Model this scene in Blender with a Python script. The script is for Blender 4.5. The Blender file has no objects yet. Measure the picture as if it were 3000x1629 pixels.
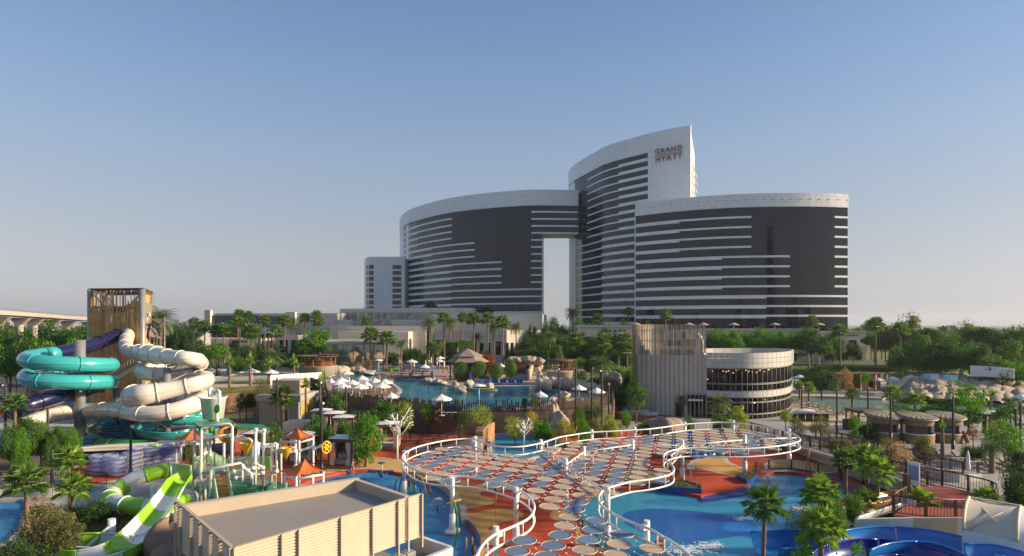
import bpy, math, random
from mathutils import Vector, Matrix
R = random.Random(7)
sc = bpy.context.scene
rad = math.radians
# ------------------------------------------------------------ camera
FP, HY, HC = 1750.0, 949.0, 15.0          # focal length in photo pixels, horizon row, camera height
cam_d = bpy.data.cameras.new('camera'); cam = bpy.data.objects.new('camera', cam_d)
sc.collection.objects.link(cam); sc.camera = cam
cam.location = (0, 0, HC); cam.rotation_euler = (rad(90), 0, 0)
cam_d.sensor_width = 36; cam_d.lens = 36 * FP / 3000; cam_d.shift_y = (HY - 814.5) / 3000
cam_d.clip_end = 9000; cam_d.clip_start = 0.5
# ------------------------------------------------------------ sky, sun, exposure
SUN_AZ, SUN_EL = 94.0, 19.0               # clockwise from the view direction
w = bpy.data.worlds.new('World'); sc.world = w; w.use_nodes = True
nt = w.node_tree; bg = nt.nodes['Background']
sky = nt.nodes.new('ShaderNodeTexSky'); sky.sky_type = 'NISHITA'; sky.sun_disc = False
sky.sun_elevation = rad(SUN_EL); sky.sun_rotation = rad(SUN_AZ)
sky.air_density = 1.0; sky.dust_density = 1.0; sky.ozone_density = 4.0; sky.altitude = 0
# dusty air: towards the horizon the sky greys to its own brightness, the same all the way round
bwn = nt.nodes.new('ShaderNodeRGBToBW'); tint = nt.nodes.new('ShaderNodeMix'); tint.data_type = 'RGBA'; tint.blend_type = 'MULTIPLY'; tint.inputs[0].default_value = 1
tint.inputs[7].default_value = (0.75, 0.745, 0.76, 1); nt.links.new(sky.outputs[0], bwn.inputs[0]); nt.links.new(bwn.outputs[0], tint.inputs[6])
tcw = nt.nodes.new('ShaderNodeTexCoord'); sp = nt.nodes.new('ShaderNodeSeparateXYZ'); nt.links.new(tcw.outputs['Generated'], sp.inputs[0])
mrw = nt.nodes.new('ShaderNodeMapRange'); mrw.inputs[1].default_value = 0.0; mrw.inputs[2].default_value = 0.42; mrw.inputs[3].default_value = 0.88; mrw.inputs[4].default_value = 0.0; mrw.interpolation_type = 'SMOOTHSTEP'
nt.links.new(sp.outputs[2], mrw.inputs[0]); mxw = nt.nodes.new('ShaderNodeMix'); mxw.data_type = 'RGBA'
nt.links.new(mrw.outputs[0], mxw.inputs[0]); nt.links.new(sky.outputs[0], mxw.inputs[6]); nt.links.new(tint.outputs[2], mxw.inputs[7])
warm = nt.nodes.new('ShaderNodeMix'); warm.data_type = 'RGBA'; warm.blend_type = 'MULTIPLY'; warm.inputs[0].default_value = 1; warm.inputs[7].default_value = (0.97, 0.91, 0.87, 1); nt.links.new(mxw.outputs[2], warm.inputs[6])
dust = nt.nodes.new('ShaderNodeValToRGB'); de = dust.color_ramp.elements; de[0].position = 0; de[0].color = (2.30, 2.34, 2.44, 1); de[1].position = 1; de[1].color = (.55, .95, 1.8, 1)
for p_, c_ in ((.26, (1.75, 2.22, 2.92)), (.47, (.86, 1.5, 2.5))): e_ = de.new(p_); e_.color = (*c_, 1)
nt.links.new(sp.outputs[2], dust.inputs[0]); dmx = nt.nodes.new('ShaderNodeMix'); dmx.data_type = 'RGBA'; dmx.inputs[0].default_value = .5; nt.links.new(warm.outputs[2], dmx.inputs[6]); nt.links.new(dust.outputs[0], dmx.inputs[7])
nt.links.new(dmx.outputs[2], bg.inputs[0]); bg.inputs[1].default_value = 0.089
sun_d = bpy.data.lights.new('sun', 'SUN'); sun_d.energy = 3.5; sun_d.angle = rad(5)
sun_d.color = (1.0, 0.79, 0.54)
sun = bpy.data.objects.new('sun', sun_d); sc.collection.objects.link(sun)
sdir = Vector((math.sin(rad(SUN_AZ)) * math.cos(rad(SUN_EL)), math.cos(rad(SUN_AZ)) * math.cos(rad(SUN_EL)), math.sin(rad(SUN_EL))))
sun.rotation_euler = sdir.to_track_quat('Z', 'Y').to_euler(); sun.location = (60, -20, 60)
sc.view_settings.view_transform = 'Standard'; sc.view_settings.look = 'None'
sc.view_settings.gamma = 1; sc.view_settings.exposure = 1.24
sc.render.engine = 'CYCLES'
try:
    sc.cycles.max_bounces = 6; sc.cycles.transparent_max_bounces = 12; sc.cycles.diffuse_bounces = 2
    sc.cycles.glossy_bounces = 3; sc.cycles.use_denoising = True; sc.cycles.caustics_reflective = False; sc.cycles.caustics_refractive = False
except Exception: pass

# ------------------------------------------------------------ helpers
def G(x, y, z=0.0):                        # photo pixel -> point on the level z
    d = FP * (HC - z) / (y - HY); return Vector(((x - 1500) / FP * d, d, z))
def D(x, y, d):                            # photo pixel at distance d
    return Vector(((x - 1500) / FP * d, d, HC - (y - HY) / FP * d))
def m_px(d): return d / FP
COL = sc.collection
class MB:
    def __init__(s): s.v = []; s.f = []; s.sm = []; s.uv = None
    def add(s, vs, fs, sm=False):
        b = len(s.v); s.v += [tuple(p) for p in vs]
        for f in fs: s.f.append([b + i for i in f]); s.sm.append(sm)
    def box(s, c, sz, rz=0.0, M=None):
        x, y, z = sz[0] / 2, sz[1] / 2, sz[2] / 2; ca, sa = math.cos(rz), math.sin(rz); vs = []
        for dz in (-z, z):
            for dx, dy in ((-x, -y), (x, -y), (x, y), (-x, y)):
                p = Vector((c[0] + dx * ca - dy * sa, c[1] + dx * sa + dy * ca, c[2] + dz)); vs.append(M @ p if M else p)
        s.add(vs, [(0, 3, 2, 1), (4, 5, 6, 7), (0, 1, 5, 4), (1, 2, 6, 5), (2, 3, 7, 6), (3, 0, 4, 7)]); return s
    def beam(s, a, b, w, h=None):          # rectangular bar from a to b
        a = Vector(a); b = Vector(b); t = (b - a).normalized(); h = h or w
        u = t.cross(Vector((0, 0, 1)));
        if u.length < 1e-4: u = Vector((1, 0, 0))
        u.normalize(); n = u.cross(t); vs = []
        for p in (a, b):
            for i, j in ((-1, -1), (1, -1), (1, 1), (-1, 1)): vs.append(p + u * (i * w / 2) + n * (j * h / 2))
        s.add(vs, [(0, 1, 2, 3), (7, 6, 5, 4), (0, 4, 5, 1), (1, 5, 6, 2), (2, 6, 7, 3), (3, 7, 4, 0)]); return s
    def tube(s, pts, r, n=8, closed=False, cap=True, a0=0.0, a1=2 * math.pi, up=None):
        pts = [Vector(p) for p in pts]; m = len(pts); rs = r if isinstance(r, (list, tuple)) else [r] * m
        full = abs(a1 - a0 - 2 * math.pi) < 1e-4; k = n if full else n + 1; nrm = None; vs = []
        for i, p in enumerate(pts):
            if closed: t = pts[(i + 1) % m] - pts[i - 1]
            else: t = pts[min(i + 1, m - 1)] - pts[max(i - 1, 0)]
            t.normalize()
            if up is not None: nrm = Vector(up) - t * t.dot(Vector(up))
            elif nrm is None:
                q = Vector((0, 0, 1)) if abs(t.z) < 0.9 else Vector((1, 0, 0)); nrm = q - t * t.dot(q)
            else: nrm = nrm - t * t.dot(nrm)
            nrm.normalize(); bi = t.cross(nrm)
            for j in range(k):
                a = a0 + (a1 - a0) * j / n; vs.append(p + (nrm * math.cos(a) + bi * math.sin(a)) * rs[i])
        fs = []
        for i in range(m if closed else m - 1):
            for j in range(n):
                j2 = (j + 1) % k; i2 = (i + 1) % m
                fs.append((i * k + j, i * k + j2, i2 * k + j2, i2 * k + j))
        s.add(vs, fs, True)
        if cap and full and not closed:
            b = len(s.v) - len(vs); s.f.append([b + j for j in range(k)][::-1]); s.sm.append(False)
            s.f.append([b + (m - 1) * k + j for j in range(k)]); s.sm.append(False)
        return s
    def cyl(s, a, b, r0, r1=None, n=10): return s.tube([a, b], [r0, r0 if r1 is None else r1], n)
    def lathe(s, c, prof, n=16, sm=True, sx=1.0, sy=1.0):
        vs = [(c[0] + r * math.cos(2 * math.pi * j / n) * sx, c[1] + r * math.sin(2 * math.pi * j / n) * sy, c[2] + z) for r, z in prof for j in range(n)]
        fs = [(i * n + j, i * n + (j + 1) % n, (i + 1) * n + (j + 1) % n, (i + 1) * n + j) for i in range(len(prof) - 1) for j in range(n)]
        s.add(vs, fs, sm); b = len(s.v) - len(vs)
        if prof[0][0] > 1e-3: s.f.append([b + j for j in range(n)][::-1]); s.sm.append(False)
        if prof[-1][0] > 1e-3: s.f.append([b + (len(prof) - 1) * n + j for j in range(n)]); s.sm.append(False)
        return s
    def prism(s, poly, z0, z1):
        n = len(poly); A = sum(poly[i][0] * poly[(i + 1) % n][1] - poly[(i + 1) % n][0] * poly[i][1] for i in range(n))
        if A < 0: poly = poly[::-1]
        vs = [(p[0], p[1], z0) for p in poly] + [(p[0], p[1], z1) for p in poly]
        s.add(vs, [list(range(n))[::-1], list(range(n, 2 * n))] + [(i, (i + 1) % n, n + (i + 1) % n, n + i) for i in range(n)]); return s
    def wall(s, path, z0, z1, th=0.2, closed=False):   # upright wall of thickness th centred on a plan path; z0, z1 numbers or lists
        P = [Vector((p[0], p[1], 0)) for p in path]; m = len(P); vs = []
        for i in range(m):
            t = (P[(i + 1) % m] - P[i - 1]) if closed else (P[min(i + 1, m - 1)] - P[max(i - 1, 0)])
            t.normalize(); nn = Vector((t.y, -t.x, 0)) * (th / 2)
            a = z0[i] if isinstance(z0, list) else z0; b = z1[i] if isinstance(z1, list) else z1
            for q, z in ((P[i] + nn, a), (P[i] + nn, b), (P[i] - nn, b), (P[i] - nn, a)): vs.append((q.x, q.y, z))
        fs = []
        for i in range(m if closed else m - 1):
            i2 = (i + 1) % m
            for j in range(4): fs.append((i * 4 + j, i2 * 4 + j, i2 * 4 + (j + 1) % 4, i * 4 + (j + 1) % 4))
        if not closed: fs += [(0, 1, 2, 3), tuple((m - 1) * 4 + j for j in (3, 2, 1, 0))]
        s.add(vs, fs); return s
def setmat(me, m):
    for x in (m if isinstance(m, (list, tuple)) else [m]): me.materials.append(x)
def mesh(name, mb, m):
    me = bpy.data.meshes.new(name); me.from_pydata(mb.v, [], mb.f); setmat(me, m)
    me.polygons.foreach_set('use_smooth', mb.sm)
    if mb.uv: 
        ul = me.uv_layers.new(name='uv')
        ul.data.foreach_set('uv', [c for lp in me.loops for c in mb.uv[lp.vertex_index]])
    me.update(); return me
def mobj(name, me, parent=None, loc=(0, 0, 0), rz=0.0, scale=None):
    o = bpy.data.objects.new(name, me); COL.objects.link(o); o.location = loc
    if rz: o.rotation_euler = (0, 0, rz)
    if scale: o.scale = scale if isinstance(scale, (tuple, list)) else (scale,) * 3
    if parent: o.parent = parent
    return o
def obj(name, mb, m, parent=None, loc=(0, 0, 0), rz=0.0): return mobj(name, mesh(name, mb, m), parent, loc, rz)
def tag(o, label, cat, group=None):
    o['label'] = label; o['category'] = cat
    if group: o['group'] = group
    return o
def T(name, label, cat, loc=(0, 0, 0), rz=0.0, group=None):
    o = bpy.data.objects.new(name, None); COL.objects.link(o); o.location = loc; o.rotation_euler = (0, 0, rz); o.empty_display_size = 0.3
    return tag(o, label, cat, group)
def struct(name, mb, m, parent=None):
    o = obj(name, mb, m, parent)
    if parent is None: o['kind'] = 'structure'
    return o
def stuff(o): o['kind'] = 'stuff'; return o
def copy_tree(o, loc, rz, label, group=None, scale=None):
    def rec(s, par):
        c = s.copy(); COL.objects.link(c); c.parent = par
        for ch in list(s.children): rec(ch, c)
        return c
    c = rec(o, None); c.location = loc; c.rotation_euler = (0, 0, rz)
    if scale: c.scale = (scale,) * 3 if not isinstance(scale, tuple) else scale
    c['label'] = label
    if group: c['group'] = group
    return c
ORD = ['first', 'second', 'third', 'fourth', 'fifth', 'sixth', 'seventh', 'eighth', 'ninth', 'tenth', 'eleventh', 'twelfth', 'thirteenth', 'fourteenth', 'fifteenth', 'sixteenth', 'seventeenth', 'eighteenth', 'nineteenth', 'twentieth']
def cat_rom(pts, n=8, closed=False):
    pts = [Vector(p) for p in pts]; m = len(pts); out = []
    for i in range(m if closed else m - 1):
        if closed: a, b, c, d = pts[i - 1], pts[i], pts[(i + 1) % m], pts[(i + 2) % m]
        else: a, b, c, d = pts[max(i - 1, 0)], pts[i], pts[i + 1], pts[min(i + 2, m - 1)]
        for k in range(n):
            t = k / n; out.append(0.5 * ((2 * b) + (c - a) * t + (2 * a - 5 * b + 4 * c - d) * t * t + (3 * b - a - 3 * c + d) * t ** 3))
    if not closed: out.append(pts[-1])
    return out
def pxpoly(l, z=0.0, smooth=0, closed=True):
    P = [G(x, y, z) for x, y in l]
    if smooth: P = cat_rom(P, smooth, closed)
    return P
# ------------------------------------------------------------ materials
MATS = {}
def mat(name, col, rough=0.6, col2=None, ns=2.0, bump=0.0, bs=None, metal=0.0, spec=None, detail=4.0, emit=None, coat=0.0, trans=0.0, island=0.0, obrand=0.0, stretch=None):
    if name in MATS: return MATS[name]
    m = bpy.data.materials.new(name); m.use_nodes = True; t = m.node_tree; N = t.nodes; L = t.links
    p = N['Principled BSDF']; p.inputs['Roughness'].default_value = rough; p.inputs['Metallic'].default_value = metal
    if spec is not None: p.inputs['IOR'].default_value = spec
    if coat: p.inputs['Coat Weight'].default_value = coat; p.inputs['Coat Roughness'].default_value = 0.12
    src = None
    geo = N.new('ShaderNodeNewGeometry')
    if col2 is not None or bump:
        vec = geo.outputs['Position']
        if stretch:
            vm = N.new('ShaderNodeVectorMath'); vm.operation = 'MULTIPLY'; vm.inputs[1].default_value = stretch
            L.new(vec, vm.inputs[0]); vec = vm.outputs[0]
        nz = N.new('ShaderNodeTexNoise'); nz.inputs['Scale'].default_value = ns; nz.inputs['Detail'].default_value = detail; nz.inputs['Roughness'].default_value = 0.6
        L.new(vec, nz.inputs['Vector'])
    if col2 is not None:
        rp = N.new('ShaderNodeValToRGB'); rp.color_ramp.elements[0].position = 0.32; rp.color_ramp.elements[1].position = 0.68
        rp.color_ramp.elements[0].color = (*col, 1); rp.color_ramp.elements[1].color = (*col2, 1)
        L.new(nz.outputs['Fac'], rp.inputs[0]); src = rp.outputs[0]
    if island or obrand:
        hs = N.new('ShaderNodeHueSaturation')
        if src: L.new(src, hs.inputs['Color'])
        else: hs.inputs['Color'].default_value = (*col, 1)
        mr = N.new('ShaderNodeMapRange'); amt = island or obrand
        mr.inputs[3].default_value = 1 - amt; mr.inputs[4].default_value = 1 + amt
        if island: L.new(geo.outputs['Random Per Island'], mr.inputs[0])
        else:
            oi = N.new('ShaderNodeObjectInfo'); L.new(oi.outputs['Random'], mr.inputs[0])
        L.new(mr.outputs[0], hs.inputs['Value']); src = hs.outputs[0]
    if src: L.new(src, p.inputs['Base Color'])
    else: p.inputs['Base Color'].default_value = (*col, 1)
    if bump:
        b = N.new('ShaderNodeBump'); b.inputs['Strength'].default_value = bump; b.inputs['Distance'].default_value = 0.05
        if bs:
            nb = N.new('ShaderNodeTexNoise'); nb.inputs['Scale'].default_value = bs; nb.inputs['Detail'].default_value = 3
            L.new(geo.outputs['Position'], nb.inputs['Vector']); L.new(nb.outputs['Fac'], b.inputs['Height'])
        else: L.new(nz.outputs['Fac'], b.inputs['Height'])
        L.new(b.outputs[0], p.inputs['Normal'])
    if trans:                               # thin leaves let light through
        tr = N.new('ShaderNodeBsdfTranslucent'); mx = N.new('ShaderNodeMixShader'); mx.inputs[0].default_value = trans
        if src:
            g2 = N.new('ShaderNodeMix'); g2.data_type = 'RGBA'; g2.blend_type = 'MULTIPLY'; g2.inputs[0].default_value = 1; g2.inputs[7].default_value = (1.5, 1.6, 0.7, 1)
            L.new(src, g2.inputs[6]); L.new(g2.outputs[2], tr.inputs[0])
        else: tr.inputs[0].default_value = (*[c * 1.4 for c in col], 1)
        L.new(p.outputs[0], mx.inputs[1]); L.new(tr.outputs[0], mx.inputs[2]); L.new(mx.outputs[0], N['Material Output'].inputs[0])
    if emit: p.inputs['Emission Color'].default_value = (*emit[:3], 1); p.inputs['Emission Strength'].default_value = emit[3]
    MATS[name] = m; return m
def grid_mat(name, col, line, bw, bh, rough=0.5, lw=0.03, spec=1.45, var=0.08, metal=0.0, refl=None):
    """cladding panels: a grid of joints along the wall (uv in metres)"""
    m = bpy.data.materials.new(name); m.use_nodes = True; t = m.node_tree; N = t.nodes; L = t.links; p = N['Principled BSDF']
    uv = N.new('ShaderNodeUVMap'); br = N.new('ShaderNodeTexBrick'); br.offset = 0.0; br.squash = 1.0
    br.inputs['Scale'].default_value = 1.0; br.inputs['Brick Width'].default_value = bw; br.inputs['Row Height'].default_value = bh
    br.inputs['Mortar Size'].default_value = lw; br.inputs['Mortar Smooth'].default_value = 0.3; br.inputs['Bias'].default_value = 0
    br.inputs['Color1'].default_value = (*[c * (1 - var) for c in col], 1); br.inputs['Color2'].default_value = (*[min(1, c * (1 + var)) for c in col], 1); br.inputs['Mortar'].default_value = (*line, 1)
    L.new(uv.outputs[0], br.inputs['Vector']); L.new(br.outputs['Color'], p.inputs['Base Color'])
    p.inputs['Roughness'].default_value = rough; p.inputs['IOR'].default_value = spec; p.inputs['Metallic'].default_value = metal
    if refl:                                # every pane leans a hair differently
        wn = N.new('ShaderNodeTexNoise'); wn.inputs['Scale'].default_value = refl; wn.inputs['Detail'].default_value = 2; L.new(uv.outputs[0], wn.inputs['Vector'])
        b = N.new('ShaderNodeBump'); b.inputs['Strength'].default_value = 0.03; b.inputs['Distance'].default_value = 0.3; L.new(wn.outputs[0], b.inputs['Height']); L.new(b.outputs[0], p.inputs['Normal'])
    MATS[name] = m; return m
def water_mat(name, tint, bump=0.25, scale=1.2, body=(0.02, 0.18, 0.28), bodymix=0.35, foam=None):
    m = bpy.data.materials.new(name); m.use_nodes = True; t = m.node_tree; N = t.nodes; L = t.links; N.remove(N['Principled BSDF'])
    geo = N.new('ShaderNodeNewGeometry')
    n1 = N.new('ShaderNodeTexNoise'); n1.inputs['Scale'].default_value = scale; n1.inputs['Detail'].default_value = 5; n1.inputs['Distortion'].default_value = 0.8
    L.new(geo.outputs['Position'], n1.inputs['Vector'])
    b = N.new('ShaderNodeBump'); b.inputs['Strength'].default_value = bump; b.inputs['Distance'].default_value = 0.12; L.new(n1.outputs[0], b.inputs['Height'])
    tr = N.new('ShaderNodeBsdfTransparent'); tr.inputs[0].default_value = (*tint, 1)
    df = N.new('ShaderNodeBsdfDiffuse'); df.inputs[0].default_value = (*body, 1)
    gl = N.new('ShaderNodeBsdfGlossy'); gl.inputs['Roughness'].default_value = 0.04; L.new(b.outputs[0], gl.inputs['Normal'])
    lwt = N.new('ShaderNodeLayerWeight'); lwt.inputs[0].default_value = .5; L.new(b.outputs[0], lwt.inputs['Normal'])
    pw = N.new('ShaderNodeMath'); pw.operation = 'POWER'; pw.inputs[1].default_value = 5; L.new(lwt.outputs['Facing'], pw.inputs[0])
    fr = N.new('ShaderNodeMath'); fr.operation = 'MULTIPLY_ADD'; fr.inputs[1].default_value = .6; fr.inputs[2].default_value = .02; L.new(pw.outputs[0], fr.inputs[0])
    m1 = N.new('ShaderNodeMixShader'); m1.inputs[0].default_value = bodymix; L.new(tr.outputs[0], m1.inputs[1]); L.new(df.outputs[0], m1.inputs[2])
    m2 = N.new('ShaderNodeMixShader'); L.new(fr.outputs[0], m2.inputs[0]); L.new(m1.outputs[0], m2.inputs[1]); L.new(gl.outputs[0], m2.inputs[2])
    L.new(m2.outputs[0], N['Material Output'].inputs[0]); MATS[name] = m; return m
white = mat('white_paint', (0.80, 0.79, 0.76), 0.35, (0.72, 0.71, 0.68), 0.9)
steel = mat('galvanised_steel', (0.30, 0.30, 0.30), 0.5, (0.22, 0.22, 0.23), 0.8, metal=0.3)
dark_metal = mat('dark_metal', (0.022, 0.021, 0.022), 0.45)
brown_wood = mat('brown_wood', (0.075, 0.036, 0.02), 0.6, (0.12, 0.055, 0.03), 1.5, stretch=(6, 6, 0.7))
dark_wood = mat('dark_wood', (0.028, 0.016, 0.012), 0.6, (0.05, 0.027, 0.018), 1.2, obrand=0.35)
red_wood = mat('red_wood', (0.20, 0.07, 0.035), 0.55, (0.28, 0.11, 0.055), 1.5, stretch=(5, 5, 1))
bamboo = mat('bamboo', (0.60, 0.34, 0.11), 0.6, (0.46, 0.25, 0.08), 1.0, obrand=0.3)
glass_dark = mat('dark_window_glass', (0.012, 0.013, 0.015), 0.06, spec=1.6)
concrete = mat('concrete', (0.42, 0.39, 0.35), 0.8, (0.34, 0.32, 0.29), 0.6, bump=0.1, bs=9)
beige_wall = mat('beige_render', (0.46, 0.40, 0.32), 0.85, (0.40, 0.35, 0.28), 0.35, bump=0.08, bs=14)
sand = mat('sand', (0.52, 0.42, 0.31), 0.95, (0.44, 0.35, 0.26), 0.5, bump=0.4, bs=5)
canvas = mat('white_canvas', (0.78, 0.77, 0.74), 0.8, (0.70, 0.69, 0.67), 1.2)
# ============================================================ ground, terrace, decks, water
gm = mat('ground_soil', (0.17, 0.14, 0.09), .95, (0.09, 0.11, 0.045), .05, bump=.2, bs=1.5)
soil = mat('planting_soil', (0.10, 0.07, 0.045), .95, (0.16, 0.12, 0.08), .8, bump=.6, bs=4)
grass = mat('lawn', (0.06, 0.10, 0.025), .9, (0.10, 0.13, 0.035), .35, bump=.5, bs=6)
paving = mat('pale_paving', (0.50, 0.46, 0.40), .8, (0.42, 0.39, 0.34), .45, bump=.08, bs=12)
deckstone = mat('pool_deck_stone', (0.42, 0.31, 0.23), .8, (0.36, 0.27, 0.20), .4, bump=.1, bs=8)
orange = mat('orange_rubber', (0.56, 0.075, 0.02), .8, (0.47, 0.06, 0.018), .9, bump=.15, bs=25)
tan = mat('tan_rubber', (0.62, 0.37, 0.11), .8, (0.54, 0.32, 0.095), .9, bump=.15, bs=25)
cream = mat('cream_rubber', (0.60, 0.52, 0.40), .8, (0.52, 0.45, 0.34), .9)
red_deck = mat('red_rubber', (0.36, 0.075, 0.045), .85, (0.30, 0.06, 0.038), 1.2, bump=.2, bs=22)
asphalt = mat('asphalt', (0.06, 0.058, 0.055), .9, (0.045, .044, .043), 1.0, bump=.2, bs=15)
blue_edge = mat('blue_pool_tile', (0.02, 0.08, 0.30), .3, (0.016, 0.065, 0.26), .7)
def sheet(mb, poly, z):
    n = len(poly); A = sum(poly[i][0] * poly[(i + 1) % n][1] - poly[(i + 1) % n][0] * poly[i][1] for i in range(n))
    if A < 0: poly = poly[::-1]
    mb.add([(p[0], p[1], z) for p in poly], [list(range(n))]); return mb
mb = MB(); sheet(mb, [(-4000, -300), (4000, -300), (4000, 7000), (-4000, 7000)], -0.02); struct('ground', mb, gm)
DZ, TZ = 0.3, 3.0
fence_px = [(950, 1128), (952, 1145), (956, 1165), (965, 1180), (1016, 1184), (1086, 1190), (1160, 1197), (1230, 1206), (1300, 1213), (1400, 1213), (1500, 1211), (1600, 1207), (1680, 1201), (1740, 1194), (1782, 1186), (1798, 1168), (1790, 1145), (1760, 1125), (1742, 1118)]
FENCE = cat_rom([G(x, y, TZ) for x, y in fence_px], 5)
front = [(300, 1190), (420, 1172), (560, 1165), (640, 1157), (721, 1151), (790, 1150), (940, 1150)] + fence_px[2:17] + [(1850, 1090), (2150, 1075), (2400, 1083), (2560, 1092), (2750, 1080), (2900, 1065), (3400, 1060)]
TP = [G(x, y, TZ - .02) for x, y in front] + [Vector((330, 420, 0)), Vector((-170, 420, 0)), Vector((-118, 190, 0)), G(440, 1062, TZ)]
mb = MB(); mb.prism(TP, -1, TZ - .02); struct('terrain', mb, grass)
# retaining walls of the terrace
rw = mat('retaining_wall', (0.09, 0.06, 0.045), .9, (0.13, 0.085, 0.06), .6, bump=.6, bs=3)
mb = MB(); mb.wall([(p.x, p.y - .12) for p in FENCE[10:-14]], -.1, TZ + .1, .3); tag(obj('retaining_wall', mb, rw), 'dark brown retaining wall below the picket fence of the pool', 'wall')
crack = mat('cracked_brown_wall', (0.26, 0.15, 0.085), .9, (0.15, 0.085, 0.05), 1.6, bump=1.0, bs=1.6)
mb = MB(); pw = [G(x, y, TZ) for x, y in front[2:6]]; mb.wall([(p.x, p.y - .25) for p in pw], -.1, TZ + .15, .4); tag(obj('garden_wall', mb, crack), 'cracked brown garden wall behind the tipping bucket', 'wall')
# ---- water: painted basins under thin sheets of water
def basin_mat(name, a, b, c, sc1=.12, p=(.38, .52, .62)):
    m = bpy.data.materials.new(name); m.use_nodes = True; t = m.node_tree; N = t.nodes; L = t.links; pr = N['Principled BSDF']; pr.inputs['Roughness'].default_value = .5
    g = N.new('ShaderNodeNewGeometry'); vm = N.new('ShaderNodeVectorMath'); vm.operation = 'MULTIPLY'; vm.inputs[1].default_value = (1, .55, 1); L.new(g.outputs[0], vm.inputs[0])
    n1 = N.new('ShaderNodeTexNoise'); n1.inputs['Scale'].default_value = sc1; n1.inputs['Detail'].default_value = 3; n1.inputs['Distortion'].default_value = 2.2; L.new(vm.outputs[0], n1.inputs[0])
    r = N.new('ShaderNodeValToRGB'); e = r.color_ramp.elements; e[0].position = p[0]; e[0].color = (*a, 1); e[1].position = p[2]; e[1].color = (*c, 1); k = e.new(p[1]); k.color = (*b, 1)
    L.new(n1.outputs[0], r.inputs[0]); L.new(r.outputs[0], pr.inputs[0]); MATS[name] = m; return m
w_main = water_mat('pool_water', (.85, .95, .97), .4, .9, body=(.008, .22, .36), bodymix=.25)
w_near = water_mat('rippled_pool_water', (.92, .98, 1), .35, 1.7, body=(.02, .30, .52), bodymix=.15)
w_lag = water_mat('still_lagoon_water', (.9, .95, .93), .12, .6, body=(.16, .26, .24), bodymix=.35)
def pool(name, px, z, basin, wm, sm=4, wname='pool_water'):
    P = pxpoly(px, z, sm) if px and not isinstance(px[0], Vector) else px
    mb = MB(); sheet(mb, P, z - .03); struct(name, mb, basin); mb = MB(); sheet(mb, P, z); struct(wname, mb, wm); return P
def coping(name, P, z, w_, h, m): 
    mb = MB(); mb.wall([(p.x, p.y) for p in P], z - .05, z + h, w_, closed=True); o = struct(name, mb, m); return o
swirl = basin_mat('swirl_mosaic', (.006, .06, .20), (.012, .27, .42), (.10, .34, .14), .09, (.36, .5, .64))
mb = MB(); sheet(mb, [G(x, y, TZ) for x, y in [(958, 1182), (1016, 1184), (1086, 1190), (1160, 1197), (1230, 1206), (1300, 1213), (1400, 1213), (1500, 1211), (1600, 1207), (1680, 1201), (1740, 1194), (1782, 1186), (1796, 1165), (1740, 1100), (1700, 1078), (1640, 1052), (1500, 1042), (1330, 1046), (1180, 1055), (1090, 1063), (1010, 1075), (940, 1092), (955, 1120)]], TZ); struct('pool_deck', mb, deckstone)
PM = pool('pool_basin', [(1147, 1122), (1151, 1114), (1191, 1112), (1245, 1113), (1263, 1120), (1300, 1127), (1360, 1130), (1442, 1131), (1520, 1130), (1562, 1131), (1593, 1138), (1639, 1146), (1640, 1156), (1620, 1166), (1600, 1185), (1500, 1198), (1400, 1203), (1300, 1200), (1220, 1186), (1172, 1168), (1163, 1156), (1172, 1147), (1166, 1137)], TZ + .07, swirl, w_main)
coping('pool_coping', PM, TZ + .03, .7, .12, paving)
P2 = pool('pool_basin', [(962, 1106), (1000, 1096), (1060, 1093), (1110, 1096), (1180, 1100), (1260, 1100), (1264, 1110), (1180, 1113), (1110, 1112), (1050, 1117), (1000, 1113)], TZ + .06, swirl, w_main)
coping('pool_coping', P2, TZ + .03, .5, .12, paving)
riv = mat('river_paint', (.03, .16, .30), .5, (.04, .22, .36), .2)
P3 = pool('river_basin', [(598, 1097), (670, 1082), (731, 1077), (811, 1071), (870, 1068), (872, 1073), (800, 1080), (719, 1088), (670, 1100), (610, 1106)], TZ + .06, riv, w_main)
coping('pool_coping', P3, TZ + .03, .5, .14, paving)
mb = MB(); sheet(mb, [G(x, y, TZ) for x, y in [(560, 1150), (562, 1128), (640, 1126), (780, 1124), (900, 1120), (942, 1118), (950, 1135), (880, 1138), (740, 1140), (640, 1146)]], TZ + .004); struct('path', mb, sand)
mb = MB(); sheet(mb, [G(x, y, TZ) for x, y in [(540, 1118), (590, 1090), (690, 1070), (880, 1062), (960, 1070), (900, 1095), (760, 1108), (640, 1118)]], TZ); struct('river_deck', mb, deckstone)
mb = MB(); sheet(mb, [G(x, y, TZ) for x, y in [(1450, 1046), (1700, 1046), (1860, 1050), (1860, 1040), (1300, 1036), (1300, 1044)]], TZ + .008); struct('garden_path', mb, paving)
mb = MB(); sheet(mb, [G(x, y, TZ) for x, y in [(1796, 1190), (1830, 1150), (1850, 1140), (1870, 1150), (1860, 1190)]], .31); 
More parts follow.
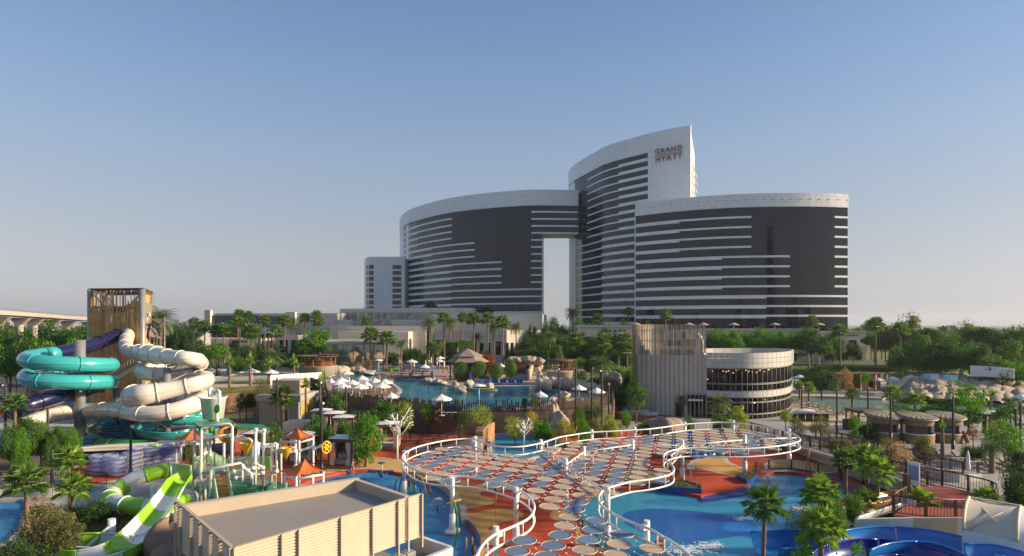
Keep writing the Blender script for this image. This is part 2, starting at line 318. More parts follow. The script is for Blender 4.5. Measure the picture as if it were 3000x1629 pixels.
# ---- lower level decks
splash_r = [(1380, 1655), (1402, 1605), (1400, 1583), (1388, 1559), (1366, 1532), (1357, 1500), (1345, 1472), (1324, 1446), (1295, 1425), (1256, 1408), (1212, 1394), (1171, 1386), (1134, 1379), (1082, 1376), (1041, 1378), (997, 1383), (952, 1393), (900, 1410), (860, 1430)]
rpool_l = [(1870, 1660), (1800, 1622), (1752, 1595), (1712, 1560), (1690, 1520), (1684, 1493), (1706, 1468), (1731, 1451), (1752, 1436), (1793, 1431), (1849, 1430), (1925, 1427)]
rpool_t = [(2054, 1452), (2120, 1440), (2195, 1420), (2217, 1392), (2240, 1387), (2272, 1381), (2330, 1383), (2400, 1397), (2450, 1413), (2500, 1440), (2540, 1470)]
d1 = splash_r + [(600, 1430), (600, 1262), (760, 1258), (1000, 1268), (1200, 1272), (1660, 1268), (1900, 1262), (2150, 1262), (2290, 1280), (2360, 1330), (2450, 1375), (2560, 1440), (2590, 1475)] + rpool_t[::-1] + rpool_l[::-1]
mb = MB(); mb.prism([G(x, y, DZ) for x, y in d1], -.5, DZ); struct('splash_deck', mb, orange)
Z4 = lambda l: [(1150 + x / 3.22, 1220 + y / 3.22) for x, y in l]
Z5 = lambda l: [(1850 + x / 3.42, 1220 + y / 3.42) for x, y in l]
def paint(name, px, m, z, sm=4, grow=0):
    P = pxpoly(px, DZ, sm)
    if grow:
        n = len(P); A = sum(P[i].x * P[(i + 1) % n].y - P[(i + 1) % n].x * P[i].y for i in range(n)); sgn = 1 if A > 0 else -1
        Q = []
        for i in range(n):
            t = (P[(i + 1) % n] - P[i - 1]).normalized(); Q.append(P[i] + Vector((t.y, -t.x, 0)) * grow * sgn)
        P = Q
    mb = MB(); sheet(mb, P, DZ + z); struct(name, mb, m)
t1 = Z4([(130, 500), (300, 565), (520, 590), (700, 600), (1000, 610), (1200, 640), (1235, 700), (1235, 920), (1200, 1010), (1050, 1100), (900, 1250), (830, 1345), (720, 1345), (815, 1240), (815, 1170), (775, 1090), (705, 1000), (668, 900), (640, 800), (580, 730), (510, 680), (430, 645), (330, 600), (200, 545)])
paint('painted_floor', t1, tan, .004, 4)
paint('painted_floor', Z4([(1250, 700), (1000, 705), (860, 705), (825, 725), (850, 750), (950, 775), (975, 800), (930, 830), (760, 862), (680, 882), (685, 905), (760, 912), (900, 880), (1100, 870), (1200, 890), (1250, 920)]), orange, .008)
paint('painted_floor', Z4([(1250, 955), (1100, 985), (1000, 1010), (920, 1040), (905, 1065), (960, 1078), (1040, 1060), (1250, 1050)]), orange, .008)
paint('painted_floor', Z4([(690, 645), (760, 655), (860, 630), (930, 600), (860, 580), (760, 590), (720, 615)]), orange, .008)
paint('painted_floor', Z4([(1690, 880), (1560, 868), (1490, 915), (1500, 960), (1600, 1000), (1690, 1050), (1735, 1110), (1720, 1180), (1780, 1240), (1900, 1270), (2050, 1330), (2100, 1310), (1880, 1190), (1740, 1050), (1690, 960)]), tan, .006)
t3 = Z5([(600, 475), (700, 432), (900, 405), (950, 460), (1110, 530), (1112, 600), (900, 562), (650, 500)])
paint('painted_border', t3, cream, .003, 4, .42); paint('painted_floor', t3, tan, .007)
t4 = Z5([(1400, 465), (1540, 440), (1800, 470), (2020, 540), (1900, 560), (1640, 530), (1440, 545), (1370, 505)])
paint('painted_border', t4, cream, .003, 4, .42); paint('painted_floor', t4, tan, .007)
paint('painted_floor', Z5([(-60, 560), (150, 545), (260, 570), (330, 640), (240, 672), (0, 690), (-90, 690), (-300, 780), (-400, 800), (-250, 640)]), tan, .006)
t5 = [(1010, 1352), (1080, 1340), (1160, 1348), (1230, 1372), (1180, 1380), (1082, 1371), (1000, 1378), (930, 1390), (900, 1385)]
paint('painted_border', t5, cream, .003, 4, .3); paint('painted_floor', t5, tan, .007)
t6 = [(650, 1290), (720, 1262), (800, 1265), (860, 1285), (930, 1282), (960, 1272), (900, 1262), (700, 1258), (620, 1270), (600, 1300)]
paint('painted_border', t6, cream, .003, 4, .35); paint('painted_floor', t6, tan, .007)
paint('painted_floor', [(830, 1272), (870, 1264), (930, 1266), (900, 1275)], orange, .010)
# left splash pool and right pool
bl = mat('splash_basin_paint', (.045, .28, .55), .6, (.035, .24, .50), .5)
bl_l = mat('pale_basin_paint', (.05, .42, .60), .6, (.04, .36, .56), .3)
bl_d = mat('deep_basin_paint', (.008, .10, .45), .6, (.01, .12, .50), .4)
bl_m = mat('bright_basin_paint', (.015, .22, .70), .6, (.015, .19, .64), .4)
PS = [G(x, y, .06) for x, y in [(1405, 1700)] + splash_r + [(860, 1700)]]
mb = MB(); sheet(mb, PS, .02); struct('splash_pool_basin', mb, bl); mb = MB(); sheet(mb, PS, .08); struct('pool_water', mb, w_near)
mb = MB(); sheet(mb, [G(x, y, 0) for x, y in [(1600, 1800)] + rpool_l + rpool_t + [(2600, 1500), (2600, 1800)]], .02); struct('river_pool_basin', mb, bl_l)
mb = MB(); sheet(mb, [G(x, y, 0) for x, y in [(1600, 1800)] + rpool_l + rpool_t + [(2600, 1500), (2600, 1800)]], .08); struct('pool_water', mb, w_near)
def bpaint(l, m, z): mb = MB(); sheet(mb, pxpoly(l, z, 4), z); struct('painted_basin', mb, m)
bpaint(Z5([(-60, 960), (60, 935), (250, 925), (480, 935), (700, 955), (900, 980), (1090, 1010), (1000, 1060), (910, 1115), (990, 1150), (1090, 1185), (960, 1215), (760, 1240), (560, 1290), (400, 1240), (250, 1190), (100, 1150), (-40, 1090), (-90, 1020)]), bl_d, .026)
bpaint(Z5([(1090, 1012), (1180, 1040), (1300, 1150), (1250, 1230), (1100, 1190), (920, 1118), (1000, 1060)]), bl_m, .029)
bpaint(Z5([(1540, 940), (1640, 880), (1800, 870), (1860, 930), (1800, 1010), (1640, 990)]), bl_m, .029)
bpaint(Z5([(200, 830), (600, 830), (1000, 850), (1190, 800), (1250, 560), (1500, 580), (1900, 600), (2080, 700), (1750, 760), (1500, 800), (1300, 900), (900, 900), (500, 900), (100, 870)]), bl, .023)
# blue tiled lips of the pools
mb = MB(); mb.wall([(p.x, p.y) for p in cat_rom([G(x, y, .05) for x, y in splash_r[:9]], 4)], 0, DZ + .1, .22); struct('pool_lip', mb, blue_edge)
mb = MB(); mb.wall([(p.x, p.y) for p in cat_rom([G(x, y, .05) for x, y in rpool_t[3:]], 4)], 0, DZ + .1, .3); struct('pool_lip', mb, blue_edge)
mb = MB(); mb.wall([(p.x, p.y) for p in cat_rom([G(x, y, .05) for x, y in rpool_l[5:]], 4)], 0, DZ + .08, .3); struct('pool_lip', mb, blue_edge)
mb = MB(); mb.wall([(p.x, p.y) for p in cat_rom([G(x, y, .05) for x, y in [(1362, 1536), (1355, 1505), (1340, 1475), (1318, 1448), (1288, 1427), (1256, 1411)]], 4)], 0, DZ + .32, .5); struct('splash_pool_kerb', mb, paving)
mb = MB()
for k in range(4):
    a = [G(x, y, .1) for x, y in [(2048, 1446 + k * 6), (2090, 1441 + k * 6), (2140, 1433 + k * 6), (2200, 1421 + k * 6)]]; mb.wall([(p.x, p.y - .3) for p in cat_rom(a, 4)], .0, DZ - .055 * (k + 1), .62 + .01 * k)
struct('pool_steps', mb, blue_edge)
# left pavement, river mouth at bottom left
lp = [(-200, 1462), (0, 1464), (61, 1461), (85, 1470), (75, 1500), (62, 1540), (25, 1580), (-60, 1620), (-60, 1800), (858, 1800), (858, 1432), (598, 1432), (598, 1235), (300, 1200), (-400, 1200)]
mb = MB(); mb.prism([G(x, y, DZ) for x, y in lp], -.5, DZ); struct('pavement', mb, paving)
mb = MB(); sheet(mb, [G(x, y, 0) for x, y in [(-300, 1440), (200, 1440), (200, 1900), (-300, 1900)]], .02); struct('river_basin', mb, bl); mb = MB(); sheet(mb, [G(x, y, 0) for x, y in [(-300, 1440), (200, 1440), (200, 1900), (-300, 1900)]], .08); struct('pool_water', mb, w_near)
def dpatch(name, l, m, z, sm=4): mb = MB(); sheet(mb, pxpoly(l, DZ, sm), DZ + z); struct(name, mb, m)
dpatch('red_floor', [(215, 1432), (300, 1412), (420, 1394), (600, 1362), (600, 1310), (440, 1330), (270, 1350), (200, 1380)], orange, .004, 0)
dpatch('red_floor', [(180, 1300), (330, 1255), (560, 1250), (596, 1270), (596, 1300), (300, 1320)], orange, .004, 0)
dpatch('planting_bed', [(70, 1640), (90, 1520), (160, 1500), (240, 1490), (330, 1500), (400, 1512), (430, 1560), (460, 1640)], soil, .004)
dpatch('planting_bed', [(-100, 1330), (60, 1300), (240, 1330), (200, 1370), (60, 1390), (-100, 1390)], soil, .004)
dpatch('wet_green_floor', [(440, 1450), (540, 1420), (700, 1400), (850, 1420), (850, 1500), (560, 1530), (430, 1500)], mat('green_paint', (.02, .14, .06), .4, (.03, .20, .10), .5), .006)
# car park at far left
mb = MB(); sheet(mb, [G(x, y, 0) for x, y in [(-500, 1260), (60, 1215), (150, 1150), (75, 1096), (-500, 1096)]], .0); struct('parking_lot', mb, asphalt)
lm_ = mat('road_paint', (.7, .7, .68), .7)
mb = MB()
for k in range(7):
    y = 1108 + k * 13
    mb.beam(G(-60, y, .004), G(20 + k * 3, y - 2 - k * .6, .004), .16, .004)
struct('parking_lines', mb, lm_)
mb = MB(); sheet(mb, [G(x, y, 0) for x, y in [(-500, 1096), (75, 1096), (50, 1086), (-500, 1090)]], .004); struct('kerb_strip', mb, deckstone)
# planted bank between the terrace wall and the deck, beach and lagoon on the right
mb = MB(); sheet(mb, [G(x, y, 0) for x, y in [(560, 1262), (598, 1225), (760, 1235), (1000, 1230), (1790, 1240), (1830, 1230), (1830, 1268), (1200, 1276)]], .0); struct('planting_bank', mb, soil)
rp_ = mat('grey_path', (.36, .35, .34), .85, (.30, .29, .28), .5)
mb = MB(); sheet(mb, [G(x, y, 0) for x, y in [(1790, 1268), (1790, 1175), (1870, 1150), (2320, 1150), (3300, 1150), (3300, 1500), (2600, 1430), (2400, 1330), (2200, 1262)]], .002); struct('lower_path', mb, rp_)
mb = MB(); sheet(mb, pxpoly([(2300, 1180), (2321, 1174), (2357, 1180), (2386, 1189), (2429, 1200), (2486, 1207), (2560, 1212), (2700, 1218), (2760, 1250), (2600, 1262), (2480, 1275), (2400, 1262), (2330, 1240), (2300, 1215)], 0, 3), .03); struct('beach', mb, sand)
lagb = mat('lagoon_floor', (.36, .50, .44), .8, (.28, .46, .44), .1)
PLg = [G(x, y, 0) for x, y in [(2290, 1158), (2321, 1159), (2400, 1161), (2500, 1163), (2586, 1166), (2643, 1155), (2680, 1154), (2786, 1160), (2872, 1174), (2929, 1186), (2990, 1200), (2950, 1214), (2872, 1225), (2643, 1222), (2543, 1214), (2486, 1208), (2429, 1201), (2386, 1190), (2357, 1181), (2321, 1175), (2290, 1172)]]
PLg = cat_rom(PLg, 3, True)
mb = MB(); sheet(mb, PLg, .034); struct('lagoon_basin', mb, lagb); mb = MB(); sheet(mb, PLg, .06); struct('lagoon_water', mb, w_lag)
lw_ = mat('lagoon_wall', (.52, .51, .48), .8, (.44, .43, .41), .4)
mb = MB(); mb.wall([(p.x, p.y) for p in cat_rom([G(x, y, .05) for x, y in [(2290, 1157), (2321, 1158), (2400, 1160), (2500, 1162), (2586, 1165), (2643, 1154), (2680, 1153), (2786, 1159), (2872, 1173), (2929, 1185), (2990, 1199)]], 3)], 0, 1.1, .3); tag(obj('lagoon_wall', mb, lw_), 'pale curved wall along the far edge of the lagoon', 'wall')
# ============================================================ far setting: hotel, podium, viaduct
clad = grid_mat('hotel_cladding', (0.80, 0.81, 0.80), (0.56, 0.57, 0.58), 1.9, 1.05, 0.38, 0.045, var=0.05)
hglass = grid_mat('hotel_glass', (0.006, 0.008, 0.015), (0.004, 0.004, 0.006), 1.9, 3.34, 0.07, 0.04, spec=1.5, var=0.5, refl=0.35)
stone_p = grid_mat('podium_stone', (0.62, 0.55, 0.46), (0.38, 0.34, 0.29), 3.2, 2.2, 0.75, 0.05, var=0.04)
class Fac:
    def __init__(s, pd, n=10):
        P = [Vector(((x - 1500) / FP * d, d, 0)) for x, d in pd]; s.P = cat_rom(P, n); s.S = [0.0]
        for a, b in zip(s.P, s.P[1:]): s.S.append(s.S[-1] + (b - a).length)
        s.X = [1500 + p.x / p.y * FP for p in s.P]
    def at(s, px):
        X = s.X
        if px <= X[0]: i, t = 0, 0.0
        elif px >= X[-1]: i, t = len(X) - 2, 1.0
        else:
            i = max(k for k in range(len(X) - 1) if X[k] <= px); t = (px - X[i]) / (X[i + 1] - X[i])
        p = s.P[i].lerp(s.P[i + 1], t); tg = (s.P[min(i + 2, len(X) - 1)] - s.P[max(i - 1, 0)]).normalized()
        return p, Vector((tg.y, -tg.x, 0)), s.S[i] + t * (s.S[i + 1] - s.S[i])
    def z(s, px, y): return HC + (HY - y) * s.at(px)[0].y / FP
    def strip(s, mb, a, b, z0, z1, o0, o1, n=None):
        """a curved slab from pixel a to pixel b, from offset o0 (back) to o1 (front) of the wall"""
        n = n or max(2, int((b - a) / 18)); vs = []; uv = []
        for k in range(n + 1):
            p, nn, u = s.at(a + (b - a) * k / n)
            for o, z in ((o1, z0), (o1, z1), (o0, z1), (o0, z0)): q = p + nn * o; vs.append((q.x, q.y, z)); uv.append((u + (0 if o == o1 else 0.4), z))
        fs = [(i * 4 + j, i * 4 + 4 + j, i * 4 + 4 + (j + 1) % 4, i * 4 + (j + 1) % 4) for i in range(n) for j in range(4)]
        fs += [(0, 1, 2, 3), tuple(n * 4 + j for j in (3, 2, 1, 0))]
        mb.add(vs, fs)
        mb.uv = (mb.uv or []) + uv; return mb
def bands(par, F, rows, thick, thin, top):
    """rows: (z of the band's top, [(px0, px1, thick?)])"""
    for zt, segs in rows:
        for a, b, th in segs:
            h = thick if th else thin
            obj('spandrel', F.strip(MB(), a, b, zt - h, zt, 0.0, 0.42 if th else 0.36), clad, par)
def core(par, F, back, z0, z1, m=clad):
    poly = [(p.x, p.y + 0.5) for p in F.P] + back; mb = MB(); mb.prism(poly, z0, z1)
    mb.uv = [(v[0] * 0.7 + v[1] * 0.7, v[2]) for v in mb.v]; obj('core', mb, m, par)
# ---- right block
FR = Fac([(1863, 218), (1930, 212.5), (2000, 208), (2100, 203.5), (2200, 201), (2330, 200), (2420, 200.6), (2483, 202)])
zR = lambda v: FR.z(2443, 350 + v / 2.331)
X7 = lambda v: 1600 + v / 2.331
h = T('hotel_right_block', 'right curved hotel block with dark glass and pale horizontal bands', 'building', (FR.P[0].x, FR.P[0].y, 3))
h.location = (0, 0, 0); GZ = 3.0
ztop = FR.z(2330, 566); zpb = zR(600)
core(h, FR, [(108, 226), (50, 244)], GZ, ztop - 1.0)
obj('parapet', FR.strip(MB(), 1863, 2483, zpb, ztop, -0.4, 0.46), clad, h)
rv = [667, 735, 802, 870, 937, 1005, 1073, 1140, 1207, 1275, 1341]; zz = [zR(v - 7) for v in rv]
rows = []
for i, z_ in enumerate(zz):
    if i < 4: s_ = [(1863, X7(911), 1), (X7(911) + .5, X7(1400), 0), (X7(1966), 2483, 0)]
    elif i < 8: s_ = [(1863, X7(1200), 1), (X7(1200) + .5, X7(1662), 0), (X7(1966), 2483, 0)]
    else: s_ = [(1863, X7(1500), 1), (X7(1500) + .5, 2483, 0)]
    rows.append((z_, s_))
bands(h, FR, rows, 1.15, 0.68, ztop)
for i, z_ in enumerate([zpb] + zz): 
    z2 = zz[i] if i < len(zz) else GZ
    obj('glass_band', FR.strip(MB(), 1863, 2483, z2 + 0.004, z_ - 0.004, -0.3, 0.1), hglass, h)
mb = MB()
for px in range(1885, 2480, 27):
    p, n_, u = FR.at(px); q = p + n_ * 0.5; mb.box((q.x, q.y, zpb + (ztop - zpb) * 0.55), (0.28, 0.2, 0.28))
stuff(obj('facade_lamps', mb, dark_metal, h))
# ---- left block
FL = Fac([(1173, 361), (1180, 350), (1199, 334), (1246, 318), (1323, 301.5), (1426, 290.5), (1533, 284), (1588, 283), (1694, 284)])
X6 = lambda v: 1040 + v / 2.332
zL = lambda v: FL.z(1588, 350 + v / 2.332)
h = T('hotel_left_block', 'left curved hotel block of dark glass joined to the tower by a high bridge', 'building')
ztop = FL.z(1610, 556); zpb = zL(588)
poly_px = [p for p, x in zip(FL.P, FL.X) if x <= 1588.5]
mb = MB(); mb.prism([(p.x, p.y + .5) for p in poly_px] + [(16.0, 300), (-20, 345), (-60, 385)], GZ, ztop - 1); mb.uv = [(v[0] * .7 + v[1] * .7, v[2]) for v in mb.v]
obj('core', mb, clad, h)
br_px = [p for p, x in zip(FL.P, FL.X) if x >= 1560]; zbb = FL.z(1640, 684.5)
mb = MB(); mb.prism([(p.x, p.y + .5) for p in br_px] + [(34, 299), (12, 299)], zbb, ztop - 1); mb.uv = [(v[0], v[1]) for v in mb.v]
obj('bridge', mb, clad, h)
obj('parapet', FL.strip(MB(), 1173, 1694, zpb, ztop, -0.4, 0.5, 60), clad, h)
rv = [631, 679, 727, 775, 823, 871, 919, 967, 1015, 1063, 1111, 1159, 1208, 1256]; zz = [zL(v - 5) for v in rv]
rows = []
for i, z_ in enumerate(zz):
    if i < 4: s_ = [(1183, X6(432), 1), (X6(432) + .5, X6(663), 0), (X6(1205), 1694, 0)]
    elif i < 7: s_ = [(1183, X6(530), 1), (X6(530) + .5, X6(820), 0), (X6(1203), 1588, 0)]
    elif i < 11: s_ = [(1183, X6(660), 1), (X6(660) + .5, X6(1003), 0), (X6(1203), 1588, 0)]
    else: s_ = [(1183, X6(660), 1), (X6(660) + .5, 1588, 0)]
    rows.append((z_, s_))
bands(h, FL, rows, 1.25, 0.78, ztop)
for i, z_ in enumerate([zpb] + zz):
    z2 = zz[i] if i < len(zz) else zz[-1] - 4; e = 1694 if i < 4 else 1588
    obj('glass_band', FL.strip(MB(), 1184, e, z2 + .004, z_ - .004, -0.3, 0.12), hglass, h)
obj('corner_cladding', FL.strip(MB(), 1173, 1183.8, GZ, zpb - .01, -0.3, 0.3, 4), clad, h)
obj('base_cladding', FL.strip(MB(), 1440, 1588, GZ, zz[-1] - 4.1, -0.3, 0.3), clad, h)
# ---- tower
FT = Fac([(1668, 302), (1676, 295), (1693, 286.5), (1729, 274), (1772, 261), (1814, 253.7), (1857, 248), (1917, 240.8), (1973, 236), (2024, 232.5)])
zT = lambda v: FT.z(1900, 350 + v / 2.331)
h = T('hotel_tower', 'tall curved hotel tower with red lettering on its pale panelled end', 'building')
ztop = FT.z(1917, 388); zpb = zT(228)
core(h, FT, [(82.5, 270), (60, 300), (36, 325)], GZ, ztop - 1)
obj('parapet', FT.strip(MB(), 1668, 2024, zpb, ztop, -0.4, 0.5, 40), clad, h)
obj('panelled_end_wall', FT.strip(MB(), 1900, 2024, GZ, zpb - 0.004, -0.3, 0.5, 12), clad, h)
for k in range(23):
    zb = zT(283 + 56 * k) ; z0 = zb - 3.336 if k else zb
    thick = 1.25
    if k < 6: a0, c0 = 285, 497
    elif k < 9: a0, c0 = 285, 497
    else: a0, c0 = 212, 383
    if zb > GZ + 4:
        obj('spandrel', FT.strip(MB(), X7(a0), X7(c0), zb, zb + 0.62, 0, 0.38), clad, h)
        obj('spandrel', FT.strip(MB(), X7(c0) + .5, 1899.5, zb, zb + thick, 0, 0.45), clad, h)
    top = zpb if k == 0 else zT(283 + 56 * (k - 1))
    obj('glass_band', FT.strip(MB(), 1668, 1899.7, max(GZ, zb) + .004, top - .004, -0.3, 0.1), hglass, h)
    if top - 3.4 < GZ: break
side0 = FT.P[-1]; side1 = Vector((82.5, 270, 0)); mb = MB()
for k in range(14):
    z_ = zT(300 + 56 * k); mb.beam((side0.x + .5, side0.y + 3, z_), (side1.x + .5, side1.y - 2, z_), 0.5, 0.5)
stuff(obj('side_fins', mb, clad, h))
# lettering
sign_red = mat('sign_red', (0.24, 0.05, 0.05), 0.4)
p0, n0, _ = FT.at(1961); tg = Vector((-n0.y, n0.x, 0))
sg = T('hotel_sign', 'red GRAND HYATT lettering high on the pale end of the tower', 'sign', (0, 0, 0))
def lettering(txt, zc, w):
    cu = bpy.data.curves.new('lettering', 'FONT'); cu.body = txt; cu.align_x = 'CENTER'; cu.align_y = 'CENTER'; cu.size = 3.6; cu.extrude = 0.12; cu.space_character = 1.28; cu.offset = 0.035
    o = bpy.data.objects.new('lettering', cu); COL.objects.link(o); bpy.context.view_layer.update()
    me = bpy.data.meshes.new_from_object(o.evaluated_get(bpy.context.evaluated_depsgraph_get())); bpy.data.objects.remove(o)
    me.materials.clear(); me.materials.append(sign_red)
    o = mobj('lettering', me, sg); k = w / max(0.1, (max(v.co.x for v in me.vertices) - min(v.co.x for v in me.vertices)))
    Mx = Matrix((tg, Vector((0, 0, 1)), n0)).transposed().to_4x4(); q = p0 + n0 * 1.1; Mx.translation = (q.x, q.y, zc)
    o.matrix_world = Mx @ Matrix.Diagonal((k, k, 1, 1))
lettering('GRAND', FT.z(1961, 350 + 211 / 2.331), 11.0); lettering('HYATT', FT.z(1961, 350 + 266 / 2.331), 10.8)
q = p0 + n0 * 1.1; zc = FT.z(1961, 350 + 238 / 2.331); mb = MB(); mb.beam(q - tg * 5.6 + Vector((0, 0, zc)), q + tg * 5.6 + Vector((0, 0, zc)), 0.15, 0.22); obj('line', mb, sign_red, sg)
# ---- small end block of the hotel
FS = Fac([(1069, 345), (1077, 331), (1130, 330), (1186, 331)])
h = T('hotel_end_block', 'small pale hotel block with two columns of dark windows at far left', 'building')
ztop = FS.z(1100, 752); core(h, FS, [(-55, 360), (-88, 365)], GZ, ztop - 0.5)
obj('cladding', FS.strip(MB(), 1069, 1186, GZ, ztop, -.3, .3, 12), clad, h)
for k in range(8):
    z_ = FS.z(1100, 350 + (1007 + 40.5 * k) / 2.332)
    for a, b in ((X6(83), X6(128)), (X6(257), X6(316))): obj('window', FS.strip(MB(), a, b, z_ - 1.1, z_ + 1.1, 0.1, 0.4, 2), glass_dark, h)
# ---- podium with relief panels
Z8 = lambda v: 860 + v / 2.342
X8 = lambda v: 560 + v / 2.342
h = T('podium_building', 'long beige stone podium with carved relief bands in front of the hotel', 'building')
FU = Fac([(996, 236), (1100, 226), (1220, 221), (1348, 222), (1444, 232)])
def fmass(F, a, b, yt, m=stone_p, back=30, z0=GZ, ref=None, nm='wall'):
    zt = F.z(ref or (a + b) / 2, yt); mb = F.strip(MB(), a, b, z0, zt, -back, 0.0, 14); return obj(nm, mb, m, h), zt
_, zt = fmass(FU, 996, 1444, 902, ref=1220)
F2 = Fac([(985, 222), (1140, 216), (1300, 213)]); fmass(F2, X8(1000), X8(1640), Z8(180), back=8)
F3 = Fac([(960, 205), (1300, 203)]); fmass(F3, X8(955), X8(1610), Z8(222), back=10); fmass(Fac([(990, 195), (1250, 195)]), X8(1000), X8(1490), Z8(262), back=9)
F4 = Fac([(1262, 205), (1600, 200)]); fmass(F4, X8(1600), X8(2410), Z8(141), back=20); fmass(Fac([(1270, 196), (1600, 192)]), X8(1675), X8(2170), Z8(245), back=5)
Fw = Fac([(1270, 196), (1600, 192)])
for a, b, y0, y1 in [(1386, 1397, 1005, 1040), (1405, 1417, 1005, 1040), (1429, 1437, 1005, 1040), (1452, 1470, 1000, 1040), (1490, 1497, 1004, 1040), (1501, 1507, 1004, 1040), (1512, 1518, 1004, 1040), (1345, 1362, 997, 1010)]:
    obj('window', Fw.strip(MB(), a, b, max(GZ, Fw.z(a, y1)), Fw.z(a, y0), -0.2, 0.06, 2), glass_dark, h)
Fa = Fac([(1474, 190), (1500, 192), (1592, 199)]); fmass(Fa, X8(2165), X8(2400), Z8(250), back=8)
for a in (1482, 1496, 1510, 1524): obj('window', Fa.strip(MB(), a, a + 8, GZ, Fa.z(a, 1004), -.2, .06, 2), glass_dark, h)
obj('loggia', Fw.strip(MB(), 1241, 1272, Fw.z(1250, 1002), Fw.z(1250, 975), -0.2, 0.2, 2), glass_dark, h)
relief_m = mat('relief_stone', (0.40, 0.35, 0.285), 0.8)
def relief(F, a, b, y0, y1, kind):
    z1, z0 = F.z(a, y0), F.z(a, y1); p, n_, _ = F.at((a + b) / 2); tg = Vector((-n_.y, n_.x, 0)); hh = z1 - z0; ww = (b - a) * p.y / FP; mb = MB(); o = p + n_ * 0.12
    def pt(u, v): q = o + tg * ((u - .5) * ww); return (q.x, q.y, z0 + v * hh)
    mb.beam(pt(0, 0), pt(1, 0), .18); mb.beam(pt(0, 1), pt(1, 1), .18); mb.beam(pt(0, 0), pt(0, 1), .18)
    if kind == 0:
        for r in (1, .62, .3): mb.tube([pt(r * math.sin(t * math.pi / 20), r * math.cos(t * math.pi / 20)) for t in range(11)], .14, 4)
    elif kind == 1:
        for k in range(7): mb.beam(pt(.5, 0), pt(.5 + .5 * math.cos(k * math.pi / 6), abs(math.sin(k * math.pi / 6))), .22)
    elif kind == 2:
        for k in range(6): mb.beam(pt(.1 + k * .15, .05), pt(.1 + k * .15, .95), .2)
    else:
        for k in range(6): mb.tube([pt(.05 + .9 * t / 6, (k / 6) * (1 - t / 6) + t / 6 * .95) for t in range(7)], .13, 4)
    stuff(obj('relief_panel', mb, relief_m, h))
kk = [0, 1, 0, 2, 1, 3, 0, 2, 3, 1, 0, 2, 0]
for i in range(13): relief(FU, X8(1045 + i * 54), X8(1045 + i * 54 + 50), Z8(131), Z8(174), kk[i])
for i in range(5): relief(F2, X8(1110 + i * 55), X8(1110 + i * 55 + 50), Z8(184), Z8(216), kk[i + 2])
mb = MB()
for a in range(1050, 1640, 60): p, n_, _ = FU.at(a)
# ---- conference building
h = T('conference_building', 'low beige conference building with tall dark glazing at left of the podium', 'building')
cglass = grid_mat('conference_glass', (0.02, 0.03, 0.045), (0.10, 0.11, 0.12), 1.5, 3.2, 0.08, 0.07, spec=1.6, refl=.3)
FC = Fac([(600, 232), (1010, 226)])
fmass(FC, X8(112), X8(1030), Z8(135), back=25)
obj('pier', FC.strip(MB(), X8(108), X8(148), GZ, FC.z(650, Z8(114)), 0, 1.6, 2), stone_p, h)
obj('pier', FC.strip(MB(), X8(660), X8(726), GZ, FC.z(860, Z8(127)), 0, 1.6, 2), stone_p, h)
obj('roof_step', FC.strip(MB(), X8(890), X8(1022), GZ, FC.z(960, Z8(138)), 0, 2.6, 2), stone_p, h)
obj('glazing', FC.strip(MB(), X8(149), X8(470), FC.z(700, Z8(270)), FC.z(700, Z8(150)), 0, .5, 6), cglass, h)
obj('glazing', FC.strip(MB(), X8(490), X8(658), FC.z(800, Z8(232)), FC.z(800, Z8(155)), 0, .5, 4), cglass, h)
obj('ribbon_window', FC.strip(MB(), X8(150), X8(560), FC.z(700, Z8(302)), FC.z(700, Z8(274)), 0, .6, 6), glass_dark, h)
F5 = Fac([(560, 215), (1010, 212)])
fmass(F5, X8(50), X8(480), Z8(308), back=12)
obj('ribbon_window', F5.strip(MB(), X8(265), X8(395), F5.z(700, Z8(336)), F5.z(700, Z8(322)), 0, .2, 3), glass_dark, h)
fmass(F5, X8(595), X8(735), Z8(285), back=10, nm='annex_wall')
for a in (608, 640, 690): obj('annex_window', F5.strip(MB(), X8(a), X8(a + 22), GZ, F5.z(830, Z8(318)), 0, .2, 2), glass_dark, h)
# ramp wall at its left
mb = MB(); P_ = [D(585, 985, 200), D(612, 972, 206), D(560, 1003, 190)]
mb.wall([D(556, 1015, 185), D(590, 985, 198), D(615, 970, 210)], GZ - 1, [D(556, 1010, 185).z, D(590, 987, 198).z, D(615, 967, 210).z], .5); obj('ramp_wall', mb, concrete, h)
# ---- viaduct
via = T('viaduct', 'raised concrete metro viaduct crossing behind the trees at far left', 'bridge')
vm = mat('viaduct_concrete', (0.44, 0.39, 0.33), .8, (0.38, .34, .29), .2)
vp = cat_rom([D(-120, 903, 250), D(60, 915, 285), D(170, 924, 325), D(262, 931, 370), D(400, 936, 440)], 6)
dk = MB(); dk.wall(vp, [p.z - 2.0 for p in vp], [p.z - .8 for p in vp], 10); obj('deck', dk, vm, via)
dk = MB(); off = [(p.x - .6, p.y - 5.2, p.z) for p in vp]; dk.wall(off, [p.z - 1.5 for p in vp], [p.z + .5 for p in vp], .4); obj('parapet', dk, vm, via)
dk = MB(); dk.tube([(p.x - .6, p.y - 5.2, p.z + 1.2) for p in vp], .12, 4); 
for p in vp[::1]: dk.cyl((p.x - .6, p.y - 5.2, p.z), (p.x - .6, p.y - 5.2, p.z + 1.2), .08, n=4)
stuff(obj('railing', dk, steel, via))
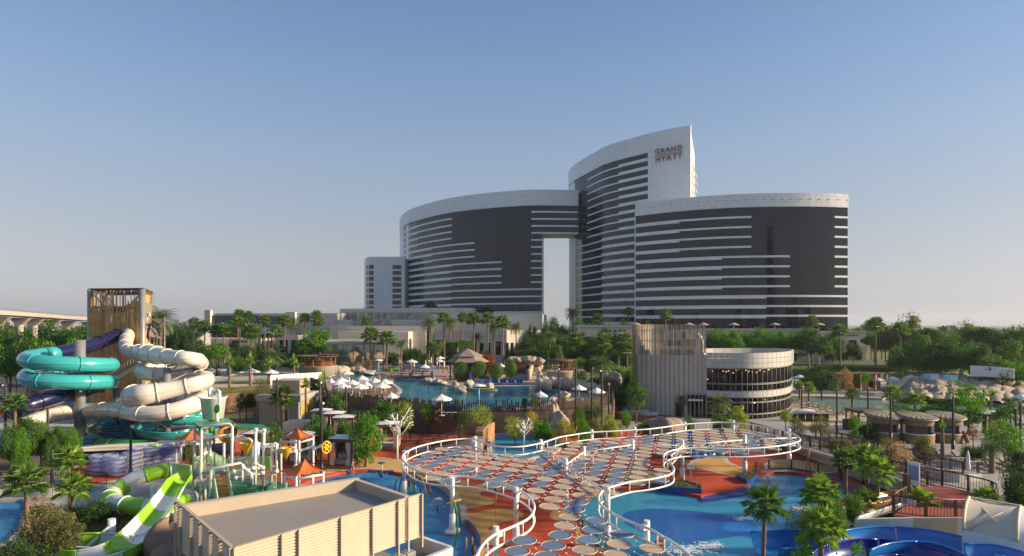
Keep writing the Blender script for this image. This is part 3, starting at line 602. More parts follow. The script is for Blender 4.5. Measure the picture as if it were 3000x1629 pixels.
for x in (0, 57, 105, 150, 205, 258, 300):
    p = min(vp, key=lambda q: abs(1500 + q.x / q.y * FP - x)); mb = MB()
    mb.tube([(p.x, p.y, -1), (p.x, p.y, p.z - 6)], 1.25, 10)
    mb.prism([(-1, 0), (1, 0), (5, 3.4), (-5, 3.4)], -1.2, 1.2); nv = len(mb.v)
    for i in range(nv - 8, nv): v = mb.v[i]; mb.v[i] = (p.x + v[0], p.y + v[2], p.z - 6 + v[1])
    obj('pier', mb, vm, via)
# ---- faint city beyond
mcity = mat('far_building', (0.22, 0.21, 0.21), .8)
for i, (x, y0, wd, dd) in enumerate([(20, 938, 26, 900), (52, 944, 20, 950), (90, 934, 14, 1000), (118, 942, 30, 900), (160, 938, 22, 1000), (205, 944, 30, 950), (575, 944, 22, 900), (540, 946, 26, 950)]):
    p = D(x, y0, dd); mb = MB(); wm = wd * dd / FP; mb.box((p.x, p.y, p.z / 2), (wm, wm * .7, p.z)); mb.box((p.x + wm * .1, p.y, p.z + 1), (wm * .4, wm * .3, 2))
    for k in range(3): mb.box((p.x, p.y - wm * .35 - .2, p.z * (.3 + .2 * k)), (wm * .9, .3, 1.2))
    tag(obj('distant_building', mb, mcity), '%s distant hazy city block on the horizon, counted from the left' % ORD[i], 'building', 'distant city blocks')

# city behind the viewer, mirrored in the hotel glass
bm2 = grid_mat('city_facade', (.20, .17, .14), (.05, .05, .055), 3.0, 3.4, .6, .5)
for i, (x, y, w2, d2, h2) in enumerate([(178, -150, 15, 12, 100), (190, -152, 7, 14, 62), (240, -140, 40, 20, 34), (300, -130, 34, 20, 28), (120, -170, 50, 18, 24), (60, -180, 40, 20, 30)]):
    mb = MB().box((x, y, h2 / 2), (w2, d2, h2)).box((x + w2 * .15, y, h2 + 2), (w2 * .4, d2 * .5, 4)); mb.uv = [(v[0] + v[1], v[2]) for v in mb.v]
    tag(obj('city_building', mb, bm2), '%s city building mirrored in the right hotel block' % ORD[i], 'building', 'mirrored city buildings')
# ============================================================ disc shade canopy over the splash deck
ZU, ZLW, ZD = 4.0, 3.28, 3.45
up = Z4([(770, 1345), (800, 1317), (830, 1240), (900, 1160), (990, 1100), (1100, 1055), (1200, 1010), (1290, 960), (1335, 890), (1335, 830), (1290, 760), (1200, 695), (1150, 675), (1000, 630), (870, 595), (720, 570), (570, 563), (480, 562), (350, 545), (240, 515), (150, 465), (95, 410), (95, 370), (140, 330), (230, 290), (380, 250), (560, 220), (740, 210), (800, 225), (880, 255), (1000, 285), (1110, 290), (1230, 285), (1340, 265), (1430, 245), (1560, 200), (1700, 175), (1880, 150), (2100, 140), (2254, 130)]) \
   + Z5([(150, 130), (330, 108), (520, 80), (700, 68), (870, 60), (1020, 65), (1180, 80), (1340, 105), (1560, 150), (1640, 185), (1690, 225), (1680, 250), (1600, 275), (1450, 300), (1300, 315), (1130, 325), (900, 325), (700, 318), (560, 320), (430, 335), (350, 365), (320, 400), (330, 430), (390, 470), (425, 520), (420, 560), (370, 590), (250, 620), (100, 645)]) \
   + Z4([(2254, 615), (2050, 670), (1980, 700), (1945, 760), (1950, 810), (1990, 860), (2080, 920), (2200, 980), (2370, 1040), (2480, 1090), (2576, 1160)]) + Z5([(300, 1190), (420, 1270), (520, 1340), (590, 1399), (700, 1500)])
RAIL = cat_rom([G(x, y, ZU) for x, y in up], 3)
# even spacing
def resample(P, step):
    out = [P[0].copy()]; acc = 0.0
    for a, b in zip(P, P[1:]):
        L_ = (b - a).length
        while acc + L_ >= step:
            t = (step - acc) / L_; a = a.lerp(b, t); out.append(a.copy()); L_ = (b - a).length; acc = 0.0
        acc += L_
    return out
RS = resample(RAIL, 0.42)
RS = [(RS[max(i - 1, 0)] + RS[i] * 2 + RS[min(i + 1, len(RS) - 1)]) / 4 for i in range(len(RS))]
can = T('shade_canopy', 'large free-form white steel canopy carrying blue and beige shade discs', 'canopy')
obj('upper_rail', MB().tube(RS, .078, 8), white, can)
obj('lower_rail', MB().tube([(p.x, p.y, ZLW) for p in RS], .07, 8), white, can)
strut = mesh('rail_strut', MB().cyl((0, 0, ZLW), (0, 0, ZU), .045, n=6), white)
for p in RS[2::4]: mobj('rail_strut', strut, can, (p.x, p.y, 0))
posts = Z4([(110, 305), (565, 550), (1165, 670), (975, 1040), (780, 190), (1400, 220), (1880, 125), (2285, 100), (1635, 400), (1805, 285), (2265, 220), (2030, 665), (2400, 985)]) + Z5([(535, 55), (1020, 42), (1580, 125), (510, 240), (1135, 185)])
pm = MB(); pm.tube([(0, 0, 0), (0, 0, 1.3)], .23, 14); pm.tube([(0, 0, 1.3), (0, 0, 1.42)], [.23, .165], 14, cap=False); pm.tube([(0, 0, 1.42), (0, 0, 3.95)], .165, 14); pme = mesh('post', pm, white)
sleeve = mesh('post_foot', MB().lathe((0, 0, 0), [(.62, 0), (.62, .22), (.55, .26), (.3, .26)], 4), white)
clamp = mesh('clamp', MB().box((0, 0, 3.92), (.34, .5, .26)), white); grip = mesh('clamp_grip', MB().box((0, -.3, 3.75), (.07, .07, .28)), dark_metal)
for i, (x, y) in enumerate(posts):
    p = G(x, y, 4.22); o = mobj('post', pme, can, (p.x, p.y, DZ if i not in (0, 1) else .05))
    if i == 1: mobj('post_foot', sleeve, can, (p.x, p.y, .06), rad(30))
    q = min(RS, key=lambda r: (r.x - p.x) ** 2 + (r.y - p.y) ** 2)
    if (q - Vector((p.x, p.y, q.z))).length < 1.2:
        a = math.atan2(q.y - p.y, q.x - p.x) - rad(90); mobj('clamp', clamp, can, ((p.x + q.x) / 2, (p.y + q.y) / 2, 0), a); mobj('clamp_grip', grip, can, ((p.x + q.x) / 2, (p.y + q.y) / 2, 0), a)
def inside(x, y, P):
    c = False; n = len(P); j = n - 1
    for i in range(n):
        if (P[i].y > y) != (P[j].y > y) and x < (P[j].x - P[i].x) * (y - P[i].y) / (P[j].y - P[i].y) + P[i].x: c = not c
        j = i
    return c
blue_disc = mat('blue_mesh_fabric', (.13, .20, .31), .8, (.115, .18, .285), 3, obrand=.12); beige_disc = mat('beige_mesh_fabric', (.52, .38, .25), .8, (.47, .34, .225), 3, obrand=.08)
rimm = mat('disc_rim', (.40, .37, .34), .5)
dA = MB().lathe((0, 0, 0), [(.001, .008), (.61, .008), (.62, 0)], 22, sm=False) 
dmb = mesh('shade_disc', dA, blue_disc); dme = mesh('shade_disc', MB().lathe((0, 0, 0), [(.001, .008), (.61, .008), (.62, 0)], 22, sm=False), beige_disc)
rim = mesh('disc_rim', MB().tube([(.64 * math.cos(a * math.pi / 11), .64 * math.sin(a * math.pi / 11), 0) for a in range(22)], .038, 5, closed=True), rimm)
A = Vector((1.52, -.66, 0)); B = Vector((-.42, -1.5, 0)); O = Vector((1.08, 33.33, ZD)); nodes = {}
rr = random.Random(3)
for i in range(-60, 60):
    for j in range(-60, 60):
        p = O + A * i + B * j
        if p.y < 27 or not inside(p.x, p.y, RS): continue
        if min((p.x - r.x) ** 2 + (p.y - r.y) ** 2 for r in RS) < .6 ** 2: continue
        nodes[(i, j)] = p
for (i, j), p in nodes.items():
    if abs(1500 + p.x / p.y * FP - 1500) > 1600: continue
    n_ = math.sin(i * .9 + j * .35) + math.sin(j * 1.1 - i * .5) + rr.uniform(-1, 1); isb = n_ > .25
    o = mobj('shade_disc', dmb if isb else dme, can, (p.x + rr.uniform(-.05, .05), p.y + rr.uniform(-.05, .05), p.z), 0)
    o.rotation_euler = (rr.uniform(-.02, .02), rr.uniform(-.02, .02), 0); mobj('disc_rim', rim, o)
cab = MB(); knob = MB()
for (i, j), p in nodes.items():
    for di, dj in ((1, 0), (0, 1), (1, 1)):
        q = nodes.get((i + di, j + dj))
        if q:
            d_ = (q - p).normalized(); cab.cyl(p + d_ * .6, q - d_ * .6, .008, n=3)
            m_ = (p + q) / 2; knob.box((m_.x, m_.y, m_.z), (.09, .09, .04), rr.random())
stuff(obj('cable_net', cab, white, can)); stuff(obj('cable_node', knob, white, can))
# lattice trusses crossing the wide part
def truss(a, b, n=8):
    a = Vector((a.x, a.y, 3.0)); b = Vector((b.x, b.y, 3.0)); mb = MB(); mb.cyl(a, b, .06, n=6); c = a + Vector((0, 0, .75)); d = b + Vector((0, 0, .75)); mb.cyl(c, d, .06, n=6)
    for k in range(n): t = k / n; t2 = (k + .5) / n; t3 = (k + 1) / n; mb.cyl(a.lerp(b, t), c.lerp(d, t2), .03, n=5); mb.cyl(c.lerp(d, t2), a.lerp(b, t3), .03, n=5)
    obj('truss', mb, white, can)
pp = [G(x, y, 4.22) for x, y in posts]
truss(pp[8], pp[9], 5); truss(pp[9], pp[10], 6); truss(pp[10], pp[16], 6); truss(pp[16], pp[17], 8); truss(pp[8], pp[11], 6); truss(pp[16], G(1965, 1345, 3.5), 4); truss(pp[17], G(2330, 1290, 3.5), 6); truss(pp[8], pp[5], 5)
# ============================================================ plant-room roof with louvred screens (bottom centre)
Zt = 5.2
A_, B_, C_, D_ = [G(x, y, Zt) for x, y in [(1044, 1390), (1233, 1448), (683, 1607), (520, 1470)]]
louv = mat('louvre_cream', (.52, .43, .31), .6, (.47, .385, .275), 1.0); roofm = mat('grey_roof_membrane', (.30, .27, .24), .85, (.27, .245, .22), .5, bump=.1, bs=6)
pl = T('plant_room', 'cream louvred plant-room roof screen around a grey flat roof', 'building')
# make the plan a true rectangle from the long front side
ux = (B_ - C_); Lx = ux.length; ux.normalize(); uy = Vector((-ux.y, ux.x, 0)); Ly = ((A_ - B_).dot(uy) + (D_ - C_).dot(uy)) / 2
C0 = C_; B0 = C_ + ux * Lx; A0 = A_; D0 = D_
inn = .35; zr = Zt - .95
fl = MB(); fl.prism([C0 + ux * .2 + uy * .9, B0 - ux * .1 + uy * .9, A0 - ux * .1, D0 + ux * .2], zr - 1.6, zr); obj('flat_roof', fl, roofm, pl)
pw = mat('parapet_render', (.50, .42, .32), .85, (.45, .38, .29), .5)
w_ = MB(); w_.wall([D0 + ux * .1, A0], zr - 2, Zt - .3, .3); obj('back_parapet', w_, pw, pl)
w_ = MB(); w_.wall([A0 - uy * .16, B0 + uy * 1.2], zr - 2, Zt - .32, .3); obj('side_parapet', w_, pw, pl)
w_ = MB(); w_.wall([D0 + ux * .0 + uy * .16, A0 + uy * .0 + ux * .16], Zt - .296, Zt - .24, .42); obj('parapet_cap', w_, louv, pl)
# louvre blades, front and left, between posts
def screen(P0, P1, stops, top=Zt, low=zr - 1.5):
    u = (P1 - P0); L_ = u.length; u.normalize(); n = Vector((u.y, -u.x, 0)); ang = math.atan2(u.y, u.x)
    blade = None
    for s0, s1 in zip(stops, stops[1:]):
        w2 = (s1 - s0) * L_ - .1; mb = MB(); nb = 17; hh = (top - low) / nb
        pn = mobj('louvre_panel', None, pl) if False else None
        bm_ = MB(); bm_.add([(-w2 / 2, -.05, -hh * .36), (w2 / 2, -.05, -hh * .36), (w2 / 2, .02, hh * .36), (-w2 / 2, .02, hh * .36), (-w2 / 2, -.035, -hh * .40), (w2 / 2, -.035, -hh * .40), (w2 / 2, .035, hh * .32), (-w2 / 2, .035, hh * .32)], [(0, 1, 2, 3), (7, 6, 5, 4), (0, 4, 5, 1), (3, 2, 6, 7), (0, 3, 7, 4), (1, 5, 6, 2)])
        me = mesh('louvre_slat', bm_, louv); c = P0 + u * ((s0 + s1) / 2 * L_)
        for k in range(nb): mobj('louvre_slat', me, pl, (c.x, c.y, low + (k + .6) * hh), ang)
    pb = mesh('screen_post', MB().box((0, 0, (top + low) / 2 - .25), (.09, .12, top - low + .6)), louv)
    for s_ in stops: c = P0 + u * (s_ * L_) + n * .11; mobj('screen_post', pb, pl, (c.x, c.y, 0), ang)
    cp = MB(); cp.beam(Vector((P0.x, P0.y, top + .02)), Vector((P1.x, P1.y, top + .02)), .16, .07); obj('screen_cap', cp, louv, pl)
screen(C0, B0, [0, .205, .285, .50, .68, .84, .905, 1.0])
screen(D0, C0, [0, .1, .33, .5, .68, .84, 1.0])
lw2 = MB(); o1, o2, o3, o4 = C0 - uy * 1.6 - ux * 1, B0 - uy * 1.6 + ux * .9, B0 + uy * 1.6 + ux * .9, C0 + uy * 1.6 - ux * 1
obj('lower_parapet', MB().wall([o1, o2], zr - 3.4, zr - 1.95, .25).wall([o2 + uy * .13, o3], zr - 3.4, zr - 1.95, .25), white, pl)
obj('lower_roof', MB().prism([o1, o2, B0 + ux * .9 + uy * .8, C0 + uy * .8 - ux], zr - 3.4, zr - 2.8), roofm, pl)
pad = MB()
for s_ in (.2, .5, .84, .905): c = C0 + ux * (s_ * Lx) - uy * .1; mobj('screen_pad', mesh('screen_pad', MB().box((0, 0, zr - 2.4), (.6, .6, .8)), concrete), pl, (c.x, c.y, 0), math.atan2(ux.y, ux.x))
obj('wall', MB().prism([o1 + uy * .3 + ux * .3, o2 + uy * .3 - ux * .2, A0 - ux * .1 - uy * .2, D0 + ux * .1 - uy * .2], 0, zr - 3.42), concrete, pl)
# ---- sculpted rock left of it
rockm = mat('sculpted_rock', (.20, .13, .09), .9, (.30, .21, .15), .7, bump=.8, bs=1.6)
grey_rock = mat('tan_rock', (.44, .34, .24), .95, (.30, .235, .17), .55, bump=1.0, bs=1.3)
def rock_mesh(seed, n=14, m_=10, rough=.35):
    r_ = random.Random(seed); ph = [(r_.uniform(0, 6), r_.uniform(1, 4), r_.uniform(0, 6), r_.uniform(1, 5), r_.uniform(.3, 1)) for _ in range(7)]; mb = MB(); vs = []
    for i in range(m_ + 1):
        th = math.pi * i / m_
        for j in range(n):
            fi = 2 * math.pi * j / n; s = 1 + rough * sum(a[4] * math.sin(a[1] * fi + a[0]) * math.sin(a[3] * th + a[2]) for a in ph) / 2.4
            vs.append((s * math.sin(th) * math.cos(fi), s * math.sin(th) * math.sin(fi), s * math.cos(th) * .9))
    fs = [(i * n + j, (i + 1) * n + j, (i + 1) * n + (j + 1) % n, i * n + (j + 1) % n) for i in range(m_) for j in range(n)]
    mb.add(vs, fs, True); return mb
ROCKS = [rock_mesh(s, 16, 11) for s in range(5)]
RM = {}
def rock(label, x, y, d, w_, h, m=grey_rock, k=0, zb=None, depth=None):
    key = (k, m.name)
    if key not in RM: RM[key] = mesh('boulder', ROCKS[k], m)
    p = D(x, y, d); o = mobj('boulder', RM[key], None, (p.x, p.y, p.z), k * 1.3, (w_, depth or w_ * .8, h)); return tag(o, label, 'rock', 'sculpted boulders')
rock('big smooth brown boulder wedged against the louvred plant-room corner', 500, 1600, 37.5, 1.5, 1.9, rockm, 1)
rock('lower brown boulder at the frame bottom left of the plant room', 535, 1630, 36, 1.6, 1.5, rockm, 3)
# ---- painted sign boards near the pool
redp = mat('red_sign', (.38, .02, .025), .5)
def sign_text(par, txt, c, ang, size, m):
    cu = bpy.data.curves.new('lettering', 'FONT'); cu.body = txt; cu.align_x = 'CENTER'; cu.align_y = 'CENTER'; cu.size = size; cu.extrude = .004; cu.shear = .3
    o = bpy.data.objects.new('lettering', cu); COL.objects.link(o); bpy.context.view_layer.update()
    me = bpy.data.meshes.new_from_object(o.evaluated_get(bpy.context.evaluated_depsgraph_get())); bpy.data.objects.remove(o); me.materials.clear(); me.materials.append(m)
    o = mobj('lettering', me, par, c); o.rotation_euler = (rad(90), 0, ang); return o
p = G(1933, 1650, DZ); s_ = T('pool_sign', 'red board with white script lettering beside the pool canopy', 'sign', (p.x, p.y, DZ), rad(12))
zz_ = D(1930, 1592, p.y).z - DZ
obj('board', MB().box((0, 0, zz_), (.68, .05, .46)), redp, s_); obj('pole', MB().cyl((-.1, .06, 0), (-.1, .06, zz_ + .4), .03).cyl((.12, .06, 0), (.05, .06, zz_ + .5), .02), bamboo, s_)
sign_text(s_, 'Jimbolic', (0, -.03, zz_ + .02), 0, .2, white); obj('crest', MB().box((0, .02, zz_ + .4), (.26, .04, .3)), mat('sign_green', (.05, .2, .1), .5), s_)
p = G(2024, 1437, DZ); s_ = T('rules_sign', 'white notice board on a post in the planter by the pool steps', 'sign', (p.x, p.y, DZ)); zz_ = D(2024, 1367, p.y).z - DZ
obj('board', MB().box((0, 0, zz_), (.62, .04, .38)), white, s_); obj('post', MB().cyl((0, .05, 0), (0, .05, zz_ + .15), .03), steel, s_); obj('print', MB().box((0, -.024, zz_ + .08), (.5, .006, .06)).box((0, -.024, zz_ - .04), (.42, .006, .04)), mat('sign_blue', (.05, .12, .3), .6), s_)
p = G(1686, 1545, DZ); s_ = T('oval_red_sign', 'small rounded red sign on the pool fence under the discs', 'sign', (p.x, p.y, DZ)); zz_ = D(1700, 1503, p.y).z - DZ
obj('board', MB().lathe((0, 0, zz_), [(.001, -.02), (.3, -.02), (.3, .02), (.001, .02)], 14), redp, s_).rotation_euler = (0, 0, 0)
for ch in s_.children: ch.rotation_euler = (rad(80), 0, 0); ch.location = (0, -zz_ * 0, zz_ * (1 - math.cos(rad(80)))); 
obj('post', MB().cyl((0, .05, 0), (0, .05, zz_), .025), bamboo, s_)
# ============================================================ slide tower and big slides at the left
turq = mat('turquoise_fibreglass', (.05, .42, .42), .22, (.045, .38, .39), .5, coat=.4); navy = mat('navy_fibreglass', (.010, .012, .055), .25, (.013, .015, .065), .6, coat=.4)
wfg = mat('white_fibreglass', (.72, .66, .57), .3, (.66, .60, .52), .5, coat=.3); wgrey = mat('grey_blue_fibreglass', (.22, .30, .34), .3)
dgreen = mat('dark_green_fibreglass', (.02, .20, .06), .25, (.02, .16, .06), .5, coat=.3); lime = mat('lime_fibreglass', (.30, .60, .02), .25, (.27, .55, .02), .5, coat=.4); wht2 = mat('bright_white_fibreglass', (.78, .78, .76), .28, (.72, .72, .71), .8, coat=.3)
orange_fg = mat('orange_fibreglass', (.62, .26, .015), .25, (.56, .23, .015), .5, coat=.4); blue_fg = mat('blue_fibreglass', (.02, .19, .58), .22, (.018, .17, .52), .4, coat=.4); dblue_fg = mat('deep_blue_fibreglass', (.014, .02, .20), .22, (.018, .026, .24), .4, coat=.4)
def tube_slide(par, pts, r, mats, seg=2.2, fl=None, n=14, rfun=None):
    P = resample(cat_rom(pts, 12), .3); L_ = len(P); k = max(2, int(seg / .3)); i = 0; c = 0
    while i < L_ - 2:
        j = min(i + k, L_ - 1)
        if L_ - 1 - j < k * .4: j = L_ - 1
        rs = [(rfun(q / (L_ - 1)) if rfun else 1) * r for q in range(i, j + 1)]
        m_ = mats[c % len(mats)]
        obj('tube_section', MB().tube(P[i:j + 1], rs, n, cap=False), m_, par)
        if fl is not None:
            t = (P[min(i + 1, L_ - 1)] - P[i]).normalized() * .07
            obj('flange', MB().tube([P[i] - t, P[i] + t], rs[0] * 1.09, n), fl if not isinstance(fl, list) else fl[c % len(fl)], par)
        if fl is not None:
            for s_ in (-1, 1):
                ln = [];
                for q in range(i, j + 1): t = P[min(q + 1, L_ - 1)] - P[max(q - 1, 0)]; t.z = 0; t.normalize(); ln.append(P[q] + Vector((t.y, -t.x, 0)) * s_ * rs[q - i] * 1.01)
                obj('seam', MB().tube(ln, .035, 4), m_, par)
        i = j; c += 1
    return P
def flume(par, pts, r, mats, seg=3.0, a=100, n=12, th=.06, rim=True, rscale=None, name='flume_section'):
    """open half-round trough; a = half opening angle of the shell measured from straight down"""
    P = resample(cat_rom(pts, 12), .35); L_ = len(P); k = max(2, int(seg / .35)); i = 0; c = 0
    while i < L_ - 2:
        j = min(i + k, L_ - 1)
        if L_ - 1 - j < k * .4: j = L_ - 1
        mb = MB(); rs = [r * (rscale(q / (L_ - 1)) if rscale else 1) for q in range(i, j + 1)]
        mb.tube(P[i:j + 1], rs, n, cap=False, a0=math.pi - rad(a), a1=math.pi + rad(a), up=(0, 0, 1))
        mb.tube(P[i:j + 1], [q + th for q in rs], n, cap=False, a0=math.pi - rad(a), a1=math.pi + rad(a), up=(0, 0, 1))
        if rim:
            for s_ in (-1, 1):
                ln = []
                for q in range(i, j + 1):
                    t = (P[min(q + 1, L_ - 1)] - P[max(q - 1, 0)]).normalized(); u = Vector((0, 0, 1)); u = (u - t * t.dot(u)).normalized(); b_ = t.cross(u); an = math.pi + s_ * rad(a); ln.append(P[q] + (u * math.cos(an) + b_ * math.sin(an)) * (rs[q - i] + th / 2))
                mb.tube(ln, .07, 6)
        o = obj(name, mb, mats[c % len(mats)], par); stuff(o) if False else None
        i = j; c += 1
    return P
# ---- bamboo-clad tower
TW = 92.0
tl, tr = D(265, 1000, TW), D(417, 1000, TW - 1.5); tb = D(444, 1000, TW + 8.5)
tw = T('slide_tower', 'tall slide tower clad in brown bamboo poles at far left', 'tower', (0, 0, 0))
fl_ = Vector((tl.x, tl.y, 0)); fr_ = Vector((tr.x, tr.y, 0)); br_ = Vector((tb.x, tb.y, 0)); bl_ = fl_ + (br_ - fr_)
ztw = D(265, 848, TW).z
colm = mesh('column', MB().cyl((0, 0, 0), (0, 0, ztw), .42, n=12), steel)
for p in (fl_, fr_, br_, bl_): mobj('column', colm, tw, p)
rt = random.Random(5)
pole = mesh('bamboo_pole', MB().cyl((0, 0, 0), (0, 0, 1), .062, n=5), bamboo)
def clad_side(a, b, n, z0, z1, var):
    for i in range(n):
        t = (i + .5 + rt.uniform(-.25, .25)) / n; p = a.lerp(b, t); top = z1 - (rt.random() ** 2) * var; lo = z0 + rt.random() ** 3 * 3
        mobj('bamboo_pole', pole, tw, (p.x, p.y - .3, lo), 0, (1, 1, top - lo))
clad_side(fl_, fr_, 66, .5, ztw - .2, 3.5); clad_side(fr_, br_, 34, .5, ztw - .3, .6); clad_side(bl_, br_, 16, .5, ztw - 1, 7); clad_side(fl_, bl_, 12, .5, ztw - .5, 2)
fr = MB()
for z_ in (2.2, 5.2, 8.4, 11.6, 14.4, 17.6, ztw - .35):
    for a, b in ((fl_, fr_), (fr_, br_), (bl_, br_), (fl_, bl_)): fr.beam(a + Vector((0, 0, z_)), b + Vector((0, 0, z_)), .2, .22)
for z0_, z1_ in ((11.6, ztw - .4), (5.2, 11.6)):
    for a, b in ((fl_, fr_), (bl_, br_), (fr_, br_)): fr.beam(a + Vector((0, .1, z0_)), b + Vector((0, .1, z1_)), .16, .16); fr.beam(a + Vector((0, .2, z1_)), b + Vector((0, .2, z0_)), .16, .16)
obj('frame', fr, steel, tw)
for z_ in (5.1, 8.3, 11.5): obj('floor', MB().prism([fl_ + Vector((.4, .4, 0)), fr_ + Vector((-.4, .4, 0)), br_ + Vector((-.4, -.4, 0)), bl_ + Vector((.4, -.4, 0))], z_ - .15, z_), brown_wood, tw)
obj('roof_edge', MB().wall([fl_, fr_, br_, bl_], ztw - .3, ztw + .15, .5, closed=True), brown_wood, tw)
sail = mat('grey_sail', (.16, .15, .14), .8)
def sail_obj(pts, par, name='shade_sail', m=sail, th=.03):
    c = sum((Vector(p) for p in pts), Vector()) / len(pts) - Vector((0, 0, .3)); mb = MB(); n = len(pts); vs = [Vector(p) for p in pts] + [c]
    mb.add(vs, [(i, (i + 1) % n, n) for i in range(n)]); mb.add([v - Vector((0, 0, th)) for v in vs], [((i + 1) % n, i, n) for i in range(n)]); return obj(name, mb, m, par)
sail_obj([D(290, 915, 93), D(340, 900, 93), D(415, 900, 96), D(330, 920, 98)], tw)
obj('wall_panel', MB().wall([fr_.lerp(br_, .12) + Vector((.35, -.2, 0)), fr_.lerp(br_, .95) + Vector((.35, -.2, 0))], D(430, 948, 95).z, D(430, 888, 95).z, .08), mat('mural_panel', (.22, .24, .20), .6, (.35, .26, .14), .9), tw)
mk = MB(); 
for q in ([(423, 918), (426, 930), (428, 915), (431, 928)], [(432, 924), (436, 915), (440, 927)], [(425, 935), (433, 932), (428, 942)]): mk.tube([D(x, y, 93.0) for x, y in q], .11, 5)
stuff(obj('painted_script', mk, white, tw))
# stairs at the back right and triangle sails
st = MB()
for k in range(18): st.box((0, 0, 0), (.01, .01, .01)) if False else None
p0 = D(300, 1130, 88); p1 = D(418, 1060, 86)
st = MB(); st.beam(p0, p1, 1.4, .25); obj('stair_flight', st, steel, tw)
rl = MB(); rl.cyl(p0 + Vector((0, -.8, 1.1)), p1 + Vector((0, -.8, 1.1)), .05, n=5)
for k in range(15): q = p0.lerp(p1, k / 14) + Vector((0, -.8, 0)); rl.cyl(q, q + Vector((0, 0, 1.1)), .03, n=4)
stuff(obj('stair_railing', rl, steel, tw))
for i, tri in enumerate([[(443, 934), (484, 934), (470, 965)], [(437, 985), (442, 945), (473, 992)], [(442, 940), (466, 970), (470, 990)]]):
    sail_obj([D(x, y, 95 + 2 * k) for k, (x, y) in enumerate(tri)], tw)
for x, y in ((482, 932), (474, 985), (460, 980)): p = D(x, y, 97); obj('mast', MB().cyl((p.x, p.y, 0), (p.x, p.y, p.z + .2), .12, n=6), steel, tw)
# ---- turquoise and navy helix slide
hs = T('helix_tube_slide', 'turquoise tube slide coiling around a grey column with navy ends', 'water slide')
cx, cy = D(197, 1000, 71).x, 71.5; Rh = 4.15
pn = [D(345, 982, 90), D(300, 1000, 87), D(250, 1018, 83), D(195, 1030, 80), D(140, 1042, 77.5)]
tube_slide(hs, pn, .95, [navy], 4.2, navy)
def hel(a0, a1, z0, z1, n=40): return [Vector((cx + Rh * math.cos(rad(a0 + (a1 - a0) * k / n)), cy + Rh * math.sin(rad(a0 + (a1 - a0) * k / n)), z0 + (z1 - z0) * k / n)) for k in range(n + 1)]
zA = 11.3
tube_slide(hs, [D(140, 1042, 77.5)] + hel(150, 360 + 360 + 60, zA, 7.7, 60), .86, [turq], 4.6, turq)
tube_slide(hs, [D(290, 1130, 75.5), D(215, 1150, 72), D(160, 1163, 69), D(105, 1180, 67), D(68, 1192, 66), D(50, 1203, 67), D(60, 1215, 70)], .92, [navy], 4.2, navy)
pc = D(234, 1200, 71.5); pc.z = 0
obj('column', MB().cyl((pc.x, pc.y, 0), (pc.x, pc.y, D(234, 996, 71.5).z), .58, n=16), steel, hs)
pc2 = D(341, 1200, 76)
obj('column', MB().cyl((pc2.x, pc2.y, 0), (pc2.x, pc2.y, D(341, 1138, 76).z), .42, n=12), steel, hs)
arm = MB()
for z_, a in ((10.4, 200), (10.4, 300), (9.2, 60), (8.2, 200), (8.2, 320), (11.6, 130)):
    q = Vector((cx + Rh * math.cos(rad(a)), cy + Rh * math.sin(rad(a)), z_ - .9)); arm.beam(Vector((pc.x, pc.y, z_ - .4)), q, .28, .3); arm.beam(Vector((pc.x, pc.y, z_ - 1.6)), q, .16, .16)
stuff(obj('support_arm', arm, steel, hs))
# ---- white tube slide
ws = T('white_tube_slide', 'cream white tube slide winding down round a grey column', 'water slide')
def fun(cs):
    def f(t): return 1 + sum(a * math.exp(-((t - c) / w_) ** 2) for c, a, w_ in cs)
    return f
pW = [D(380, 975, 91), D(368, 1003, 87), D(376, 1028, 83), D(412, 1033, 79), D(455, 1040, 76), D(505, 1046, 73), D(548, 1050, 72), D(580, 1056, 74), D(585, 1068, 78), D(545, 1080, 81), D(490, 1082, 81), D(440, 1080, 79.5), D(412, 1086, 77), D(430, 1095, 74.5), D(480, 1096, 75), D(540, 1100, 77), D(590, 1106, 76), D(606, 1114, 72.5), D(575, 1124, 69.5), D(520, 1138, 68.5), D(460, 1150, 67.5), D(415, 1157, 67), D(386, 1164, 68.5), D(395, 1178, 72), D(450, 1182, 75), D(520, 1176, 76), D(570, 1172, 74), D(590, 1176, 71), D(560, 1188, 68.5), D(510, 1203, 67), D(450, 1212, 66.5), D(395, 1211, 67), D(355, 1200, 69), D(310, 1200, 71), D(262, 1203, 72), D(205, 1207, 71.5), D(150, 1218, 69), D(100, 1235, 66), D(60, 1250, 64)]
tube_slide(ws, pW, .86, [wfg], 3.2, wfg, 16, fun([(.155, .42, .035), (.50, .05, .03), (.60, .45, .03), (.745, .45, .035)]))
gm_ = MB(); 
pq = D(489, 1200, 72.5); obj('column', MB().cyl((pq.x, pq.y, 0), (pq.x, pq.y, D(489, 1078, 72.5).z), .42, n=14), steel, ws)
pq2 = D(598, 1200, 79); obj('column', MB().cyl((pq2.x, pq2.y, 0), (pq2.x, pq2.y, D(598, 1125, 79).z), .42, n=12), steel, ws)
arm = MB(); zt_ = D(489, 1090, 72.5).z
for x, y, d in ((524, 1065, 73), (582, 1076, 77), (437, 1098, 78), (560, 1112, 74), (540, 1222, 68), (440, 1230, 68), (415, 1175, 69)):
    q = D(x, y, d); arm.beam(Vector((pq.x, pq.y, q.z - .3)), q, .24, .26); arm.beam(Vector((pq.x, pq.y, q.z - 1.6)), q, .14)
for x, y, d in ((300, 1222, 72), (262, 1232, 72)):
    q = D(x, y, d); arm.beam(Vector((pc.x, pc.y, q.z - .2)), q, .24); arm.beam(Vector((pc.x, pc.y, q.z - 1.5)), q, .14)
stuff(obj('support_arm', arm, steel, ws))
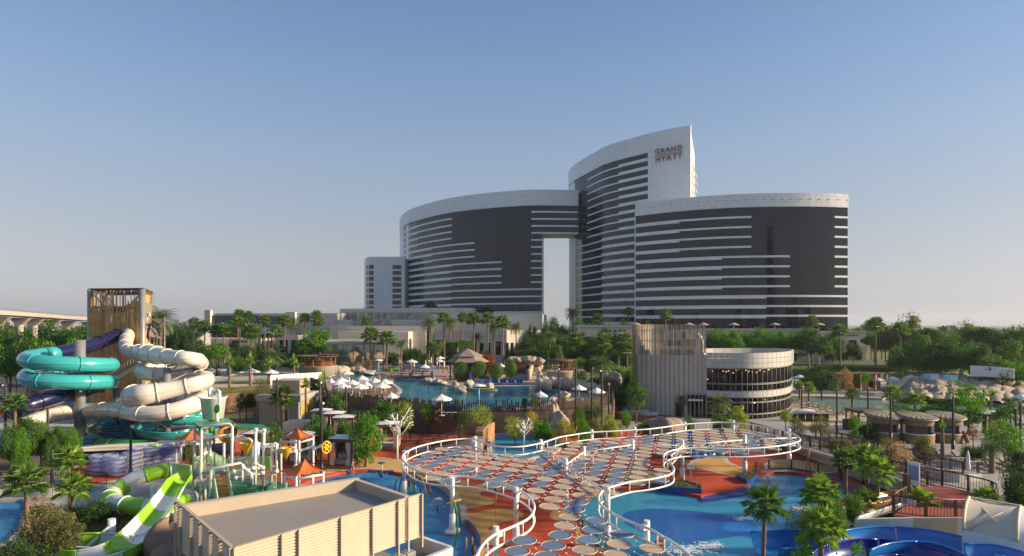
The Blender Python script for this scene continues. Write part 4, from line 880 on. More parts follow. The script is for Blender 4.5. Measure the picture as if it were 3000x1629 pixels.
# ---- green tube slide and turquoise bowl near the ground
gs = T('green_tube_slide', 'dark green tube slide curling low behind the white run-out', 'water slide')
tube_slide(gs, [D(392, 1178, 84), D(372, 1195, 84), D(350, 1222, 82), D(318, 1242, 79), D(278, 1262, 76), D(258, 1278, 73), D(275, 1296, 70.5), D(320, 1304, 69.5), D(370, 1307, 69.5), D(415, 1308, 70), D(440, 1308, 70)], .78, [dgreen], 4, lime)
tq = T('turquoise_spiral_flume', 'turquoise open spiral flume behind the bucket and orange sunshade', 'water slide')
c2 = D(520, 1230, 76); pts = [Vector((c2.x + 3.6 * math.cos(rad(a)), c2.y + 3.6 * math.sin(rad(a)), 4.6 - 3.6 * (a + 200) / 700)) for a in range(-200, 480, 24)]
flume(tq, pts, 1.25, [turq], 3.4, 85)
tube_slide(tq, [D(592, 1130, 84), D(596, 1165, 82), D(590, 1195, 79), D(575, 1215, 76.5), pts[0]], .75, [turq], 3.5, turq)
flume(tq, [D(180, 1165, 78), D(240, 1180, 77), D(300, 1220, 76), D(330, 1235, 76)], .9, [turq], 4, 85)
flume(tq, [D(390, 1290, 74), D(420, 1300, 70), D(470, 1301, 69), D(520, 1300, 70)], .6, [turq], 4, 70)
# ---- long white and navy run-out lanes
ro = T('run_out_lanes', 'long white and navy run-out lanes behind the clear swim rings', 'water slide')
def lane(pts, w_, h, m, nm='lane_wall'):
    P = cat_rom([G(x, y, DZ) for x, y in pts], 6); o = MB().wall([(p.x, p.y) for p in P], DZ, h, .18); obj(nm, o, m, ro)
    o = MB().wall([(p.x, p.y + w_) for p in P], DZ, h, .18); obj(nm, o, m, ro); o = MB().wall([(p.x, p.y + w_ / 2) for p in P], DZ, DZ + .45, w_ - .2); obj('lane_floor', o, m, ro)
    o = MB().tube([(p.x, p.y, h) for p in P], .14, 6); obj('lane_rim', o, m, ro)
lane([(195, 1342), (280, 1336), (400, 1330), (520, 1322), (600, 1315), (652, 1310)], 1.6, 1.25, wfg)
lane([(170, 1366), (260, 1362), (380, 1355), (500, 1347), (600, 1338), (660, 1330)], 2.2, 1.3, navy)
flume(ro, [D(640, 1312, 68), D(600, 1306, 69), D(560, 1306, 70), D(500, 1312, 69)], .8, [wfg], 3, 80)
# ---- swim rings
ringc = mat('clear_vinyl', (.62, .66, .80), .12, spec=1.45); 
rn = ringc.node_tree; tb_ = rn.nodes.new('ShaderNodeBsdfTransparent'); tb_.inputs[0].default_value = (.80, .84, .95, 1); mx_ = rn.nodes.new('ShaderNodeMixShader'); mx_.inputs[0].default_value = .8
rn.links.new(rn.nodes['Principled BSDF'].outputs[0], mx_.inputs[1]); rn.links.new(tb_.outputs[0], mx_.inputs[2]); rn.links.new(mx_.outputs[0], rn.nodes['Material Output'].inputs[0])
bl_ring = mat('blue_vinyl', (.02, .10, .42), .25, coat=.4); tq_ring = mat('teal_vinyl', (.03, .20, .28), .3, coat=.3)
def ring_me(R_, r_, m, n=18, k=8): return mesh('swim_ring', MB().tube([(R_ * math.cos(2 * math.pi * a / n), R_ * math.sin(2 * math.pi * a / n), 0) for a in range(n)], r_, k, closed=True), m)
rc = ring_me(.56, .19, ringc); rb_ = ring_me(.62, .25, bl_ring); rtq = ring_me(.62, .25, tq_ring)
rnum = [0]
def stack(me, x, y, n, where, grp, z=DZ, s=1.0, st=.40):
    p = G(x, y, z)
    for k in range(n):
        lv = 'bottom' if k == 0 else 'top' if k == n - 1 else ORD[k] + ' from below'
        o = mobj('swim_ring', me, None, (p.x + rt.uniform(-.1, .1), p.y + rt.uniform(-.1, .1), z + .23 + k * st * s)); o.rotation_euler = (rt.uniform(-.05, .05), rt.uniform(-.05, .05), rt.random()); o.scale = (s,) * 3
        tag(o, '%s, %s of its stack' % (where, lv), 'swim ring', grp)
for i, (x, y, n) in enumerate([(285, 1392, 5), (322, 1390, 5), (345, 1396, 5), (382, 1383, 5), (400, 1378, 6), (432, 1372, 6), (455, 1368, 6), (485, 1362, 6), (505, 1360, 5)]):
    stack(rc, x, y, n, 'clear swim ring, %s stack from the left' % ORD[i], 'clear swim rings')
for i, (x, y, n) in enumerate([(318, 1292, 6), (345, 1290, 5), (372, 1288, 7), (404, 1284, 7), (262, 1318, 4)]):
    stack(rtq, x, y, n, 'teal swim ring, %s stack by the green slide' % ORD[i], 'teal swim rings')
for i, (x, y, n) in enumerate([(1985, 1338, 4), (2022, 1342, 6), (2045, 1338, 5)]):
    stack(rb_, x, y, n, 'blue swim ring, %s blue stack under canopy' % ORD[i], 'blue swim rings', s=1.15)
for i, (x, y, n) in enumerate([(2075, 1334, 4), (2098, 1333, 4)]):
    stack(rtq, x, y, n, 'pale teal ring, %s teal stack under canopy' % ORD[i], 'teal swim rings under the canopy', s=1.15)
# ---- lime and white slides in front
lg = T('lime_tube_slide', 'lime and white striped closed tube slide with a zigzag bend', 'water slide')
tube_slide(lg, [D(498, 1377, 53), D(465, 1382, 52.5), D(430, 1390, 52), D(395, 1404, 51.5), D(362, 1424, 51), D(332, 1447, 49.5), D(322, 1462, 47.5), D(342, 1476, 46), D(385, 1483, 45.3), D(432, 1487, 45), D(480, 1488, 45.5), D(520, 1480, 47), D(552, 1462, 49), D(540, 1450, 51)], .68, [lime, wht2, lime, wht2], 2.0, [wht2, lime, wht2, lime], 16)
lf = T('lime_open_slide', 'lime and white open flume sweeping from the play tower to bottom left', 'water slide')
PL_ = [(541, 1388, 3.0), (522, 1402, 2.8), (500, 1435, 2.5), (472, 1475, 2.2), (438, 1518, 1.95), (405, 1555, 1.75), (365, 1588, 1.6), (310, 1610, 1.5), (240, 1628, 1.4), (160, 1636, 1.35), (105, 1628, 1.3), (85, 1610, 1.3), (115, 1594, 1.3), (175, 1584, 1.3), (240, 1580, 1.3), (310, 1582, 1.3), (345, 1587, 1.3)]
flume(lf, [G(*q) for q in PL_], .95, [lime, wht2], 2.5, 88, 14, rscale=lambda t: .8 + .45 * min(1, max(0, (t - .12) * 2.2)))
flume(lf, [G(330, 1592, 1.2), G(400, 1580, 1.2), G(450, 1562, 1.2), G(500, 1547, 1.2)], 1.0, [lime, wht2], 2.4, 82)
obj('support_post', MB().cyl((D(327, 1600, 40).x, 40, 0), (D(327, 1600, 40).x, 40, D(327, 1520, 40).z), .24, n=14), wht2, lf)
obj('brace', MB().beam(D(318, 1545, 39.8), D(252, 1605, 38.5), .16, .16), wht2, lf)
obj('support_post', MB().cyl((D(448, 1440, 48).x, 48, 0), (D(448, 1440, 48).x, 48, D(448, 1425, 48).z), .2, n=12), wht2, lf)
# ---- right hand slides
rs_ = T('blue_bowl_slide', 'blue open flume ending in the pool behind the fan palm', 'water slide')
flume(rs_, [G(2240, 1575, 1.55), G(2290, 1572, 1.55), G(2350, 1570, 1.55), G(2410, 1575, 1.55), G(2470, 1590, 1.55), G(2520, 1610, 1.55)], 1.5, [blue_fg], 3.2, 84, 14)
flume(rs_, [G(2085, 1680, 1.2), G(2150, 1655, 1.2), G(2200, 1640, 1.2), G(2235, 1660, 1.2)], 1.0, [blue_fg], 3.2, 70, 12)
rs2 = T('twin_blue_slide', 'bright blue and deep blue curved flumes sweeping along the bottom right', 'water slide')
flume(rs2, [G(2480, 1590, 2.2), G(2540, 1570, 2.2), G(2620, 1562, 2.2), G(2700, 1566, 2.2), G(2780, 1580, 2.2), G(2850, 1603, 2.2), G(2910, 1632, 2.2), G(2980, 1670, 2.2)], 1.25, [blue_fg], 5, 88, 14)
flume(rs2, [G(2440, 1640, 2.0), G(2490, 1612, 2.0), G(2560, 1600, 2.0), G(2640, 1604, 2.0), G(2720, 1622, 2.0), G(2800, 1650, 2.0), G(2880, 1690, 2.0)], 1.2, [dblue_fg], 5, 88, 14)
flume(rs2, [G(2870, 1612, 3.0), G(2930, 1612, 3.0), G(3000, 1640, 3.0), G(3060, 1670, 3.0)], .9, [blue_fg], 5, 88)
os_ = T('orange_slide', 'orange slide lane running down from the red deck', 'water slide')
flume(os_, [G(2730, 1448, 2.1), G(2700, 1444, 2.1), G(2650, 1440, 2.1), G(2600, 1448, 2.1), G(2550, 1462, 2.1), G(2480, 1466, 2.1), G(2440, 1470, 2.1)], .62, [orange_fg], 3.2, 80)
os_ = T('white_slide', 'white slide lane beside the orange one below the red deck', 'water slide')
flume(os_, [G(2660, 1470, 2.0), G(2620, 1462, 2.0), G(2570, 1472, 2.0), G(2520, 1488, 2.0), G(2470, 1503, 2.0)], .85, [wht2], 3.2, 84)
# ---- tipping bucket and play structure
mint = mat('mint_paint', (.45, .70, .42), .45, (.40, .64, .38), .8); green_roof = mat('green_metal_roof', (.07, .36, .13), .4, (.08, .42, .16), .6); yellow = mat('yellow_plastic', (.75, .44, .01), .35)
stepm = mat('orange_steps', (.55, .27, .08), .7, (.48, .22, .07), 1.2); shade_or = mat('orange_sunshade', (.78, .17, .03), .7, (.70, .15, .028), .6)
ZP = lambda x, y: (560 + x / 5.83, 1240 + y / 5.83)
def dpt(z_, d): x, y = ZP(*z_); return D(x, y, d)
ps = T('play_structure', 'white pipe play structure with mint railings, green roofs and a tipping bucket', 'play structure')
def pipe(pts, d, r=.115):
    ds = d if isinstance(d, list) else [d] * len(pts); obj('pipe', MB().tube([dpt(p, q) for p, q in zip(pts, ds)], r, 9), white, ps)
    for p, q in ((pts[0], ds[0]), (pts[-1], ds[-1])):
        c = dpt(p, q); obj('pipe_joint', MB().lathe((c.x, c.y, c.z - .12), [(r * 1.5, 0), (r * 1.5, .24)], 9), white, ps)
for pts, d in [([(160, 1390), (168, 700), (175, 110), (205, 55), (660, 12), (703, 50), (690, 700)], 49), ([(52, 1200), (60, 60)], 52), ([(560, 800), (560, 40)], 53), ([(210, 250), (670, 205)], 49.3), ([(-120, 315), (150, 300)], 51), ([(220, 520), (222, 240)], 52.5), ([(322, 540), (322, 270)], 52), ([(247, 500), (262, 120)], 53),
               ([(705, 265), (1000, 270), (1030, 300), (1030, 700)], 50.5), ([(850, 615), (1050, 555)], 50.4), ([(1045, 1120), (1060, 400), (1128, 300), (1150, 335), (1145, 760)], 50), ([(1090, 1130), (1105, 105)], 49.6), ([(1228, 1200), (1245, 118)], 50.2),
               ([(328, 1390), (338, 810), (380, 755), (855, 672), (890, 712), (880, 1120)], 48), ([(890, 760), (1028, 860), (1030, 1160)], 48), ([(740, 820), (1060, 765)], 48.8), ([(770, 930), (1222, 848)], 48.4), ([(1100, 690), (1225, 760)], 49.3), ([(1365, 1160), (1382, 400), (1440, 330), (1466, 345), (1458, 820)], 50),
               ([(1410, 470), (1560, 448)], 50), ([(1500, 500), (1770, 478)], 50.3), ([(1680, 424), (1778, 418), (1795, 460), (1788, 720)], 50.6), ([(1160, 360), (1390, 370)], 51), ([(1180, 420), (1400, 380)], 50.4), ([(1870, 465), (2085, 400)], 51), ([(2110, 432), (2225, 388)], 51), ([(1100, 1090), (1225, 1165)], 48.6)]:
    pipe(pts, d)
def funnel(z_, d, r, h):
    p = dpt(z_, d); obj('funnel', MB().lathe((p.x, p.y, p.z), [(.03, -h), (r, 0), (r * 1.04, .03), (r * .9, .0), (.03, -h * .85)], 14), yellow, ps)
funnel((945, 330), 50, .6, 1.15); funnel((1622, 420), 50, .5, 1.0)
# wheel
wp = dpt((2310, 410), 51); wh = MB()
ring = [(wp.x + .28 * math.cos(a * math.pi / 9), wp.y + .3 * math.cos(a * math.pi / 9), wp.z + .5 * math.sin(a * math.pi / 9)) for a in range(18)]
wh.tube(ring, .07, 6, closed=True); wh.tube([Vector(wp) + (Vector(q) - Vector(wp)) * .35 for q in ring], .1, 6, closed=True)
for q in ring[::3]: wh.cyl(wp, q, .07, n=5)
obj('water_wheel', wh, yellow, ps)
wp2 = dpt((625, 150), 51.5); obj('water_wheel', MB().lathe((0, 0, 0), [(.001, -.08), (.95, -.06), (.95, .06), (.001, .08)], 18), mat('amber_plastic', (.5, .2, .01), .4), ps, wp2).rotation_euler = (rad(88), 0, rad(65))
# roofs
Z6 = lambda x, y: (560 + x / 6.083, 1120 + y / 6.083)
def roof(pts, ds, th=.12, rib=0):
    P = [D(*Z6(*p), d) for p, d in zip(pts, ds)]; mb = MB(); mb.add(P + [p - Vector((0, 0, th)) for p in P], [(0, 1, 2, 3), (7, 6, 5, 4), (0, 4, 5, 1), (1, 5, 6, 2), (2, 6, 7, 3), (3, 7, 4, 0)]); o = obj('roof', mb, green_roof, ps)
    if rib:
        r_ = MB()
        for k in range(rib + 1): t = k / rib; r_.beam(P[0].lerp(P[3], t) + Vector((0, 0, .03)), P[1].lerp(P[2], t) + Vector((0, 0, .03)), .06, .07)
        stuff(obj('roof_rib', r_, green_roof, ps))
roof([(30, 705), (150, 785), (770, 712), (640, 640)], [54, 50, 50, 55]); roof([(520, 655), (620, 730), (770, 712), (640, 632)], [54.2, 50.3, 49.8, 54.2], .3)
roof([(765, 742), (765, 792), (1410, 845), (1260, 765)], [54.5, 51, 50.5, 54], .1, 16)
# bucket
bc = D(625, 1225, 54); bz = [D(0, y, 54).z for y in (1226, 1163)]
bm_ = MB(); bm_.lathe((bc.x, bc.y, bz[0]), [(.85, 0), (1.08, bz[1] - bz[0] - .1), (1.2, bz[1] - bz[0] - .05), (1.2, bz[1] - bz[0]), (1.02, bz[1] - bz[0]), (.8, .3)], 26); obj('tipping_bucket', bm_, white, ps)
obj('bucket_axle', MB().cyl((bc.x - .2, bc.y, bz[0] - 1.3), (bc.x - .2, bc.y, bz[0] + .1), .18, n=10), mat('lime_cap', (.16, .42, .03), .4), ps)
for (x0, y0, x1, y1, x2, y2) in [(614, 1160, 614, 1142, 621, 1140), (643, 1212, 643, 1147, 632, 1148)]:
    obj('pipe', MB().tube([D(x0, y0 + 3, 52.6), D(x1, y1, 52.6), D((x1 + x2) / 2, y1 - 4, 52.8), D(x2, y2, 53)], .14, 9), white, ps)
obj('pipe', MB().cyl(D(636, 1205, 52.4), D(636, 1242, 52.4), .16, n=9), white, ps)
cl = D(636, 1198, 52.3); obj('clover_panel', MB().lathe((0, 0, 0), [(.001, -.05), (.38, -.05), (.38, .05), (.001, .05)], 14), mat('clover_green', (.06, .38, .03), .4), ps, cl).rotation_euler = (rad(80), 0, rad(-30))
wat = mat('falling_water', (.75, .8, .85), .15); wat2 = wat.node_tree; tb_ = wat2.nodes.new('ShaderNodeBsdfTransparent'); mx_ = wat2.nodes.new('ShaderNodeMixShader'); mx_.inputs[0].default_value = .55
wat2.links.new(wat2.nodes['Principled BSDF'].outputs[0], mx_.inputs[1]); wat2.links.new(tb_.outputs[0], mx_.inputs[2]); wat2.links.new(mx_.outputs[0], wat2.nodes['Material Output'].inputs[0])
def spray(p, r, h, n, seed, up=True, name='spray'):
    q = random.Random(seed); mb = MB()
    for k in range(n):
        a = q.uniform(0, 6.28); t = q.random(); rr_ = r * t; c = Vector((p[0] + rr_ * math.cos(a), p[1] + rr_ * math.sin(a), p[2] + h * (1 - (2 * t - .6) ** 2 if up else -t))); s_ = q.uniform(.012, .035); mb.add([c + Vector((s_, 0, 0)), c + Vector((-s_, s_, 0)), c + Vector((-s_, -s_, 0)), c + Vector((0, 0, s_ * 2.6))], [(0, 1, 3), (1, 2, 3), (2, 0, 3), (0, 2, 1)])
    return mb
sp_ = dpt((835, 540), 50.4); o = stuff(obj('water_spray', spray(sp_, .9, 1.6, 300, 4), wat, ps))
for x in (621, 632): o = MB().tube([D(x, 1141, 53), D(x + 1, 1150, 53.3), D(x + 2, 1163, 53.6)], [.06, .1, .14], 6); obj('water_jet', o, wat, ps)
# platforms, stairs, railings
def railing(par, P, h=1.05, m=mint, gap=.16, post=1.5, rr_=.035, br=.014, nm='railing', sub=True, lean=0.0, pm=None, pw=.05):
    P = [Vector(p) for p in P]; R_ = resample(P, gap) + [P[-1]]; top = MB().tube([p + Vector((0, 0, h)) for p in P], rr_, 6); o = obj(nm, top, m, par); bal = MB(); q = random.Random(len(R_))
    bal.tube([p + Vector((0, 0, .12)) for p in P], rr_ * .7, 5)
    for k, p in enumerate(R_):
        l = Vector((q.uniform(-lean, lean), q.uniform(-lean, lean), 0)); bal.cyl(p + Vector((0, 0, .1)), p + l + Vector((0, 0, h)), br, n=4)
    stuff(obj('balusters', bal, m, o))
    pp_ = resample(P, post); pm_ = mesh('rail_post', MB().box((0, 0, h / 2), (pw, pw, h + .04)), pm or m)
    for p in pp_: mobj('rail_post', pm_, o, p)
    return o
def plat(pts, d, z_=None, m=None):
    P = [dpt(p, q) for p, q in zip(pts, d)]; zz_ = z_ if z_ is not None else sum(p.z for p in P) / len(P); P = [Vector((p.x, p.y, zz_)) for p in P]; obj('platform', MB().prism(P, zz_ - .18, zz_), m or concrete, ps); return P
Pa = plat([(30, 940), (240, 870), (620, 760), (330, 700)], [50.5, 49.5, 50.5, 54]); zpl = Pa[0].z
Pb = plat([(620, 760), (1060, 930), (1080, 800), (640, 690)], [50.5, 50.5, 53, 54], zpl - .5); Pc = plat([(1080, 1040), (1450, 1040), (1440, 900), (1120, 890)], [50, 50, 53, 53], zpl - 1.2)
for Q, segs in ((Pa, ((0, 1), (3, 0), (2, 3))), (Pb, ((0, 1), (1, 2), (2, 3))), (Pc, ((0, 1), (1, 2), (2, 3), (3, 0)))):
    for i, j in segs: railing(ps, [Q[i], Q[j]], 1.15, mint, .15, 1.2, .04, .018)
for Q in (Pa, Pb, Pc):
    for p in Q: obj('support_leg', MB().cyl((p.x, p.y, DZ), (p.x, p.y, p.z - .18), .09, n=8), white, ps)
s0a, s0b, s1a, s1b = dpt((355, 850), 49.5), dpt((605, 815), 49.8), dpt((455, 1320), 46.3), dpt((715, 1262), 46.5)
for k in range(10):
    t = k / 9; a, b = s0a.lerp(s1a, t), s0b.lerp(s1b, t); z_ = zpl - .1 + (DZ + .1 - zpl) * t; a2, b2 = s0a.lerp(s1a, t + .11), s0b.lerp(s1b, t + .11)
    obj('step', MB().prism([(a.x, a.y), (b.x, b.y), (b2.x, b2.y), (a2.x, a2.y)], z_ - .16, z_), stepm, ps)
for a, b in ((s0a, s1a), (s0b, s1b)): railing(ps, [Vector((a.x, a.y, zpl)), Vector((b.x, b.y, DZ + .1))], 1.1, mint, .13, 1.0, .05, .02)
pp1, pp2 = D(505, 1405, 50.2), D(560, 1398, 49.4)
obj('entry_panel', MB().wall([pp1, pp2], zpl - .9, zpl + .9, .12), mint, ps); obj('entry_panel_rim', MB().wall([pp1.lerp(pp2, .35) + Vector((0, -.1, 0)), pp1.lerp(pp2, .98) + Vector((0, -.1, 0))], zpl - .5, zpl + .75, .1), lime, ps)
obj('entry_panel', MB().wall([dpt((1130, 700), 51), dpt((1350, 640), 51)], dpt((0, 760), 51).z, dpt((0, 570), 51).z, .12), lime, ps)
bcl = D(456, 1305, 56); obj('spray_bowl', MB().lathe((bcl.x, bcl.y, bcl.z), [(.05, -.18), (.5, .0), (.54, .06), (.4, .02)], 12), lime, ps); obj('pipe', MB().tube([dpt((-590, 380), 56), dpt((-590, 330), 56), dpt((-540, 310), 55), dpt((-120, 315), 51)], .09, 8), white, ps)
for (x0, y0, x1, y1, d) in [(800, 1070, 990, 1230, 47.5), (1000, 1120, 1150, 1210, 47), (1290, 1080, 1350, 1190, 48)]:
    a, b = dpt((x0, y0), d), dpt((x1, y1), d); obj('plinth', MB().box(((a.x + b.x) / 2, d, (a.z + b.z) / 2), (abs(b.x - a.x), 1.2, abs(a.z - b.z) + .3)), mat('plinth_green', (.03, .22, .09), .5), ps)
# ---- orange sunshades
def sunshade(label, apex, cor, d, dd, posts):
    t = T('sunshade', label, 'sunshade', group='orange pyramid sunshades'); A_ = Vector(apex); C_ = cor; mb = MB(); rows = 6; n = 4
    for s_ in range(4):
        a, b = C_[s_], C_[(s_ + 1) % 4]; vs = []; 
        for i in range(rows + 1):
            u = i / rows
            for j in range(7):
                v = j / 6; e = a.lerp(b, v); e = e + Vector((0, 0, 1)) * (.0) + ((a + b) / 2 * 0); c_ = sum(C_, Vector()) / 4; e = e.lerp(c_, .16 * math.sin(v * math.pi)); p = A_.lerp(e, u); p.z -= .22 * math.sin(u * math.pi) ; vs.append(p)
        fs = [(i * 7 + j, i * 7 + j + 1, i * 7 + 8 + j, i * 7 + 7 + j) for i in range(rows) for j in range(6)]; mb.add(vs, fs, True)
    obj('canopy', mb, shade_or, t)
    ri = MB()
    for c in C_: ri.beam(A_ - Vector((0, 0, .05)), c - Vector((0, 0, .04)), .05)
    stuff(obj('hip_rafter', ri, brown_wood, t))
    for p in posts: obj('post', MB().cyl((p.x, p.y, DZ), p, .1, n=9), white, t)
    for a, b in zip(posts, posts[1:]): obj('beam', MB().cyl(a - Vector((0, 0, .25)), b - Vector((0, 0, .25)), .09, n=8), white, t)
sunshade('orange pyramid sunshade lowest in front, beside the splash pool', dpt((1945, 600), 47.5), [dpt((1510, 825), 47.8), dpt((1790, 900), 45.4), dpt((2330, 805), 46.8), dpt((2010, 760), 49.6)], 0, 0, [dpt((1620, 850), 47.2), dpt((1795, 900), 45.8), dpt((2255, 820), 46.8), dpt((2075, 800), 48.8)])
sunshade('orange pyramid sunshade beyond the yellow funnels, near the cabanas', dpt((1815, 80), 55), [dpt((1485, 255), 55.6), dpt((1860, 282), 52.8), dpt((2185, 205), 54.4), dpt((1820, 190), 57.6)], 0, 0, [dpt((1535, 260), 55), dpt((1845, 285), 53.2), dpt((2085, 215), 54.2), dpt((1785, 230), 56.6)])
sunshade('orange pyramid sunshade at the left under the bucket', D(566, 1254, 62), [D(509, 1284, 63), D(524, 1303, 60), D(632, 1290, 61), D(590, 1278, 65)], 0, 0, [D(516, 1290, 62.4), D(530, 1302, 60.4), D(612, 1290, 61), D(585, 1285, 64)])
# ---- cabanas
curt = mat('cream_curtain', (.74, .66, .55), .85, (.64, .57, .47), 6, stretch=(1, 1, .15)); cush = mat('beige_cushion', (.52, .46, .38), .9)
def cabana(label, x, y, rz, s=1.0, z=DZ):
    p = G(x, y, z); t = T('cabana', label, 'cabana', (p.x, p.y, z), rz, 'curtained cabanas'); W, Dp, H = 2.6 * s, 2.4 * s, 2.7 * s
    obj('platform', MB().box((0, 0, .14), (W + .3, Dp + .3, .28)), red_wood, t)
    for sx in (-1, 1):
        for sy in (-1, 1): obj('post', MB().box((sx * (W / 2 - .09), sy * (Dp / 2 - .09), .28 + (H - .28) / 2), (.18, .18, H - .28)), brown_wood, t)
    obj('roof_frame', MB().wall([(-W / 2, -Dp / 2), (W / 2, -Dp / 2), (W / 2, Dp / 2), (-W / 2, Dp / 2)], H, H + .3, .16, closed=True), brown_wood, t)
    c = MB(); n = 6; vs = [(-W / 2 * 1.02 + W * 1.02 * i / n, -Dp / 2 * 1.02 + Dp * 1.02 * j / n, H + .34 + .22 * math.sin(math.pi * i / n) * math.sin(math.pi * j / n) + .0) for j in range(n + 1) for i in range(n + 1)]
    c.add(vs, [(j * (n + 1) + i, j * (n + 1) + i + 1, (j + 1) * (n + 1) + i + 1, (j + 1) * (n + 1) + i) for j in range(n) for i in range(n)], True); obj('canopy', c, canvas, t)
    sl = MB()
    for k in range(int(W / .12)): sl.box((-W / 2 + .12 + k * .12, Dp / 2 - .1, H / 2 + .1), (.05, .04, H - .4))
    stuff(obj('back_slats', sl, brown_wood, t))
    for sx, sy, ax in ((-1, -1, 0), (1, -1, 0), (-1, -1, 1), (1, -1, 1), (-1, 1, 1), (1, 1, 1)):
        cm = MB(); vs = []; 
        for i in range(7):
            zt_ = H - (H - .35) * i / 6; w_ = .5 * (1 - .45 * math.exp(-((i - 3.6) / 1.1) ** 2))
            for j in range(9): u = (j / 8) * w_; off_ = .06 * math.sin(j * 2.4); vs.append((sx * (W / 2 - .2 - u) if not ax else sx * (W / 2 - .02 + off_ * .6), (sy * (Dp / 2 - .02) + off_) if not ax else sy * (Dp / 2 - .2 - u), zt_))
        cm.add(vs, [(i * 9 + j, i * 9 + j + 1, i * 9 + 10 + j, i * 9 + 9 + j) for i in range(6) for j in range(8)], True); obj('curtain', cm, curt, t)
    so = obj('sofa', MB().box((0, .25, .5), (W - .5, Dp - .8, .4)), cush, t); obj('sofa_back', MB().box((0, Dp / 2 - .35, .85), (W - .5, .25, .5)), cush, so); obj('pillow', MB().box((W * .22, Dp / 2 - .6, .86), (.42, .16, .36)), mat('rust_pillow', (.42, .13, .07), .9), so)
    return t
cabana('curtained wooden cabana beside the yellow water wheel and tall shrubs', 1010, 1366, rad(-8))
cabana('curtained wooden cabana next to the white metal tree sculpture', 1138, 1314, rad(6))
cabana('curtained cabana half hidden behind the green roofed play structure', 758, 1348, rad(-4)); cabana('curtained cabana behind the upper orange sunshade', 886, 1352, rad(10))
cabana('farthest of the three white-topped cabanas beside the slatted pump house', 944, 1266, rad(4)); cabana('middle of the three white-topped cabanas in a row behind the shrubs', 980, 1276, rad(4)); cabana('nearest of the three white-topped cabanas in a row behind the shrubs', 1010, 1290, rad(4))
# ---- white tree sculptures
def branchy(label, x, y, ytop, seed, z=DZ):
    p = G(x, y, z); H = (y - ytop) * p.y / FP; t = T('metal_tree_sculpture', label, 'sculpture', (p.x, p.y, z), 0, 'white metal trees'); q = random.Random(seed)
    obj('trunk', MB().tube([(0, 0, 0), (0, 0, H * .35), (0, 0, H * .95)], [.13, .10, .06], 9), white, t); mb = MB()
    for k in range(9):
        a = k * 2.4 + q.random() * .5; z0 = H * (.42 + .035 * k); L_ = H * q.uniform(.28, .36); e = Vector((math.cos(a) * L_ * .75, math.sin(a) * L_ * .75, z0 + L_)); b0 = Vector((0, 0, z0)); bm = b0.lerp(e, .55) + Vector((math.cos(a) * .1, math.sin(a) * .1, -.05)); bb = MB(); bb.tube([b0, bm, e], [.055, .05, .03], 6)
        for s_ in range(3):
            st_ = bm.lerp(e, .2 + s_ * .3); d_ = Vector((math.cos(a + (s_ - 1) * .9), math.sin(a + (s_ - 1) * .9), .25)) * H * .13; bb.tube([st_, st_ + d_], [.035, .025], 5)
        obj('branch', bb, white, t)
branchy('white branching metal tree beside the curtained cabana', 1164, 1345, 1205, 1); branchy('white branching metal tree standing at the rear pond', 1535, 1318, 1228, 2); branchy('small white metal tree behind the green play roof', 606, 1300, 1236, 3)
# ---- spray toys
def arch(label, col, pts, d):
    m_ = mat('spray_' + col[0], col[1], .35); P = cat_rom([D(x, y, q) for (x, y), q in zip(pts, d)], 6); P[0].z = .05; P[-1].z = .05
    tag(obj('spray_arch', MB().tube(P, .07, 8), m_), label, 'spray arch', 'coloured spray arches')
arch('teal spray arch at the left edge of the splash pool hoops', ('teal', (.02, .28, .22)), [(1156, 1426), (1166, 1402), (1180, 1392), (1196, 1394), (1208, 1410), (1214, 1436)], [53.5] * 6)
arch('blue spray arch among the splash pool hoops', ('blue', (.01, .12, .42)), [(1170, 1436), (1176, 1405), (1194, 1388), (1212, 1388), (1226, 1405), (1233, 1446)], [52.5] * 6)
arch('yellow spray arch among the splash pool hoops', ('yellow', (.62, .45, .02)), [(1196, 1390), (1212, 1384), (1228, 1392), (1240, 1412), (1248, 1444)], [55, 54, 53.2, 52.8, 52.4])
arch('orange red spray arch at the right of the splash pool hoops', ('red', (.55, .09, .02)), [(1200, 1412), (1214, 1390), (1232, 1388), (1246, 1398), (1256, 1418), (1261, 1441)], [55, 54.5, 54, 53.5, 53, 52.6])
p = G(1216, 1450, .05); t = T('spray_post', 'green spray post with a red tip among the hoops', 'spray toy', (p.x, p.y, .05)); obj('post', MB().lathe((0, 0, 0), [(.12, 0), (.1, .5), (.06, .95)], 9), mat('spray_green', (.08, .35, .04), .4), t); obj('tip', MB().lathe((0, 0, .95), [(.09, 0), (.07, .25), (.01, .34)], 9), mat('spray_red', (.55, .09, .02), .35), t)
p = G(1118, 1405, .05); t = T('spray_toy', 'blue seesaw-armed spray toy on a white mast in the splash pool', 'spray toy', (p.x, p.y, .05)); bt = mat('spray_blue', (.01, .12, .42), .35)
obj('mast', MB().tube([(0, 0, 0), (0, 0, .5), (.1, 0, 1.0), (0, 0, 1.55)], .06, 8), white, t); obj('head', MB().lathe((0, 0, 1.55), [(.4, .02), (.3, .1), (.02, .16)], 10), bt, t)
for sx in (-1, 1): obj('arm', MB().tube([(0, 0, .35), (sx * .4, 0, .5), (sx * .6, 0, .8)], .04, 6), white, t); obj('tray', MB().box((sx * .75, 0, .84), (.8, .35, .07)), bt, t)
obj('cone', MB().lathe((0, 0, .1), [(.05, 0), (.32, .45), (.25, .5), (.02, .5)], 10), bt, t)
